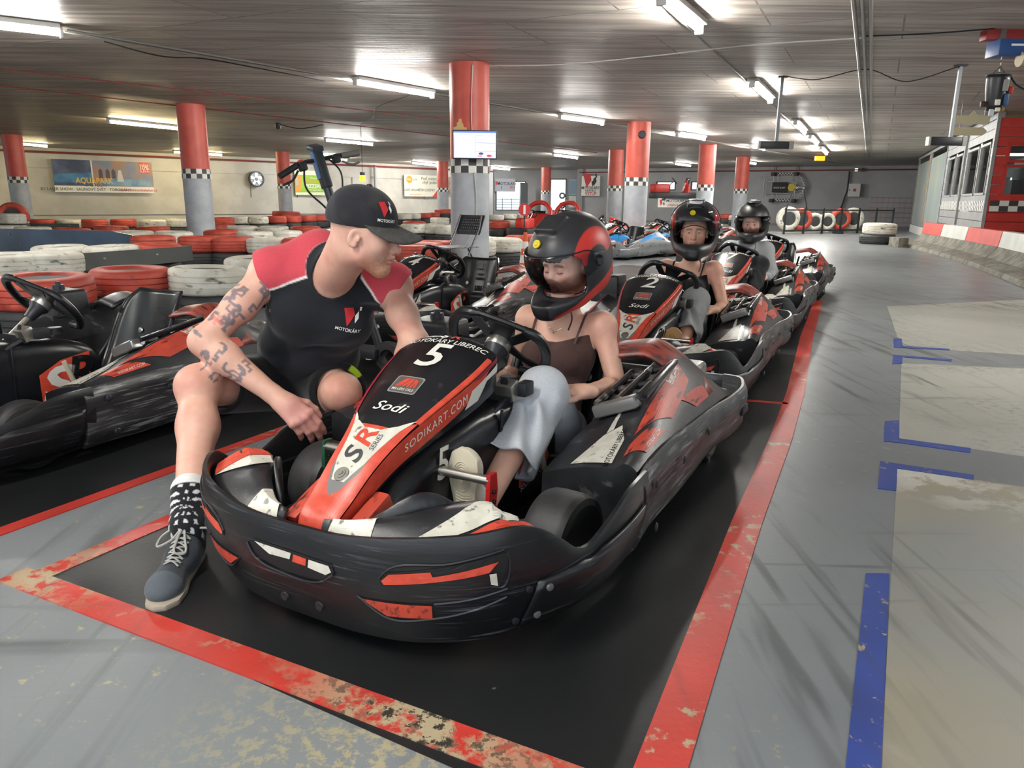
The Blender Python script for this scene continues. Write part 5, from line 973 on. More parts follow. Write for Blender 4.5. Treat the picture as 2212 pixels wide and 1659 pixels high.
    for s in (-1, 1): sw.tube(smoothpts([P(s*x, y) for x, y in pr[1:]], 5), [0.0175 if 2 <= i <= 33 else 0.014 for i in range(36)], 10)
    swo = sw.build('steering_wheel', M_sw, t)
    sp = MB()
    for s in (-1, 1): sp.prism([(s*.02, -.03), (s*.10, -.07), (s*.155, -.085), (s*.155, -.055), (s*.09, -.035), (s*.045, .005), (s*.10, .075), (s*.115, .112), (s*.085, .118), (s*.05, .07), (s*.02, .03)][::s], .006, Matrix((( *ax, 0), (*ay, 0), (*nrm, 0), (0, 0, 0, 1))).transposed().to_4x4() if False else Matrix.Translation(C) @ Matrix((ax, ay, nrm)).transposed().to_4x4())
    sp.prism([(-.03, .02), (.03, .02), (.05, .12), (-.05, .12)], .006, Matrix.Translation(C) @ Matrix((ax, ay, nrm)).transposed().to_4x4()); sp.build('spokes', mat('spoke_black', '1B1B1E', 0.35, 0.3), swo)
    Mh = Matrix.Translation(C) @ Matrix((avec, bvec, nrm)).transposed().to_4x4()
    MB().lathe([(0, .02), (.034, .02), (.036, .006), (.044, .004), (.044, -.03), (.03, -.05), (.022, -.10), (0, -.10)], 20, M=Mh, mats=[0, 0, 1, 1, 0, 0, 0, 0]).build('hub', [M_dark, M_alu], swo)
    ta = MB(); ta.tube([C-nrm*.08, Vector((0, .42, .34)), Vector((0, .62, .14))], 0.014, 10); ta.build('steering_column', M_alu, t)
    sb = MB(); sb.box((0, .30, .455), (.30, .012, .03)); sb.tube([(-.13, .30, .45), (-.12, .42, .40)], 0.01, 6); sb.tube([(.13, .30, .45), (.12, .42, .40)], .01, 6); sb.build('column_bracket', M_dark, t)
    MB().box((-.125, .285, .475), (.062, .05, .055), rot=Matrix.Rotation(R(-20), 3, 'X')).build('master_cylinder', M_alu, t, bevel=.005)
    MB().box((-.165, .24, .475), (.035, .06, .045)).build('cylinder_cap', M_dark, t, bevel=.006); MB().lathe([(0, .001), (.014, .001), (.014, 0), (0, 0)], 14, M=Matrix.Translation((-.125, .303, .505)) @ Matrix.Rotation(R(-75), 4, 'X')).build('cylinder_plug', M_dark, t)
    # pedals
    for s, m in ((-1, M_kr2), (1, mat('pedal_green', '1F4A34', 0.4))):
        pd = MB().tube([(s*.095, .66, .330), (s*.285, .66, .330)], 0.0135, 12).build('pedal_bar', M_alu, t)
        for x in (.095, .285):
            MB().prism([(-.018, .02), (.016, .022), (.022, -.06), (.010, -.09), (-.012, -.09), (-.024, -.03)], .012, Matrix.Translation((s*x-.006, .655, .328)) @ Matrix.Rotation(R(90), 4, 'Z') @ Matrix.Rotation(R(90), 4, 'X')).build('pedal_bracket', m, pd, smooth=False)
            MB().tube([(s*x, .645, .25), (s*x*.96, .60, .075)], 0.012, 8).build('pedal_arm', m, pd)
            for q in (.30, .272): MB().lathe([(0, .0135), (.006, .0135), (.006, -.0135), (0, -.0135)], 10, M=Matrix.Translation((s*x, .657, q)) @ Matrix.Rotation(R(90), 4, 'Y')).build('pedal_hole', M_slot, pd)
    # seat
    SP = [(.10, .17, .165, .03), (-.05, .105, .19, .06), (-.22, .085, .20, .09), (-.33, .12, .205, .11), (-.41, .23, .215, .115), (-.46, .37, .215, .10), (-.50, .49, .205, .075), (-.525, .565, .165, .03)]
    sv = [k/(len(SP)-1) for k in range(len(SP))]; sf = [interp(sv, [p[k] for p in SP]) for k in range(4)]
    def seat(u, v, off=0.0):
        e = .02; y, z, w, d = [f(v) for f in sf]; t2 = Vector((0, sf[0](min(v+e, 1))-sf[0](max(v-e, 0)), sf[1](min(v+e, 1))-sf[1](max(v-e, 0)))).normalized(); n = t2.cross(Vector((1, 0, 0))); n = n if (n.y > 0 or n.z > 0) else -n
        if n.z < 0 and v < .5: n = -n
        c = abs(u)**2.8; return Vector((u*w*(1-.06*c), y, z))+n*(d*c+off)
    se = MB().grid(lambda a, b: seat(-1+2*a, b), 24, 28).build('seat', M_seat, t, solid=.012)
    MB().grid(lambda a, b: seat((-1+2*a)*.70*(1-.25*abs(2*b-1)**3), .12+.80*b, .012), 16, 20).build('seat_pad', M_foam, se)
    rim = MB(); rim.tube([seat(-1, v, .003) for v in np.linspace(0, 1, 22)]+[seat(u, 1, .003) for u in np.linspace(-.9, .9, 12)]+[seat(1, v, .003) for v in np.linspace(1, 0, 22)], .009, 6); rim.build('seat_rim', mat('seat_rim', '2A2B2E', 0.2), se)
    for x in (-.1, .1): MB().lathe([(0, .006), (.014, .004), (.018, 0), (0, 0)], 12, M=Matrix.Translation(seat(x/.2, .70, .014)) @ Matrix.Rotation(R(-75), 4, 'X')).build('seat_bolt', M_alu, se)
    # wheels
    def wheel(x, y, r, w, steer=0.0):
        M = Matrix.Rotation(R(90), 4, 'Y'); wo = thing_child(t, 'wheel', (x, y, r), steer)
        MB().lathe([(r*.56, -w/2+.012), (r*.80, -w/2), (r*.93, -w/2+.006), (r*.985, -w/2+.022), (r, -w/2+.04), (r, w/2-.04), (r*.985, w/2-.022), (r*.93, w/2-.006), (r*.80, w/2), (r*.56, w/2-.012)], 40, M=M, mats=[1, 1, 1, 0, 0, 0, 0, 1, 1, 1]).build('tyre', [M_rub, M_sidew], wo)
        MB().lathe([(0, -.02), (.03, -.02), (.035, 0), (r*.40, .0), (r*.50, -w*.36), (r*.58, -w*.42), (r*.58, w*.42), (r*.50, w*.36), (r*.40, .012), (.035, .012), (.03, .03), (0, .03)], 28, M=M).build('rim', M_rim, wo)
        for k in range(5): MB().tube([(-.01, .028*math.cos(k*1.257), .028*math.sin(k*1.257)), (.03, .028*math.cos(k*1.257), .028*math.sin(k*1.257))], .005, 6).build('wheel_bolt', M_alu, wo)
    for s in (-1, 1): wheel(s*.425, .50, .135, .135, R(-6)); wheel(s*.45, -.74, .14, .19)
    # side pods
    for s in (-1, 1):
        mb = MB(); ys = [.32-1.14*i/26 for i in range(27)]; aa = [-1, -.5, 0, .2, .4, .6, .8, 1, 1.2, 1.4, 1.6, 1.8, 2]; na = len(aa)
        mb.v = [tuple(psurf(s, a, y)) for y in ys for a in aa]; mb.f = [(i*na+k, i*na+k+1, (i+1)*na+k+1, (i+1)*na+k) for i in range(26) for k in range(na-1)]; mb.m = [0]*len(mb.f)
        k0 = len(mb.v); mb.v += [(s*.27, .32, .06), (s*.57, .32, .06)]; mb.f.append(tuple([k0]+list(range(2, na))+[k0+1])); mb.m.append(0)
        po = mb.build('side_pod', M_pod, t, angle=30, fix=True)
        pd = lambda off: (lambda a, y: psurf(s, a, y, off))
        def pdec(poly, m, nm, off=.0025): vs, fs = poly2d(poly); return decal(vs, fs, pd(off), nm, m, po, 0.08)
        pdec([(.36, .30), (.93, .30), (.93, .17), (.78, .09), (.58, .14)], M_kcream, 'sticker_cream'); pdec([(.60, .13), (.68, .11), (.62, .01), (.56, .01)], M_kcream, 'sticker_cream')
        pdec([(1.10, .27), (1.78, .20), (1.75, .02), (1.35, .10), (1.12, .20)], M_kredw, 'sticker_red'); pdec([(1.08, .15), (1.35, .06), (1.70, -.08), (1.45, -.36), (1.05, -.36)], M_kredw, 'sticker_red'); pdec([(1.55, -.20), (1.85, -.32), (1.85, -.50), (1.65, -.48)], M_kredw, 'sticker_red'); pdec([(1.06, -.20), (1.24, -.22), (1.2, -.32), (1.06, -.36)], M_kcream, 'sticker_cream')
        vs, fs = text2d('MOTOK\u00c1RY LIBEREC', .022, .004); decal(vs, fs, lambda x, y: psurf(s, .86-y/.22*1.0, .215-x if s > 0 else .215-x*1, .004) if s > 0 else psurf(s, .86-y/.22, .215-x, .004), 'lettering', M_fair, po, 0.03)
        vs, fs = text2d('SODIKART.COM', .018, 0, .1); decal(vs, fs, lambda x, y: psurf(s, 1.66-y/.12, .11-x, .004), 'lettering', M_num, po, 0.03)
        # side bumper
        so = [(.605, .37), (.588, .20), (.592, -.1), (.602, -.45), (.618, -.75), (.612, -.95), (.575, -1.035), (.50, -1.055)]
        sd = [0]
        for a, b in zip(so, so[1:]): sd.append(sd[-1]+math.dist(a, b))
        qx, qy = interp(sd, [p[0] for p in so]), interp(sd, [p[1] for p in so]); qt = interp([0, .3, .8, 1.2, 1.4, sd[-1]], [.300, .312, .302, .288, .300, .300]); qb = interp([0, .3, .6, .9, 1.2, sd[-1]], [.06, .055, .075, .11, .09, .085])
        rows = []; nu = 48
        for i in range(nu+1):
            d = sd[-1]*i/nu; e = .01; tt = Vector((qx(d+e)-qx(d-e), qy(d+e)-qy(d-e), 0)).normalized(); n = Vector((-tt.y, tt.x, 0)); n = n if n.x*1+n.y*-.2 > 0 else -n; zt, zb = qt(d), qb(d); r = []
            for k in range(9): h = k/8; r.append(Vector((qx(d), qy(d), zb+(zt-zb)*h))+n*(.015*math.sin(math.pi*h)+.007*math.sin(9.4*h)-.03*(1-h)**3))
            r += [r[-1]-n*.004+Vector((0, 0, .006)), r[-1]-n*.015+Vector((0, 0, .004)), r[4]-n*.026, r[0]-n*.018]
            rows.append([Vector((s*p.x, p.y, p.z)) for p in r])
        N = len(rows[0]); mb = MB(); mb.v = [tuple(p) for r in rows for p in r]; mb.f = [(i*N+k, (i+1)*N+k, (i+1)*N+(k+1) % N, i*N+(k+1) % N) for i in range(nu) for k in range(N)]+[tuple(range(N)), tuple(nu*N+k for k in range(N-1, -1, -1))]; mb.m = [0]*len(mb.f); sb = mb.build('side_bumper', M_side, t, angle=26, fix=True)
        for y, z in ((.27, .255), (.25, .11), (-.33, .25), (-.36, .13), (-.02, .24), (-.72, .25)): MB().lathe([(0, .004), (.005, .005), (.012, .003), (.015, 0), (0, 0)], 12, M=Matrix.Translation((s*(.607+.01), y, z)) @ Matrix.Rotation(R(90*s), 4, 'Y')).build('bolt', M_dark, sb)
        MB().box((s*.632, -.88, .20), (.012, .10, .035)).build('bumper_slot', M_slot, sb, bevel=.004)
        MB().lathe([(0, .01), (.022, .01), (.028, 0), (0, 0)], 16, M=Matrix.Translation((s*.40, -1.02, .22)) @ Matrix.Rotation(R(-90), 4, 'X')).build('bumper_roller', M_dark, t)
        # arched cover from seat to pod
        mb = MB(); mb.grid(lambda a, b: Vector((s*(.21+.36*a), -.36-.17*b-.05*a, .490+.030*math.sin(2.2*a)-.22*max(a-.35, 0)**1.4*1.6+.035*b-.015*(2*b-1)**2)), 16, 5); ar = mb.build('arch_cover', M_arch if s < 0 else M_pod, t, solid=.014)
        MB().box((s*.40, -.66, .34), (.20, .15, .17)).build('engine_cover', M_silv, t, bevel=.03, seg=3); MB().box((s*.50, -.84, .25), (.10, .16, .05)).build('heat_shield', M_silv, t, bevel=.015)
    rb = MB(); rb.grid(lambda a, b: Vector((-.50+a, -1.058-.012*math.sin(3.14*b), .085+.215*b)), 12, 6); rb.build('rear_bumper', M_side, t, solid=.02)
    MB().box((-.24, -.70, .20), (.24, .22, .22)).build('engine', M_dark, t, bevel=.02); MB().tube(smoothpts([(-.2, -.82, .2), (-.05, -.92, .2), (.2, -.93, .18)]), .035, 10).build('exhaust', M_silv, t)
    # tray of cups left of the seat on the engine side
    tr = MB()
    for k in range(3): y = -.02-.155*k; tr.tube([(-.310, y, .375+.02*k), (-.462, y, .425+.022*k)], .013, 8)
    for x, z in ((-.310, .385), (-.385, .410), (-.458, .435)): tr.tube([(x, -.01, z), (x-.005, -.34, z+.045)], .013, 8)
    tr.build('tray_frame', M_tray, t); tb = MB()
    for i in range(2):
        for j in range(2):
            c = Vector((-.347-.074*i, -.095-.155*j, .39+.03*i+.02*j)); tb.lathe([(.030, .0), (.026, -.05), (0, -.05)], 14, M=Matrix.Translation(c) @ Matrix.Rotation(R(-10), 4, 'X'))
    tb.build('tray_cups', M_slot, t)['kind'] = 'stuff'; MB().box((-.385, .005, .392), (.16, .055, .045), rot=Matrix.Rotation(R(22), 3, 'Y')).build('tray_front', mat('tray_silver', '8A8885', 0.28, 0.6), t, bevel=.012, seg=3); MB().box((-.478, -.17, .465), (.018, .34, .018), rot=Matrix.Rotation(R(-9), 3, 'X')).build('tray_rail', M_fair, t, bevel=.004)
    # box with cap on the driver's right
    MB().box((.52, -.28, .50), (.22, .20, .14), taper=.92).build('reservoir', M_tank, t, bevel=.022, seg=3)
    MB().lathe([(0, .04), (.012, .04), (.014, .025), (.028, .024), (.03, 0), (0, 0)], 12, M=Matrix.Translation((.52, -.28, .57))).build('reservoir_cap', M_dark, t); MB().box((.51, -.28, .42), (.18, .22, .06)).build('reservoir_shelf', M_pod, t)
    # tie rods and hubs
    for s in (-1, 1): MB().lathe([(0, .03), (.02, .03), (.024, .02), (.03, .015), (.03, -.015), (0, -.015)], 14, M=Matrix.Translation((s*.325, .52, .14))).build('spindle', M_alu, t)
    return t
def thing_child(parent, name, loc, rz=0.0):
    o = bpy.data.objects.new(name, None); COL.objects.link(o); o.parent = parent; o.location = loc; o.rotation_euler = (0, 0, rz); o.empty_display_size = .05; return o
kart_proto = build_kart()
def place_kart(t, O, a, num, label, sub=True):
    t.location = (O[0], O[1], 0); t.rotation_euler = (0, 0, math.pi-R(a)); tag(t, label, 'kart', 'rental karts')
    if num: num_decals(t, num, sub)
    return t
_others = [copytree(kart_proto) for _ in range(6)]; _plain = _others.pop()
bpy.context.view_layer.update()
KA1 = place_kart(kart_proto, (0.0104, 2.5515), 28.5, 5, 'kart number 5 at the front of the lane, with the girl in brown')
KA2 = place_kart(_others[0], (.99, 4.60), 26.5, 2, 'kart number 2, second in the lane, with the girl in black')
KA3 = place_kart(_others[1], (2.03, 6.72), 25.5, 7, 'black and red kart number 7 with a driver in a grey hoodie')
KA4 = place_kart(_others[2], (3.05, 8.81), 27, 0, 'empty kart at the back of the lane behind the grey hoodie')
KB1 = place_kart(_others[3], (-2.06, 3.42), 27, 0, 'empty black kart cut off by the left edge behind the crouching man')
KB2 = place_kart(_others[4], (-.49, 5.88), 27, 4, 'empty black kart number 4 between the man and the girl')
# ---------------------------------------------------------------- people
def tint_mat(name, rough=0.5, sss=0.0, noise=60, amt=0.06, bump=None, spec=0.5, sheen=0.0):
    t = NT(name); a = t.n.new('ShaderNodeAttribute'); a.attribute_name = 'tint'
    q = t.n.new('ShaderNodeHueSaturation'); t.l.new(a.outputs['Color'], q.inputs['Color']); t.l.new(t.rng(t.noise(noise), 0.3, 0.7, 1-amt, 1+amt), q.inputs['Value'])
    t.b.inputs['Specular IOR Level'].default_value = spec; t.b.inputs['Sheen Weight'].default_value = sheen
    if sss: t.b.inputs['Subsurface Weight'].default_value = sss; t.b.inputs['Subsurface Radius'].default_value = (1.0, 0.4, 0.25); t.b.inputs['Subsurface Scale'].default_value = 0.006
    return t.out(q.outputs[0], rough, t.noise(bump[0]) if bump else None, bump[1] if bump else 0, 0.004)
M_skin = tint_mat('skin', 0.48, 0.12, 45, 0.05, (220, 0.10), 0.4)
M_cloth = tint_mat('cloth', 0.85, 0, 300, 0.10, (500, 0.15), 0.2, 0.15)
M_denim = tint_mat('denim', 0.9, 0, 420, 0.16, (420, 0.2), 0.15)
M_helm = tint_mat('helmet_paint', 0.42, 0, 10, 0.03, None, 0.5)
M_eyew = mat('eye_white', 'D9D2CC', 0.2); M_iris = mat('iris', '5A6A72', 0.2); M_pup = mat('pupil', '0A0A0A', 0.2)
def A(*v): return np.array(v, float)
def unit(v): v = np.array(v, float); return v/np.linalg.norm(v)
def frame(fwd, up):
    y = unit(fwd); x = unit(np.cross(y, up)); z = np.cross(x, y); return np.stack([x, y, z], 1)      # columns x (lateral), y (face), z (up)
def add_head(S, o, F, s=1.0, male=False, eyes='open'):
    T = lambda x, y, z: o+F @ (A(x, y, z)*s)
    def e(c, r, k, op='+', rot=None): S.ell(T(*c), A(*r)*s, F if rot is None else F @ rot, k*s, op)
    def c(a, b, ra, rb, k, op='+'): S.cone(T(*a), T(*b), ra*s, rb*s, k*s, op)
    e((0, -.018, .036), (.077, .097, .086), .02); e((0, .03, .0), (.066, .062, .085), .04)
    c((0, .030, -.03), (0, .056, -.083), .055, .030, .035)
    jw = .050 if male else .044
    for q in (-1, 1): c((q*jw, .010, -.058), (q*.014, .068, -.096), .019, .017, .03)
    c((-.012, .072, -.097), (.012, .072, -.097), .017, .017, .02)
    for q in (-1, 1):
        e((q*.043, .052, -.022), (.024, .026, .024), .025); c((q*.012, .083, .031), (q*.045, .072, .033), .010 if male else .008, .009, .014)
    for q in (-1, 1): e((q*.031, .095, .010), (.019, .017, .013), .014, '-')
    c((0, .088, .024), (0, .108, -.022), .0085, .0115, .014); e((0, .109, -.024), (.012, .012, .0105), .008)
    for q in (-1, 1): e((q*.013, .096, -.028), (.0085, .011, .0085), .006); e((q*.007, .103, -.0365), (.004, .006, .004), .003, '-')
    e((0, .086, -.050), (.023, .016, .014), .014); e((0, .0985, -.0505), (.020, .0075, .0055), .006); e((0, .0965, -.0625), (.017, .0085, .0065), .006)
    c((-.020, .094, -.0565), (.020, .094, -.0565), .0022, .0022, .004, '-') if eyes != 'speak' else e((0, .100, -.0565), (.014, .010, .0035), .004, '-')
    for q in (-1, 1):                      # lids
        dz = .006 if eyes == 'down' else .0
        e((q*.031, .0745, .012), (.0155, .0155, .0125), .004)
        if eyes != 'down': e((q*.031, .094, .0095), (.0125, .010, .0042 if eyes == 'open' else .003), .003, '-')
    for q in (-1, 1):
        rt = rotm(('Z', q*22), ('X', -12)); e((q*.079, -.012, -.002), (.0085, .019, .031), .006, '+', rt); e((q*.087, -.007, .003), (.0055, .010, .016), .003, '-', rt); e((q*.083, -.006, -.024), (.006, .009, .010), .006, '+', rt); e((q*.082, .004, -.003), (.006, .006, .010), .004, '+', rt)
    return T
def add_hand(S, w, fx, fz, side, s=1.0, curl=(20, 25, 15), spread=1.0, thumb=20, fat=1.0):
    """w wrist, fx towards the fingers, fz the back of the hand, side +1 when the thumb lies on +y = fz x fx"""
    x = unit(fx); z = unit(np.array(fz)-x*np.dot(fz, x)); y = np.cross(z, x)*side
    T = lambda a, b, c: w+(x*a+y*b+z*c)*s
    kn = ((.088, .030, .004, .0098, (.040, .026, .020)), (.092, .010, .006, .0100, (.045, .029, .021)), (.088, -.011, .004, .0096, (.042, .027, .021)), (.080, -.030, .0, .0086, (.032, .020, .018)))
    for i, (kx, ky, kz, r, L) in enumerate(kn):
        S.cone(T(.005, ky*.55, 0), T(kx, ky, kz), .0150*s, .0118*s, .014*s)
        p = T(kx, ky, kz); S.ball(T(kx, ky, kz+.002), .0122*s, .005*s); a = 0
        for j, l in enumerate(L):
            a += R(curl[j]*(1+.10*i)); d = x*math.cos(a)-z*math.sin(a)+y*(ky*2.2*spread*(1 if j == 0 else .6)); d = unit(d); q = p+d*l*s; S.cone(p, q, (r-.0009*j)*s*fat, (r-.0009*(j+1))*s*fat, .004*s); p = q
    p0 = T(.018, .022, -.006); p1 = T(.052, .050, -.016); S.cone(p0, p1, .017*s, .0125*s, .016*s); d = unit(x*.85+y*.25-z*math.sin(R(thumb))); p2 = p1+d*.032*s; S.cone(p1, p2, .0118*s, .0105*s, .006*s); d = unit(x*.97-y*.12-z*math.sin(R(thumb*1.4))); S.cone(p2, p2+d*.026*s, .0105*s, .0085*s, .005*s)
    S.cone(T(-.03, 0, 0), T(.03, .004, 0), .024*s, .026*s, .02*s)
def eyeball(parent, T, F, s, gaze):
    for q in (-1, 1):
        c = Vector(T(q*.031, .0755, .0105)); g = Vector(F @ unit(gaze)); M = Matrix.Translation(c) @ g.to_track_quat('Z', 'Y').to_matrix().to_4x4(); r = .0128*s; pr = [(r*math.sin(R(a)), r*math.cos(R(a))) for a in (0.01, 12, 30, 55, 90, 130, 179)]
        MB().lathe(pr, 16, M=M, mats=[2, 1, 0, 0, 0, 0, 0]).build('eye', [M_eyew, M_iris, M_pup], parent)
SK = A(*lin('D7A48E')); SKP = A(*lin('CE8F80'))
def vnoise(P, f, seed=0):
    P = P*f; i = np.floor(P).astype(int); u = P-i; u = u*u*(3-2*u)
    def hsh(a, b, c): n = (a*374761393+b*668265263+c*2147483647+seed*97531) & 0xffffffff; n = ((n ^ (n >> 13))*1274126177) & 0xffffffff; return ((n ^ (n >> 16)) & 0xffff)/65535.0
    o = 0
    for dx in (0, 1):
        for dy in (0, 1):
            for dz in (0, 1): o = o+hsh(i[:, 0]+dx, i[:, 1]+dy, i[:, 2]+dz)*np.where(dx, u[:, 0], 1-u[:, 0])*np.where(dy, u[:, 1], 1-u[:, 1])*np.where(dz, u[:, 2], 1-u[:, 2])
    return o
def sm(x, a, b): t = np.clip((x-a)/(b-a), 0, 1); return t*t*(3-2*t)
def mixc(C, c, m): return C*(1-m[:, None])+A(*lin(c))[None]*m[:, None]
def skin_tint(V, base='D7A48E', pink='CB8878'):
    C = np.repeat(A(*lin(base))[None], len(V), 0); return mixc(C, pink, 0.55*sm(vnoise(V, 14, 3), .45, .85))
def face_tint(C, V, o, F, s, lips='B8655E', brow='6A4A38', beard=None):
    L = ((V-o) @ F)/s; x, y, z = np.abs(L[:, 0]), L[:, 1], L[:, 2]; near = (np.linalg.norm(L, axis=1) < .16)
    m = near*sm(y, .086, .092)*(1-sm(x, .017, .023))*(sm(z, -.072, -.068)-sm(z, -.047, -.044)); C = mixc(C, lips, m*.75)
    bz = .034-.25*np.maximum(x-.03, 0); m = near*(y > .06)*sm(x, .010, .015)*(1-sm(x, .046, .052))*(1-sm(np.abs(z-bz), .003, .0065)); C = mixc(C, brow, m*.75)
    m = near*(y > .045)*np.clip(1-((x-.045)/.022)**2-((z+.025)/.022)**2, 0, 1); C = mixc(C, 'CF8276', m*.5)
    m = near*(y > .09)*np.clip(1-(x/.016)**2-((z+.026)/.016)**2, 0, 1); C = mixc(C, 'CC7F74', m*.45)
    if beard:
        jl = sm(-z, .045, .075)*(sm(y, .005, .03))+sm(y, .072, .080)*(x > .020)*(x < .034)*(z < -.03)*(z > -.08)*.8; m = near*np.clip(jl, 0, 1)*(1-sm(y, .086, .092)*(x < .018)*(z > -.07)*(z < -.045)); C = mixc(C, beard, m*(.30+.55*vnoise(V, 260, 5)))
    return C
# ---- helmets
def helmet(parent, o, F, s, kind, visor_up=0.0, drop=0.0):
    """full-face helmet as a part of the person with its own pieces"""
    T = lambda x, y, z: o+F @ (A(x, y, z)*s)
    S = SDF(); E = lambda c, r, k, op='+': S.ell(T(*c), A(*r)*s, F, k*s, op)
    E((0, -.022, .032), (.126, .160, .132), .02); E((0, -.035, -.045), (.118, .125, .095), .05); E((0, .050, -.086-drop*.3), (.098, .112, .052), .045); S.bx(T(0, .135, -.104-drop*.3), A(.034, .026, .026)*s, F, .018*s, .05*s)
    E((0, .145, -.118), (.03, .03, .02), .02)
    up = F[:, 2]; fw = F[:, 1]
    S.fun(lambda P: (P-T(0, 0, -.142-drop*.4)) @ (-up), .008*s, '&')                     # flat lower edge
    S.fun(lambda P: (P-T(0, .0, -.10)) @ (-(up*.92-fw*.0)), .0, '&') if False else None
    E((0, -.01, .010), (.100, .132, .112), .004, '-'); S.cone(T(0, -.01, -.03), T(0, -.005, -.2), .092*s, .098*s, .01*s, '-')
    S.bx(T(0, .150, .002-drop*.5), A(.108, .128, .058+drop*.5)*s, F, .035*s, .006*s, '-')         # eye port
    if kind == 'black':
        E((0, .0, .162), (.055, .085, .018), .02)
    else:
        S.bx(T(0, .050, .1485), A(.042, .042, .009)*s, F @ rotm(('X', -18)), .005*s, .012*s); S.bx(T(0, .025, .158), A(.018, .020, .005)*s, F @ rotm(('X', -10)), .003*s, .006*s)
    V, Q = S.surf(.0042*s); L = ((V-o) @ F)/s; x, y, z = np.abs(L[:, 0]), L[:, 1], L[:, 2]
    C = np.repeat(A(*lin('2E2E31' if kind != 'black' else '1B1B1D'))[None], len(V), 0)
    inner = (np.linalg.norm(L/A(.112, .145, .125), axis=1) < .985); C = mixc(C, '101012', inner*1.0)
    if kind != 'black':
        py, pz = y+.012, z-.014; rp = np.hypot(py, pz); ra = np.hypot(y+.025, (z-.012)*1.05)
        ring = sm(rp, .050, .053)*(1-sm(ra, .108, .112))*sm(z+.15*y, .020, .024)*(y < .085)
        top = z+.012; low = ((z+.035)-.62*(y+.075)*-1)  # band sweeping from the back down to the chin
        ln = z+.046+.36*(y+.12); hwd = .030-.10*np.clip(y+.06, 0, .2); band = (1-sm(np.abs(ln), hwd, hwd+.004))*(y < .15)*(y > -.17)
        m = np.clip(ring+band, 0, 1)*sm(x, .030, .036)*(~inner); C = mixc(C, 'CC352C', m)
        C = mixc(C, '15151A', (x < .034)*(y > .12)*(z < -.075)*1.0)
    h = npmesh('helmet', V, Q, M_helm, parent, col=C)
    # visor: a shell just outside the port, pivoting at the ears
    a0 = R(visor_up); piv = A(0, -.012, .016)
    def vs(u, v):
        th = (-1+2*u)*R(96); zz = .066-(.132+drop)*v; cz = (zz-.032)/.137; k = math.sqrt(max(1-cz*cz, .05)); wide = .56 if False else 1
        edge = max(abs(2*u-1)-.72, 0)/.28; zz = zz*(1-edge*.62)+(.016)*(edge*.62)
        cz = (zz-.032)/.137; k = math.sqrt(max(1-cz*cz, .05))
        p = A(.1325*k*math.sin(th), -.022+.168*k*math.cos(th)+.006, zz)-piv; c, s_ = math.cos(a0), math.sin(a0); p = A(p[0], c*p[1]-s_*p[2], s_*p[1]+c*p[2])+piv; return T(*p)
    MB().grid(vs, 40, 14).build('visor', M_visor, h)
    rim = MB(); rim.tube([vs(u, 0) for u in np.linspace(0, 1, 40)], .0022*s, 6); rim.tube([vs(u, 1) for u in np.linspace(0, 1, 40)], .0022*s, 6); rim.build('visor_rim', mat('visor_rim', '26262A', 0.2), h)
    for q in (-1, 1): MB().lathe([(0, .010), (.016, .010), (.020, .004), (.021, 0), (0, 0)], 18, M=Matrix.Translation(Vector(T(q*.122, -.012, .016))) @ Vector(F @ A(q, 0, 0)).to_track_quat('Z', 'Y').to_matrix().to_4x4() @ Matrix.Scale(s, 4)).build('visor_pivot', mat('pivot_dark', '1E1E22', 0.2), h)
    if kind != 'black':
        c = T(.012, .117, .103); n = Vector(F @ A(0, .80, .60)); MB().lathe([(0, .006), (.006, .006), (.008, .004), (.0135, .004), (.0145, 0), (0, 0)], 18, M=Matrix.Translation(Vector(c)) @ n.to_track_quat('Z', 'Y').to_matrix().to_4x4() @ Matrix.Scale(s, 4)).build('yellow_button', mat('button_yellow', 'D9C21A', 0.4), h)
        for q in (-.045, .03): MB().lathe([(0, .003), (.004, .003), (.005, 0), (0, 0)], 10, M=Matrix.Translation(Vector(vs(.5+q*2.2, .03))) @ Vector(F @ A(0, 1, 0.1)).to_track_quat('Z', 'Y').to_matrix().to_4x4()).build('visor_screw', M_alu, h)
    else:
        for q in (-1, 0, 1): MB().box(T(q*.022, .055-.02*abs(q), .172), (.016*s, .020*s, .006*s), rot=Matrix(F) if False else None).build('vent', M_slot, h)
    MB().box(T(0, .158, -.108), (.030*s, .012*s, .018*s), rot=Matrix(F.tolist())).build('chin_vent', M_slot, h)
    MB().tube(smoothpts([T(-.035, .06, -.13), T(-.045, .07, -.165), T(-.038, .09, -.20)]), .0045*s, 6, flat=.5).build('chin_strap', M_cab, h)
    return h
M_visor = bpy.data.materials.new('visor_clear'); M_visor.use_nodes = True
_n = M_visor.node_tree; _n.nodes.clear(); _o = _n.nodes.new('ShaderNodeOutputMaterial'); _mx = _n.nodes.new('ShaderNodeMixShader'); _t = _n.nodes.new('ShaderNodeBsdfTransparent'); _g = _n.nodes.new('ShaderNodeBsdfGlossy'); _fr = _n.nodes.new('ShaderNodeFresnel')
_g.inputs['Roughness'].default_value = 0.04; _t.inputs[0].default_value = (0.92, 0.92, 0.95, 1); _fr.inputs[0].default_value = 1.45
_n.links.new(_fr.outputs[0], _mx.inputs[0]); _n.links.new(_t.outputs[0], _mx.inputs[1]); _n.links.new(_g.outputs[0], _mx.inputs[2]); _n.links.new(_mx.outputs[0], _o.inputs[0])
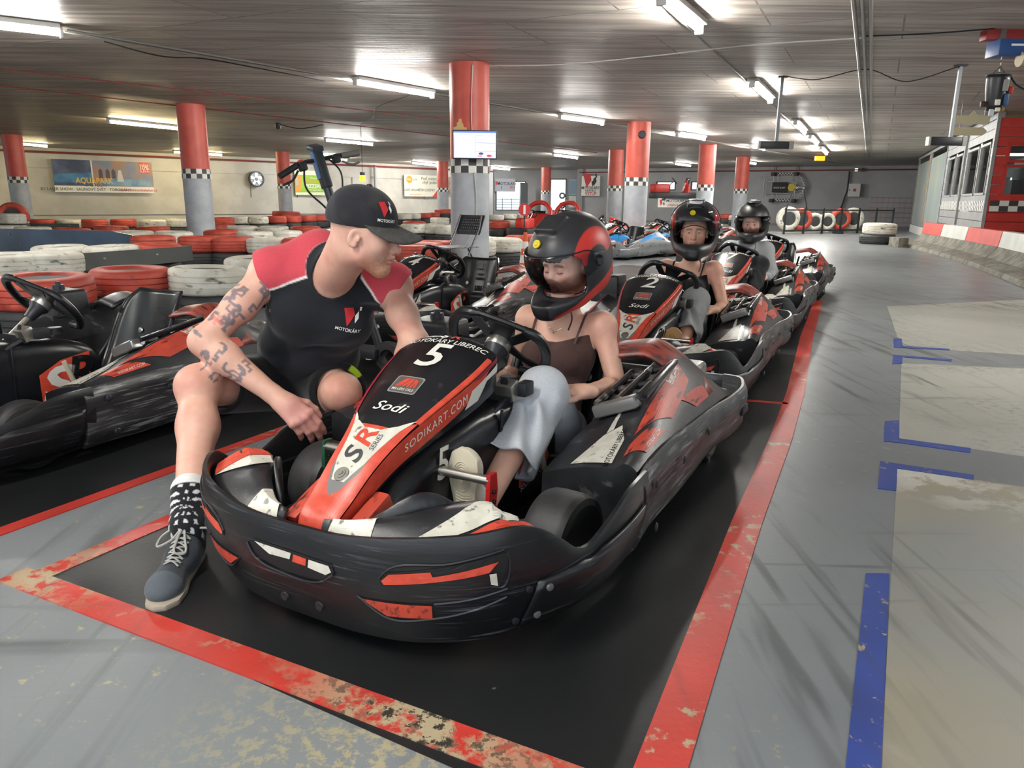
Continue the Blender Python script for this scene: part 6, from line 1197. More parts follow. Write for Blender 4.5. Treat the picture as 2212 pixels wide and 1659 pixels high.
# ---- shoes
def shoe(parent, heel, toe, up, name, upper, sole, L=.27, w=.048, laces=True, sock=None):
    """heel and toe on the sole plane"""
    y = unit(np.array(toe)-np.array(heel)); z = unit(np.array(up)-y*np.dot(up, y)); x = np.cross(y, z); F = np.stack([x, y, z], 1); h = np.array(heel, float); T = lambda a, b, c: h+F @ A(a, b, c); k = L/.27
    S = SDF(); S.cone(T(0, .045*k, .045), T(0, .10*k, .045), .036, .040, .02); S.cone(T(.004, .10*k, .040), T(.008, .205*k, .030), .040, .040, .04); S.ell(T(.006, .215*k, .028), A(.044, .055, .028), F, .03); S.cone(T(0, .045*k, .05), T(0, .040*k, .095), .038, .034, .03); S.cone(T(0, .10*k, .06), T(0, .055*k, .095), .030, .030, .03)
    S.fun(lambda P: (P-T(0, 0, .012)) @ (-z), .004, '&'); V, Q = S.surf(.0045)
    C = np.repeat(A(*lin(upper))[None], len(V), 0); Lc = (V-h) @ F; C = mixc(C, '5A6168' if upper != 'D8D2C6' else 'C9B9AC', sm(Lc[:, 1], .20*k, .205*k)*.6+(Lc[:, 1] < .05)*.4)
    so = npmesh(name, V, Q, M_cloth, parent, col=C)
    pl = [(-.026, .0), (-.034, .03), (-.034, .08), (-.036, .15), (-.047, .20), (-.044, .25), (-.02, .275), (.010, .279), (.036, .262), (.050, .22), (.046, .17), (.036, .12), (.034, .03), (.026, .0)]
    pl = [(a, b*k) for a, b in pl]; M4 = Matrix(((*F[0], h[0]), (*F[1], h[1]), (*F[2], h[2]), (0, 0, 0, 1)))
    MB().prism([(a*1.03, b) for a, b in pl], .017, M4).build('sole', mat('sole_'+sole, sole, 0.6, noise=30, col2=sole), so, bevel=.006, fix=True)
    rr = MB()
    if not laces:
        for i in range(1, 7): rr.tube([T(.030*math.cos(q)*i/6.5+.004, (.195*k+.048*math.sin(q)*i/6.5), -.001) for q in np.linspace(0, 6.283, 21)], .0016, 5)
        for i in range(1, 5): rr.tube([T(.022*math.cos(q)*i/4.5, (.055*k+.035*math.sin(q)*i/4.5), -.001) for q in np.linspace(0, 6.283, 17)], .0016, 5)
        for i in range(6): rr.tube([T(-.025, .10*k+.009*i, -.001), T(0, .094*k+.009*i, -.001), T(.025, .10*k+.009*i, -.001)], .0016, 5)
        rr.build('sole_tread', mat('sole_tread_'+sole, sole, 0.7), so)
    else:
        from mathutils.bvhtree import BVHTree
        bv = BVHTree.FromPolygons([Vector(v) for v in V], [tuple(q) for q in Q])
        def U(a, b, o=.003):
            hit = bv.ray_cast(Vector(T(a, b, .25)), Vector(-F[:, 2])); return (np.array(hit[0]) if hit[0] is not None else T(a, b, .08))+F[:, 2]*o
        for i in range(7):
            b = .078*k+.0165*i; w_ = .024-.0008*i
            for sg in (-1, 1): rr.tube(smoothpts([U(-w_*sg, b), U(-w_*.33*sg, b+.006, .005), U(w_*.33*sg, b+.011, .005), U(w_*sg, b+.018)], 3), .0034, 6, flat=.6)
        kn = U(0, .07*k, .008)
        for q in ([(.030, .066*k, .012), (.062, .075*k, .012), (.060, .11*k, .008), (.030, .10*k, .010)], [(-.030, .066*k, .012), (-.075, .060*k, .010), (-.10, .07*k, -.03)], [(-.012, .10*k, .010), (-.020, .14*k, .010), (-.002, .145*k, .010), (.006, .11*k, .010)]):
            rr.tube(smoothpts([kn]+[U(min(max(a_, -.036), .036), b_, o_)+F @ A(a_-min(max(a_, -.036), .036), 0, 0) for a_, b_, o_ in q]+([kn] if q[0][1] != .066*k or q[0][0] > 0 else []), 5), .0036, 6)
        rr.build('laces', mat('lace_grey', '9C9A94', 0.7), so)
    return so, T, F
# ---------------------------------------------------------------- the crouching man
def build_man():
    root = thing('person', 'crouching man in black cap and red-shouldered vest with a tattooed arm', 'person', (-.83, 2.9, 0))
    bpy.context.view_layer.update(); off = A(-.83, 2.9, 0)
    W = lambda px, py, d: D(px, py, d)-off
    pel = W(650, 815, 2.90); nk = W(718, 588, 2.60); shR = W(588, 590, 2.59); shL = W(846, 622, 2.66)
    sp = unit(nk-pel); lat = unit((shR-shL)-sp*np.dot(shR-shL, sp)); fwd = np.cross(sp, lat); fwd = fwd if fwd[1] < 0 else -fwd
    FT = np.stack([lat, fwd, sp], 1); Ls = np.linalg.norm(nk-pel)
    chest = pel+sp*Ls*.66+fwd*.0; belly = pel+sp*Ls*.32+fwd*.02
    elR = W(440, 738, 2.42); wrR = W(598, 858, 2.38); elL = W(897, 742, 2.47); wrL = W(862, 838, 2.56)
    hipR = W(606, 826, 2.87); hipL = W(690, 818, 2.96); knR = W(428, 836, 2.40); anR = A(-.946, 2.005, .115)-off; knL = W(738, 848, 2.64); anL = W(640, 955, 3.02)
    ho = W(789, 507, 2.37); HF = frame(A(.965, -.08, -.23), A(.22, -.10, .97)); HS = 1.0
    def torso(S, d=0.0, kk=.05):
        S.ell(pel, A(.165, .125, .13)+d, FT, kk); S.ell(belly, A(.165+d*2.0, .122+d, .17), FT, kk); S.ell(chest, A(.178, .122, .185)+d, FT, kk)
        for s_, q in ((-1, shR), (1, shL)): S.cone(nk-sp*.03, q-sp*.005, .058+d, .058+d, kk); S.cone(nk+A(-.05, .05, .055), q+A(0, .01, .015), .062+d, .058+d, kk); S.ell(chest+lat*.085*s_+fwd*.075+sp*.03, A(.085, .05, .075)+d, FT, kk)
        return S
    def arms(S, d=0.0):
        for q, e, w in ((shR, elR, wrR), (shL, elL, wrL)):
            S.ball(q, .066+d, .04); S.cone(q, e, .058+d, .045+d, .03); m = q+(e-q)*.45; S.ball(m+fwd*.012, .052+d, .03); m2 = e+(w-e)*.28; S.cone(e, m2, .045+d, .050+d, .03); S.cone(m2, w, .050+d, .030+d, .03)
        return S
    S = torso(SDF()); arms(S)
    S.cone(nk-sp*.06, ho+HF @ A(0, -.030, -.055), .067, .060, .03); S.cone(nk-sp*.02, ho+HF @ A(0, -.055, -.02), .055, .052, .03)
    T = add_head(S, ho, HF, HS, True, 'down')
    for h, k, a in ((hipR, knR, anR), (hipL, knL, anL)):
        S.cone(h, k, .092, .066, .05); S.ball(k, .066, .03); m = k+(a-k)*.30; bk = unit(np.cross(np.cross(a-k, h-k), a-k)); S.cone(k, m+bk*.012, .060, .060, .03); S.cone(m+bk*.012, a, .060, .040, .04)
    S.ball(knR+A(0, -.03, .02), .052, .03); S.ball(knL+A(.0, -.03, .0), .055, .03)
    hx = unit(W(652, 905, 2.345)-wrR); add_hand(S, wrR+hx*.02, hx, unit(A(.25, -.72, .55)), 1 if np.dot(np.cross(unit(A(.25, -.72, .55)), hx), A(1, 0, .6)) > 0 else -1, 1.12, (32, 24, 14), .0, 30, 1.2)
    hx = unit(A(-.15, .25, -.75)); add_hand(S, wrL+hx*.02, hx, unit(A(.3, -.8, .3)), 1, 1.1, (15, 20, 15))
    V, Q = S.surf(.0042)
    C = skin_tint(V, 'D4A591', 'C88B7C'); C = face_tint(C, V, ho, HF, HS, 'B5716A', 'A07A5C', 'A2683F')
    for k in (knR, knL): C = mixc(C, 'C77A6C', .5*(1-sm(np.linalg.norm(V-k-A(0, -.05, .03), axis=1), .02, .07)))
    hd = wrR+(W(648, 908, 2.35)-wrR)*1.1; C = mixc(C, 'C07F78', .65*(1-sm(np.linalg.norm(V-hd, axis=1), .05, .13)))
    # tattoo: square broken lines around the right upper arm and forearm
    def arm_uv(a, b):
        ab = b-a; l = np.linalg.norm(ab); d = ab/l; t = (V-a) @ d; q = V-a-t[:, None]*d; e1 = unit(np.cross(d, A(0, 0, 1))); e2 = np.cross(d, e1); return t/l, t, np.arctan2(q @ e2, q @ e1), np.linalg.norm(q, axis=1)
    rng = random.Random(11)
    for (a, b, t0, t1, nw, s0) in ((shR, elR, .06, .33, 15, -1.0), (elR, wrR, -.02, .19, 9, -.6)):
        tn, t, an, rr = arm_uv(a, b); face = unit(A(-.15, -1, .15)); ab = unit(b-a); e1 = unit(np.cross(ab, A(0, 0, 1))); e2 = np.cross(ab, e1); an0 = math.atan2(face @ e2, face @ e1); s_ = (np.mod(an-an0+math.pi, 2*math.pi)-math.pi)*.052; ok = rr < .085; ink = np.zeros(len(V)); idx = np.where(ok & (t > t0-.03) & (t < t1+.03))[0]; tt, ss = t[idx], s_[idx]; im = np.zeros(len(idx))
        for w_ in range(nw):
            x, y = rng.uniform(t0, t1), rng.uniform(-.062, .062); dr = rng.choice([0, 2, 4, 6]); wd = rng.choice([.0032, .0042, .0055])
            for st in range(rng.randint(4, 8)):
                l_ = rng.uniform(.009, .022); dx, dy = math.cos(dr*math.pi/4)*l_, math.sin(dr*math.pi/4)*l_; nx, ny = min(max(x+dx, t0), t1), min(max(y+dy, -.066), .066)
                vx, vy = nx-x, ny-y; ll = vx*vx+vy*vy+1e-9; h = np.clip(((tt-x)*vx+(ss-y)*vy)/ll, 0, 1); dd_ = np.maximum(np.abs(tt-x-h*vx), np.abs(ss-y-h*vy)); im = np.maximum(im, 1-sm(dd_, wd-.0012, wd+.0012)); x, y = nx, ny; dr = (dr+rng.choice([-2, -1, 1, 2, 2, -2])) % 8
        ink[idx] = im; C = mixc(C, '525B68', ink*.78)
        if s0 < -.9:
            for q in ((.235, .275, -.006, .006), (.249, .261, -.024, .024)): C = mixc(C, 'C9584E', ok*(t > q[0])*(t < q[1])*(s_ > q[2])*(s_ < q[3])*.55)
    tn, t, an, rr = arm_uv(shR, elR); cr = (rr < .08)*(np.abs(tn-.70) < .13); xx, yy = (tn-.70)*.33, an*.05+.02
    b = npmesh('body', V, Q, M_skin, root, col=C)
    for s in (1, -1): MB().tube(smoothpts([T(s*.019, .0885, .0050), T(s*.031, .0925, .0025), T(s*.045, .0845, .0045)]), .0011, 5).build('eyelash', mat('lash_brown', '5A4034', 0.7), root)
    MB().tube(smoothpts([T(-.020, .0985, -.0562), T(0, .1035, -.0555), T(.020, .0985, -.0562)]), .0010, 5).build('mouth_line', mat('mouth_dark', '7A3E38', 0.6), root)
    # vest
    S = torso(SDF(), .014, .05)
    for q in (shR, shL): S.ball(q, .076, .04)
    S.cone(nk-sp*.02, nk+unit(ho-nk)*.05, .078, .073, .03)
    lo = pel+sp*.035
    S.fun(lambda P: (P-lo) @ (-sp), .01, '&'); S.fun(lambda P: np.minimum(.012*np.sin(38*((P-pel) @ sp)+9*((P-pel) @ lat))*.25, 0)*0-1, 0, '&') if False else None
    S.cone(nk+fwd*.030-sp*.004, ho, .070, .082, .006, '-')
    for q, e in ((shR, elR), (shL, elL)): d = unit(e-q); qq = q+d*.028; S.fun((lambda P, qq=qq, d=d, q=q: np.maximum((P-qq) @ (d*.55+unit(q-nk)*.85)-.012, -((np.linalg.norm(P-q, axis=-1)-.16)))*1.0 if False else np.where(np.linalg.norm(P-q, axis=-1) < .135, (P-qq) @ unit(d*.45+unit(q-nk)*.9)-.020, -.05)), .004, '&')
    V, Q = S.surf(.0045); L = (V-nk) @ FT; L3 = (V-pel) @ FT
    wr = .006*np.sin(48*L3[:, 2]+30*L3[:, 0]+7*vnoise(V, 8, 2))*sm(vnoise(V, 6, 8), .35, .7); nrm_dir = unit(fwd)[None]; V = V+nrm_dir*wr[:, None]
    C = np.repeat(A(*lin('202227'))[None], len(V), 0); lx = np.abs(L[:, 0]); yz = L[:, 2]
    edge = .012-.72*(lx-.07)+np.where(L[:, 0] < 0, .055, 0); fr_ = L[:, 1]
    dn = np.linalg.norm(V-(nk+unit(ho-nk)*.02), axis=1); m = sm(dn, .098, .102)*sm(yz-edge, 0, .005); C = mixc(C, 'E9E4DE', sm(dn, .098, .102)*sm(yz-(edge-.008), 0, .004)); C = mixc(C, 'C64A55', m); ve = npmesh('vest', V, Q, M_cloth, root, col=C)
    # collar band
    # shorts
    S = SDF(); S.ell(pel, A(.180, .140, .145), FT, .05); S.ell(belly-sp*.04, A(.165, .13, .10), FT, .05)
    tr = hipR+(knR-hipR)*.74; tl = hipL+(knL-hipL)*.80; S.cone(hipR, tr, .112, .100, .05); S.cone(hipL, tl, .115, .108, .05)
    for h, k, t_ in ((hipR, knR, tr), (hipL, knL, tl)): d = unit(k-h); S.fun(lambda P, d=d, t_=t_: np.where(np.linalg.norm(P-t_, axis=-1) < .2, (P-t_) @ d-.02, -.05), .004, '&'); S.cone(t_-d*.05, t_+d*.1, .080, .085, .003, '-')
    V, Q = S.surf(.005); C = np.repeat(A(*lin('1B1C1F'))[None], len(V), 0)
    dl = unit(knL-hipL); rel = V-hipL; tt = rel @ dl; q = rel-tt[:, None]*dl; up_ = unit(A(0.35, -.1, .95)-dl*np.dot(A(0.35, -.1, .95), dl)); sd_ = np.cross(dl, up_); an = np.arctan2(q @ sd_, q @ up_); 
    sgn = 1 if np.dot(sd_, A(1, 0, 0)) > 0 else -1; a_ = an*sgn; near = np.linalg.norm(q, axis=1) < .15
    C = mixc(C, 'A9CF2E', near*(tt > .02)*(1-sm(np.abs(a_-.55), .16+.30*tt, .19+.30*tt))); npmesh('shorts', V, Q, M_cloth, root, col=C)
    # shoes and socks
    heel = A(-.950, 2.055, 0)-off; toe = A(-.918, 1.750, 0)-off
    so, Ts, Fs = shoe(root, heel, toe, A(0, 0, 1), 'shoe', '34383E', '9C9282', .325, laces=True)
    S = SDF(); S.cone(anR, anR+unit(knR-anR)*.118, .0475, .0565, .02); S.cone(anR, Ts(0, .06, .055), .0475, .047, .02); V, Q = S.surf(.004); L = (V-anR) @ unit(knR-anR); C = np.repeat(A(*lin('17171A'))[None], len(V), 0); C = mixc(C, 'D8D6D2', sm(L, .125, .130)*0+sm(L, .112, .116)); 
    aa = np.arctan2(V[:, 1]-anR[1], V[:, 0]-anR[0]); pv = np.mod(L/.024, 1); pu = np.mod(aa/.62+.5*np.floor(L/.024), 1); C = mixc(C, 'C9C9CC', ((np.abs(pu-.5) < .26-.2*pv) & (pv > .25) & (pv < .75) & (L < .11))*1.0); npmesh('sock', V, Q, M_cloth, root, col=C)
    fl_ = unit(A(.25, -.9, 0)); shoe(root, anL-fl_*.02-A(0, 0, .03), anL+fl_*.18-A(0, 0, anL[2]), A(0, -.2, 1), 'shoe', '3A4450', 'B8AFA0', .29, laces=True)
    # cap
    S = SDF(); S.ell(T(0, -.012, .052), A(.086, .106, .098)*HS, HF, .01); S.ell(T(0, -.06, .05), A(.075, .066, .075)*HS, HF, .04); S.fun(lambda P: (P-T(0, 0, .030)) @ (-(HF @ unit(A(0, -.08, 1)))), .006, '&'); S.ell(T(0, -.012, .03), A(.080, .100, .088)*HS, HF, .003, '-')
    V, Q = S.surf(.004); L = ((V-ho) @ HF)/HS; wv = .0028*np.sin(60*L[:, 1]+50*L[:, 2]+5*vnoise(V, 14, 4))*(L[:, 2] < .11); V = V+(HF @ A(1, 0, .3))[None]*wv[:, None]*np.sign(L[:, 0])[:, None]
    C = np.repeat(A(*lin('26262A'))[None], len(V), 0); C = mixc(C, '3A3836', .5*sm(vnoise(V, 22, 6), .5, .8)); C = mixc(C, '9E2C30', (np.abs(L[:, 0]+.012) < .006)*(L[:, 1] > .0)*(L[:, 2] > .09)*.8); cp = npmesh('cap', V, Q, M_cloth, root, col=C)
    def brim(a, b): q = (-1+2*a)*R(82); cq = max(math.cos(q), 0); ex_ = .088*cq**.75; return T(math.sin(q)*(.085+.010*b*cq), .002+math.cos(q)*.092+b*ex_, .044+.004*math.cos(q)-.004*b-.060*b*cq*math.sin(q)**2-.012*b*b*cq)
    MB().grid(brim, 30, 8).build('brim', mat('cap_brim', '3B3936', 0.85, noise=60, col2='454340'), cp, solid=.005)
    MB().lathe([(0, .007), (.008, .005), (.011, 0), (0, 0)], 12, M=Matrix.Translation(Vector(T(0, -.012, .149))) @ Vector(HF[:, 2]).to_track_quat('Z', 'Y').to_matrix().to_4x4()).build('cap_button', M_cab, cp)
    def capf(o_): # front-right panel of the cap
        c = A(0, -.012, .052); 
        def f(x, y): th = R(52)+x/.105; ph = R(28)+y/.10; n = A(math.cos(th)*math.cos(ph)*1.0, math.sin(th)*math.cos(ph), math.sin(ph)); p = c+n*A(.086, .106, .098)*1.0+n*o_; return T(*p)
        return f
    for pl, m in (([(-.030, .020), (-.002, .024), (.006, .0), (-.012, -.024)], M_redp), ([(.010, .006), (.018, .014), (.023, .0), (.016, -.012)], M_white), ([(.016, .026), (.023, .024), (.024, .014), (.019, .014)], M_white)): vs, fs = poly2d(pl); decal(vs, fs, capf(.0055), 'emblem', m, cp, .01)
    vs, fs = text2d('MOTOK\u00c1RY', .012, .02); decal(vs, fs, lambda x, y: capf(.0055)(x, y-.034), 'lettering', M_white, cp, .01)
    MB().tube(smoothpts([T(-.06, -.095, .035), T(0, -.118, .030), T(.06, -.095, .035)]), .007, 6, flat=.5).build('cap_strap', M_cab, cp)
    # chest emblem, laid on the vest
    bm_ = bpy.data.objects[ve.name]; me = ve.data; from mathutils.bvhtree import BVHTree
    bv = BVHTree.FromPolygons([v.co.copy() for v in me.vertices], [tuple(p.vertices) for p in me.polygons])
    def chestf(cpx, cpy):
        o0 = Vector(W(cpx, cpy, 2.3)); ex = Vector(unit(-lat)); ey = Vector(sp); cam0 = Vector(CAMP-off)
        def f(x, y):
            tg = Vector(W(cpx, cpy, 2.52))+ex*x+ey*y; h = bv.ray_cast(tg+Vector(fwd)*.25, -Vector(fwd)); p = h[0] if h[0] is not None else tg; return p+Vector(fwd)*.003
        return f
    cf = chestf(757, 715)
    for pl, m in (([(-.034, .022), (-.004, .026), (.008, .002), (-.010, -.030)], M_redp), ([(.010, .0), (.020, .010), (.024, -.006), (.014, -.018)], M_white), ([(.020, .024), (.028, .022), (.028, .010), (.022, .010)], M_white)): vs, fs = poly2d(pl); decal(vs, fs, cf, 'emblem', m, ve, .01)
    vs, fs = text2d('MOTOK\u00c1RY', .016, .018); decal(vs-np.array([.004, .042]), fs, cf, 'lettering', M_white, ve, .01)
    return root
man = build_man()
# ---------------------------------------------------------------- drivers (kart axes)
def driver(K, label, top, pants, helm, yaw=0, pitch=-18, visor=0, knee=(-.155, .09, .43), hood=False, lift=.03, hx=0.0, low=0.0, eyes='open', skin='DDAE98', gaze=(0, 1, 0), shoe_c='D8D2C6', sole_c='C9BFA8', hem=True, sc=1.0, hair=None, brow='6A4A38', tattoo=False, lean=0.0):
    root = thing('person', label, 'person', M=K.matrix_basis.copy())
    pel, wa, chs, nk = A(0, -.24, .195), A(0, -.315, .30+lift*.4), A(0, -.385, .43+lift), A(0, -.40, .565+lift)
    sp = unit(nk-pel); FT = np.stack([A(1, 0, 0), np.cross(sp, A(1, 0, 0)), sp], 1)
    sh = [A(s*.158, -.415, .545+lift) for s in (1, -1)]; el = [A(.235, -.42, .30+lift), A(-.255, -.345, .345+lift*.6)]; wr = [A(.150, -.19, .385), A(-.240, -.075, .405)]
    hip = [A(s*.085, -.22, .19) for s in (1, -1)]; kn = [A(-knee[0], knee[1], knee[2]), A(*knee)]; an = [A(.17, .50, .20), A(-.175, .52, .175)]
    ho = A(hx, -.345+lean, .768+lift*1.15); HF = np.eye(3) @ rotm(('Z', yaw), ('X', pitch)); HS = .98
    def torso(S, d=0.0):
        S.ell(pel, A(.155, .115, .12)+d, FT, .05); S.ell(wa, A(.118, .092, .13)+d, FT, .05); S.ell(chs, A(.138, .098, .15)+d, FT, .05)
        for q in sh: S.cone(nk-sp*.03, q, .044+d, .046+d, .04)
        if not hood:
            for s in (1, -1): S.ell(A(s*.062, -.300, .425+lift), A(.062, .060, .060)+d, None, .03)
        return S
    S = torso(SDF())
    for q, e, w in zip(sh, el, wr): S.ball(q, .050, .04); S.cone(q, e, .044, .036, .03); m = e+(w-e)*.3; S.cone(e, m, .036, .037, .02); S.cone(m, w, .037, .023, .02)
    S.cone(nk-sp*.04, ho+HF @ A(0, -.03, -.06), .052, .047, .03); T = add_head(S, ho, HF, HS, False, eyes)
    for h, k, a in zip(hip, kn, an): S.cone(h, k, .082, .056, .05); S.cone(k, k+(a-k)*.35, .054, .050, .03); S.cone(k+(a-k)*.35, a, .050, .034, .03); S.cone(a, a+A(0, .06, -.02), .034, .03, .02)
    for w, s, tx in ((wr[0], 1, A(-.25, .9, .05)), (wr[1], -1, A(.78, .60, .12))):
        add_hand(S, w, unit(tx), unit(A(s*.45, -.2, .9)), (1 if np.dot(np.cross(unit(A(s*.45, -.2, .9)), unit(tx)), A(-s*.6, .8, 0)) > 0 else -1), .92, (22, 28, 18), 1.0, 15)
    V, Q = S.surf(.0046); C = skin_tint(V, skin, 'D09684'); C = face_tint(C, V, ho, HF, HS, 'BE6A66', brow)
    npmesh('body', V, Q, M_skin, root, col=C)
    if eyes != 'down': eyeball(root, T, HF, HS, gaze)
    else:
        for s in (1, -1): MB().tube(smoothpts([T(s*.019, .0895, .0055), T(s*.031, .0935, .0035), T(s*.044, .0855, .0055)]), .0012, 5).build('eyelash', M_cab, root)
    if hair:
        S = SDF(); S.ell(T(0, -.012, .055), A(.080, .100, .082)*HS, HF, .02); S.fun(lambda P: (P-T(0, .06, .050)) @ (-(HF @ unit(A(0, .5, .9)))), .004, '&')
        for s in (-2, -1, 0, 1, 2): S.cone(T(s*.017, .082, .075), T(s*.019+.004, .094-.004*abs(s), .050), .010, .006, .01)
        for s in (-1, 1): S.cone(T(s*.07, -.05, .0), T(s*.065, -.08, -.10), .03, .03, .03)
        V, Q = S.surf(.005); npmesh('hair', V, Q, M_cloth, root, col=np.repeat(A(*lin(hair))[None], len(V), 0))
    helmet(root, ho+HF @ A(0, .0, .012), HF, helm[1], helm[0], visor, low)
    # top
    if hood:
        S = torso(SDF(), .030)
        for q, e, w in zip(sh, el, wr): S.ball(q, .075, .05); S.cone(q, e, .068, .060, .04); S.cone(e, w, .060, .042, .03)
        S.ell(nk+A(0, -.03, .03), A(.11, .09, .055), None, .03); S.cone(nk+A(-.05, .045, .0), nk+A(.05, .045, .0), .045, .045, .03); S.cone(nk, ho, .062, .08, .006, '-')
        V, Q = S.surf(.0055); f = .006*np.sin(55*V[:, 2]+40*V[:, 0]+7*vnoise(V, 8, 1))*sm(vnoise(V, 6, 9), .35, .7); V = V+A(0, .8, .3)[None]*f[:, None]; npmesh('hoodie', V, Q, M_cloth, root, col=mixc(np.repeat(A(*lin(top))[None], len(V), 0), '7E8286', .4*sm(vnoise(V, 9, 3), .5, .8)))
        hc = MB()
        for s in (-1, 1): hc.tube(smoothpts([nk+A(s*.03, .085, .0), nk+A(s*.035, .10, -.07), nk+A(s*.03, .105, -.14)]), .003, 5)
        hc.build('hood_cord', M_white, root)
    else:
        S = torso(SDF(), .006); S.fun(lambda P: (P-A(0, 0, .468+lift)) @ A(0, .1, 1)-.22*np.maximum(np.abs(P[..., 0])-.015, 0)+.012, .003, '&'); S.fun(lambda P: (P-(pel+sp*.06)) @ (-sp), .003, '&')
        for q, e in zip(sh, el): S.cone(q+(e-q)*-.1, e, .056, .052, .004, '-')
        V, Q = S.surf(.0046); C = np.repeat(A(*lin(top))[None], len(V), 0); C = mixc(C, top, V[:, 2]*0); npmesh('top', V, Q, M_cloth, root, col=C)
        for s in (1, -1):
            st = MB(); st.tube(smoothpts([A(s*.088, -.292, .462+lift), A(s*.098, -.335, .535+lift), A(s*.100, -.40, .592+lift), A(s*.090, -.465, .545+lift), A(s*.07, -.485, .46+lift)]), .0055, 6, flat=.5); st.build('strap', mat('strap_'+top, top, 0.7), root)
        nc = MB(); nc.tube(smoothpts([A(.062, -.41, .59+lift), A(.035, -.335, .545+lift), A(0, -.313, .525+lift), A(-.035, -.335, .545+lift), A(-.062, -.41, .59+lift)]), .0012, 5); nc.ball = None; nc.lathe([(0, .004), (.004, 0), (0, -.004)], 8, M=Matrix.Translation((0, -.309, .520+lift))); nc.build('necklace', mat('necklace_metal', 'C8B890', 0.25, 0.9), root)
    # trousers
    S = SDF(); S.ell(pel-sp*.03, A(.165, .125, .11), FT, .05); S.ell(pel+sp*.04, A(.145, .108, .06), FT, .04)
    for i, (h, k, a) in enumerate(zip(hip, kn, an)):
        d = unit(a-k); he = k+d*(.30 if hem else .40); S.cone(h, k, .096, .074 if hem else .072, .05); S.ball(k, .074 if hem else .070, .03); S.cone(k, he, .074 if hem else .068, .094 if hem else .052, .04)
        if hem:
            S.cone(k+A(0, .02, -.10), he+A(-.005*(1 if i else -1), -.045, -.085), .055, .050, .05); S.fun(lambda P, he=he, d=d, a=a: np.where(np.linalg.norm(P-he, axis=-1) < .22, (P-he) @ unit(d+A(0, .0, -.25))-.01, -.05), .003, '&'); S.cone(he-d*.09, he+d*.08, .070, .084, .004, '-'); S.cone(he-d*.05+A(0, -.03, -.06), he+d*.06+A(0, -.03, -.075), .040, .048, .004, '-')
    V, Q = S.surf(.005); f = (.0125 if hem else .003)*np.sin(40*V[:, 1]-30*V[:, 2]+34*V[:, 0]+9*vnoise(V, 7, 1))*sm(vnoise(V, 6, 9), .35, .7)+.004*(vnoise(V, 22, 5)-.5); V = V+A(-.5, .3, .8)[None]*f[:, None]
    C = np.repeat(A(*lin(pants))[None], len(V), 0)
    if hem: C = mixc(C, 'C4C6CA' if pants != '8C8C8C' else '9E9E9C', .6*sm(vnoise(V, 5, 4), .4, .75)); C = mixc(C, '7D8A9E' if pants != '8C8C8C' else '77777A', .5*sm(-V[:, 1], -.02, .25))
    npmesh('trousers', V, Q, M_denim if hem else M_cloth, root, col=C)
    for i, a in enumerate(an): x = a[0]; shoe(root, A(x, .615, .115), A(x*1.02, .628, .385), A(0, -1, .0), 'shoe', shoe_c, sole_c, .27, laces=False)
    if not hood:
        w = wr[1]; br = MB(); br.tube([w+A(.0, .0, 0)+unit(A(.9, -.4, 0))*.026*math.cos(q)+A(0, 0, 1)*.026*math.sin(q) for q in np.linspace(0, 6.283, 21)], .0022, 6); br.build('bracelet', M_steel, root)
    return root
g1 = driver(KA1, 'girl in brown strappy top and pale jeans seated in kart number 5', '4E3834', 'BCC0C6', ('red', 1.14), yaw=-14, pitch=-16, lift=.035, hx=-.035, low=.030, eyes='down', hair='3A2822', brow='4A342A')
g2 = driver(KA2, 'girl in black strappy top with raised visor seated in kart number 2', '17171A', '8C8C8C', ('red', 1.22), yaw=12, pitch=-3, lift=.075, hx=-.03, visor=46, knee=(-.16, .06, .47), eyes='open', gaze=(0.05, 1, .05), sole_c='A8804E', shoe_c='C8B49A', skin='D9A78E')
g3 = driver(KA3, 'driver in grey hoodie and black helmet seated in kart number 7', 'A6A9AB', '1E1F22', ('black', 1.20), yaw=4, pitch=-4, lift=.07, hx=-.03, hood=True, hem=False, knee=(-.19, .12, .53), eyes='open', sole_c='D8CFC4', shoe_c='D8C8C0')
# ---------------------------------------------------------------- karts in the background
def recolor(t, mp):
    for o in t.children_recursive:
        if o.type != 'MESH': continue
        for sl in o.material_slots:
            if sl.material and sl.material.name in mp: m = mp[sl.material.name]; sl.link = 'OBJECT'; sl.material = m
M_sil = mat('bumper_silver', '8C8E90', 0.32, 0.3, noise=3, col2='7E8083'); M_blu = mat('kart_blue', '2E86C8', 0.35); M_rr = mat('kart_red', 'C4322B', 0.35)
BLUE = {'bumper_plastic': M_sil, 'worn_side_plastic': M_sil, 'sticker_red_worn': M_blu, 'pod_plastic': mat('pod_silver', '85878A', 0.4, 0.2), 'arch_red_worn': M_sil, 'console_plastic': M_blu}
KC4 = _plain; KC1, KC2, KC3 = copytree(_plain), copytree(_plain), copytree(_plain)
bpy.context.view_layer.update()
place_kart(KC1, (2.12, 14.55), 43, 15, 'kart number 15 with silver sides left of the loudspeaker column', False); recolor(KC1, BLUE)
place_kart(KC2, (3.12, 15.6), 43, 14, 'silver and blue kart number 14 right of the loudspeaker column', False); recolor(KC2, BLUE)
place_kart(KC3, (4.15, 16.5), 43, 0, 'dark unnumbered kart parked behind the silver and blue one', False)
place_kart(KC4, (D(1288, 470, 20.5)[0], 20.5, 0), -70, 0, 'red kart pointing right behind the red and black helmet', False); recolor(KC4, {'fairing_black': M_rr, 'bumper_plastic': M_rr, 'pod_plastic': M_rr, 'worn_side_plastic': M_rr})
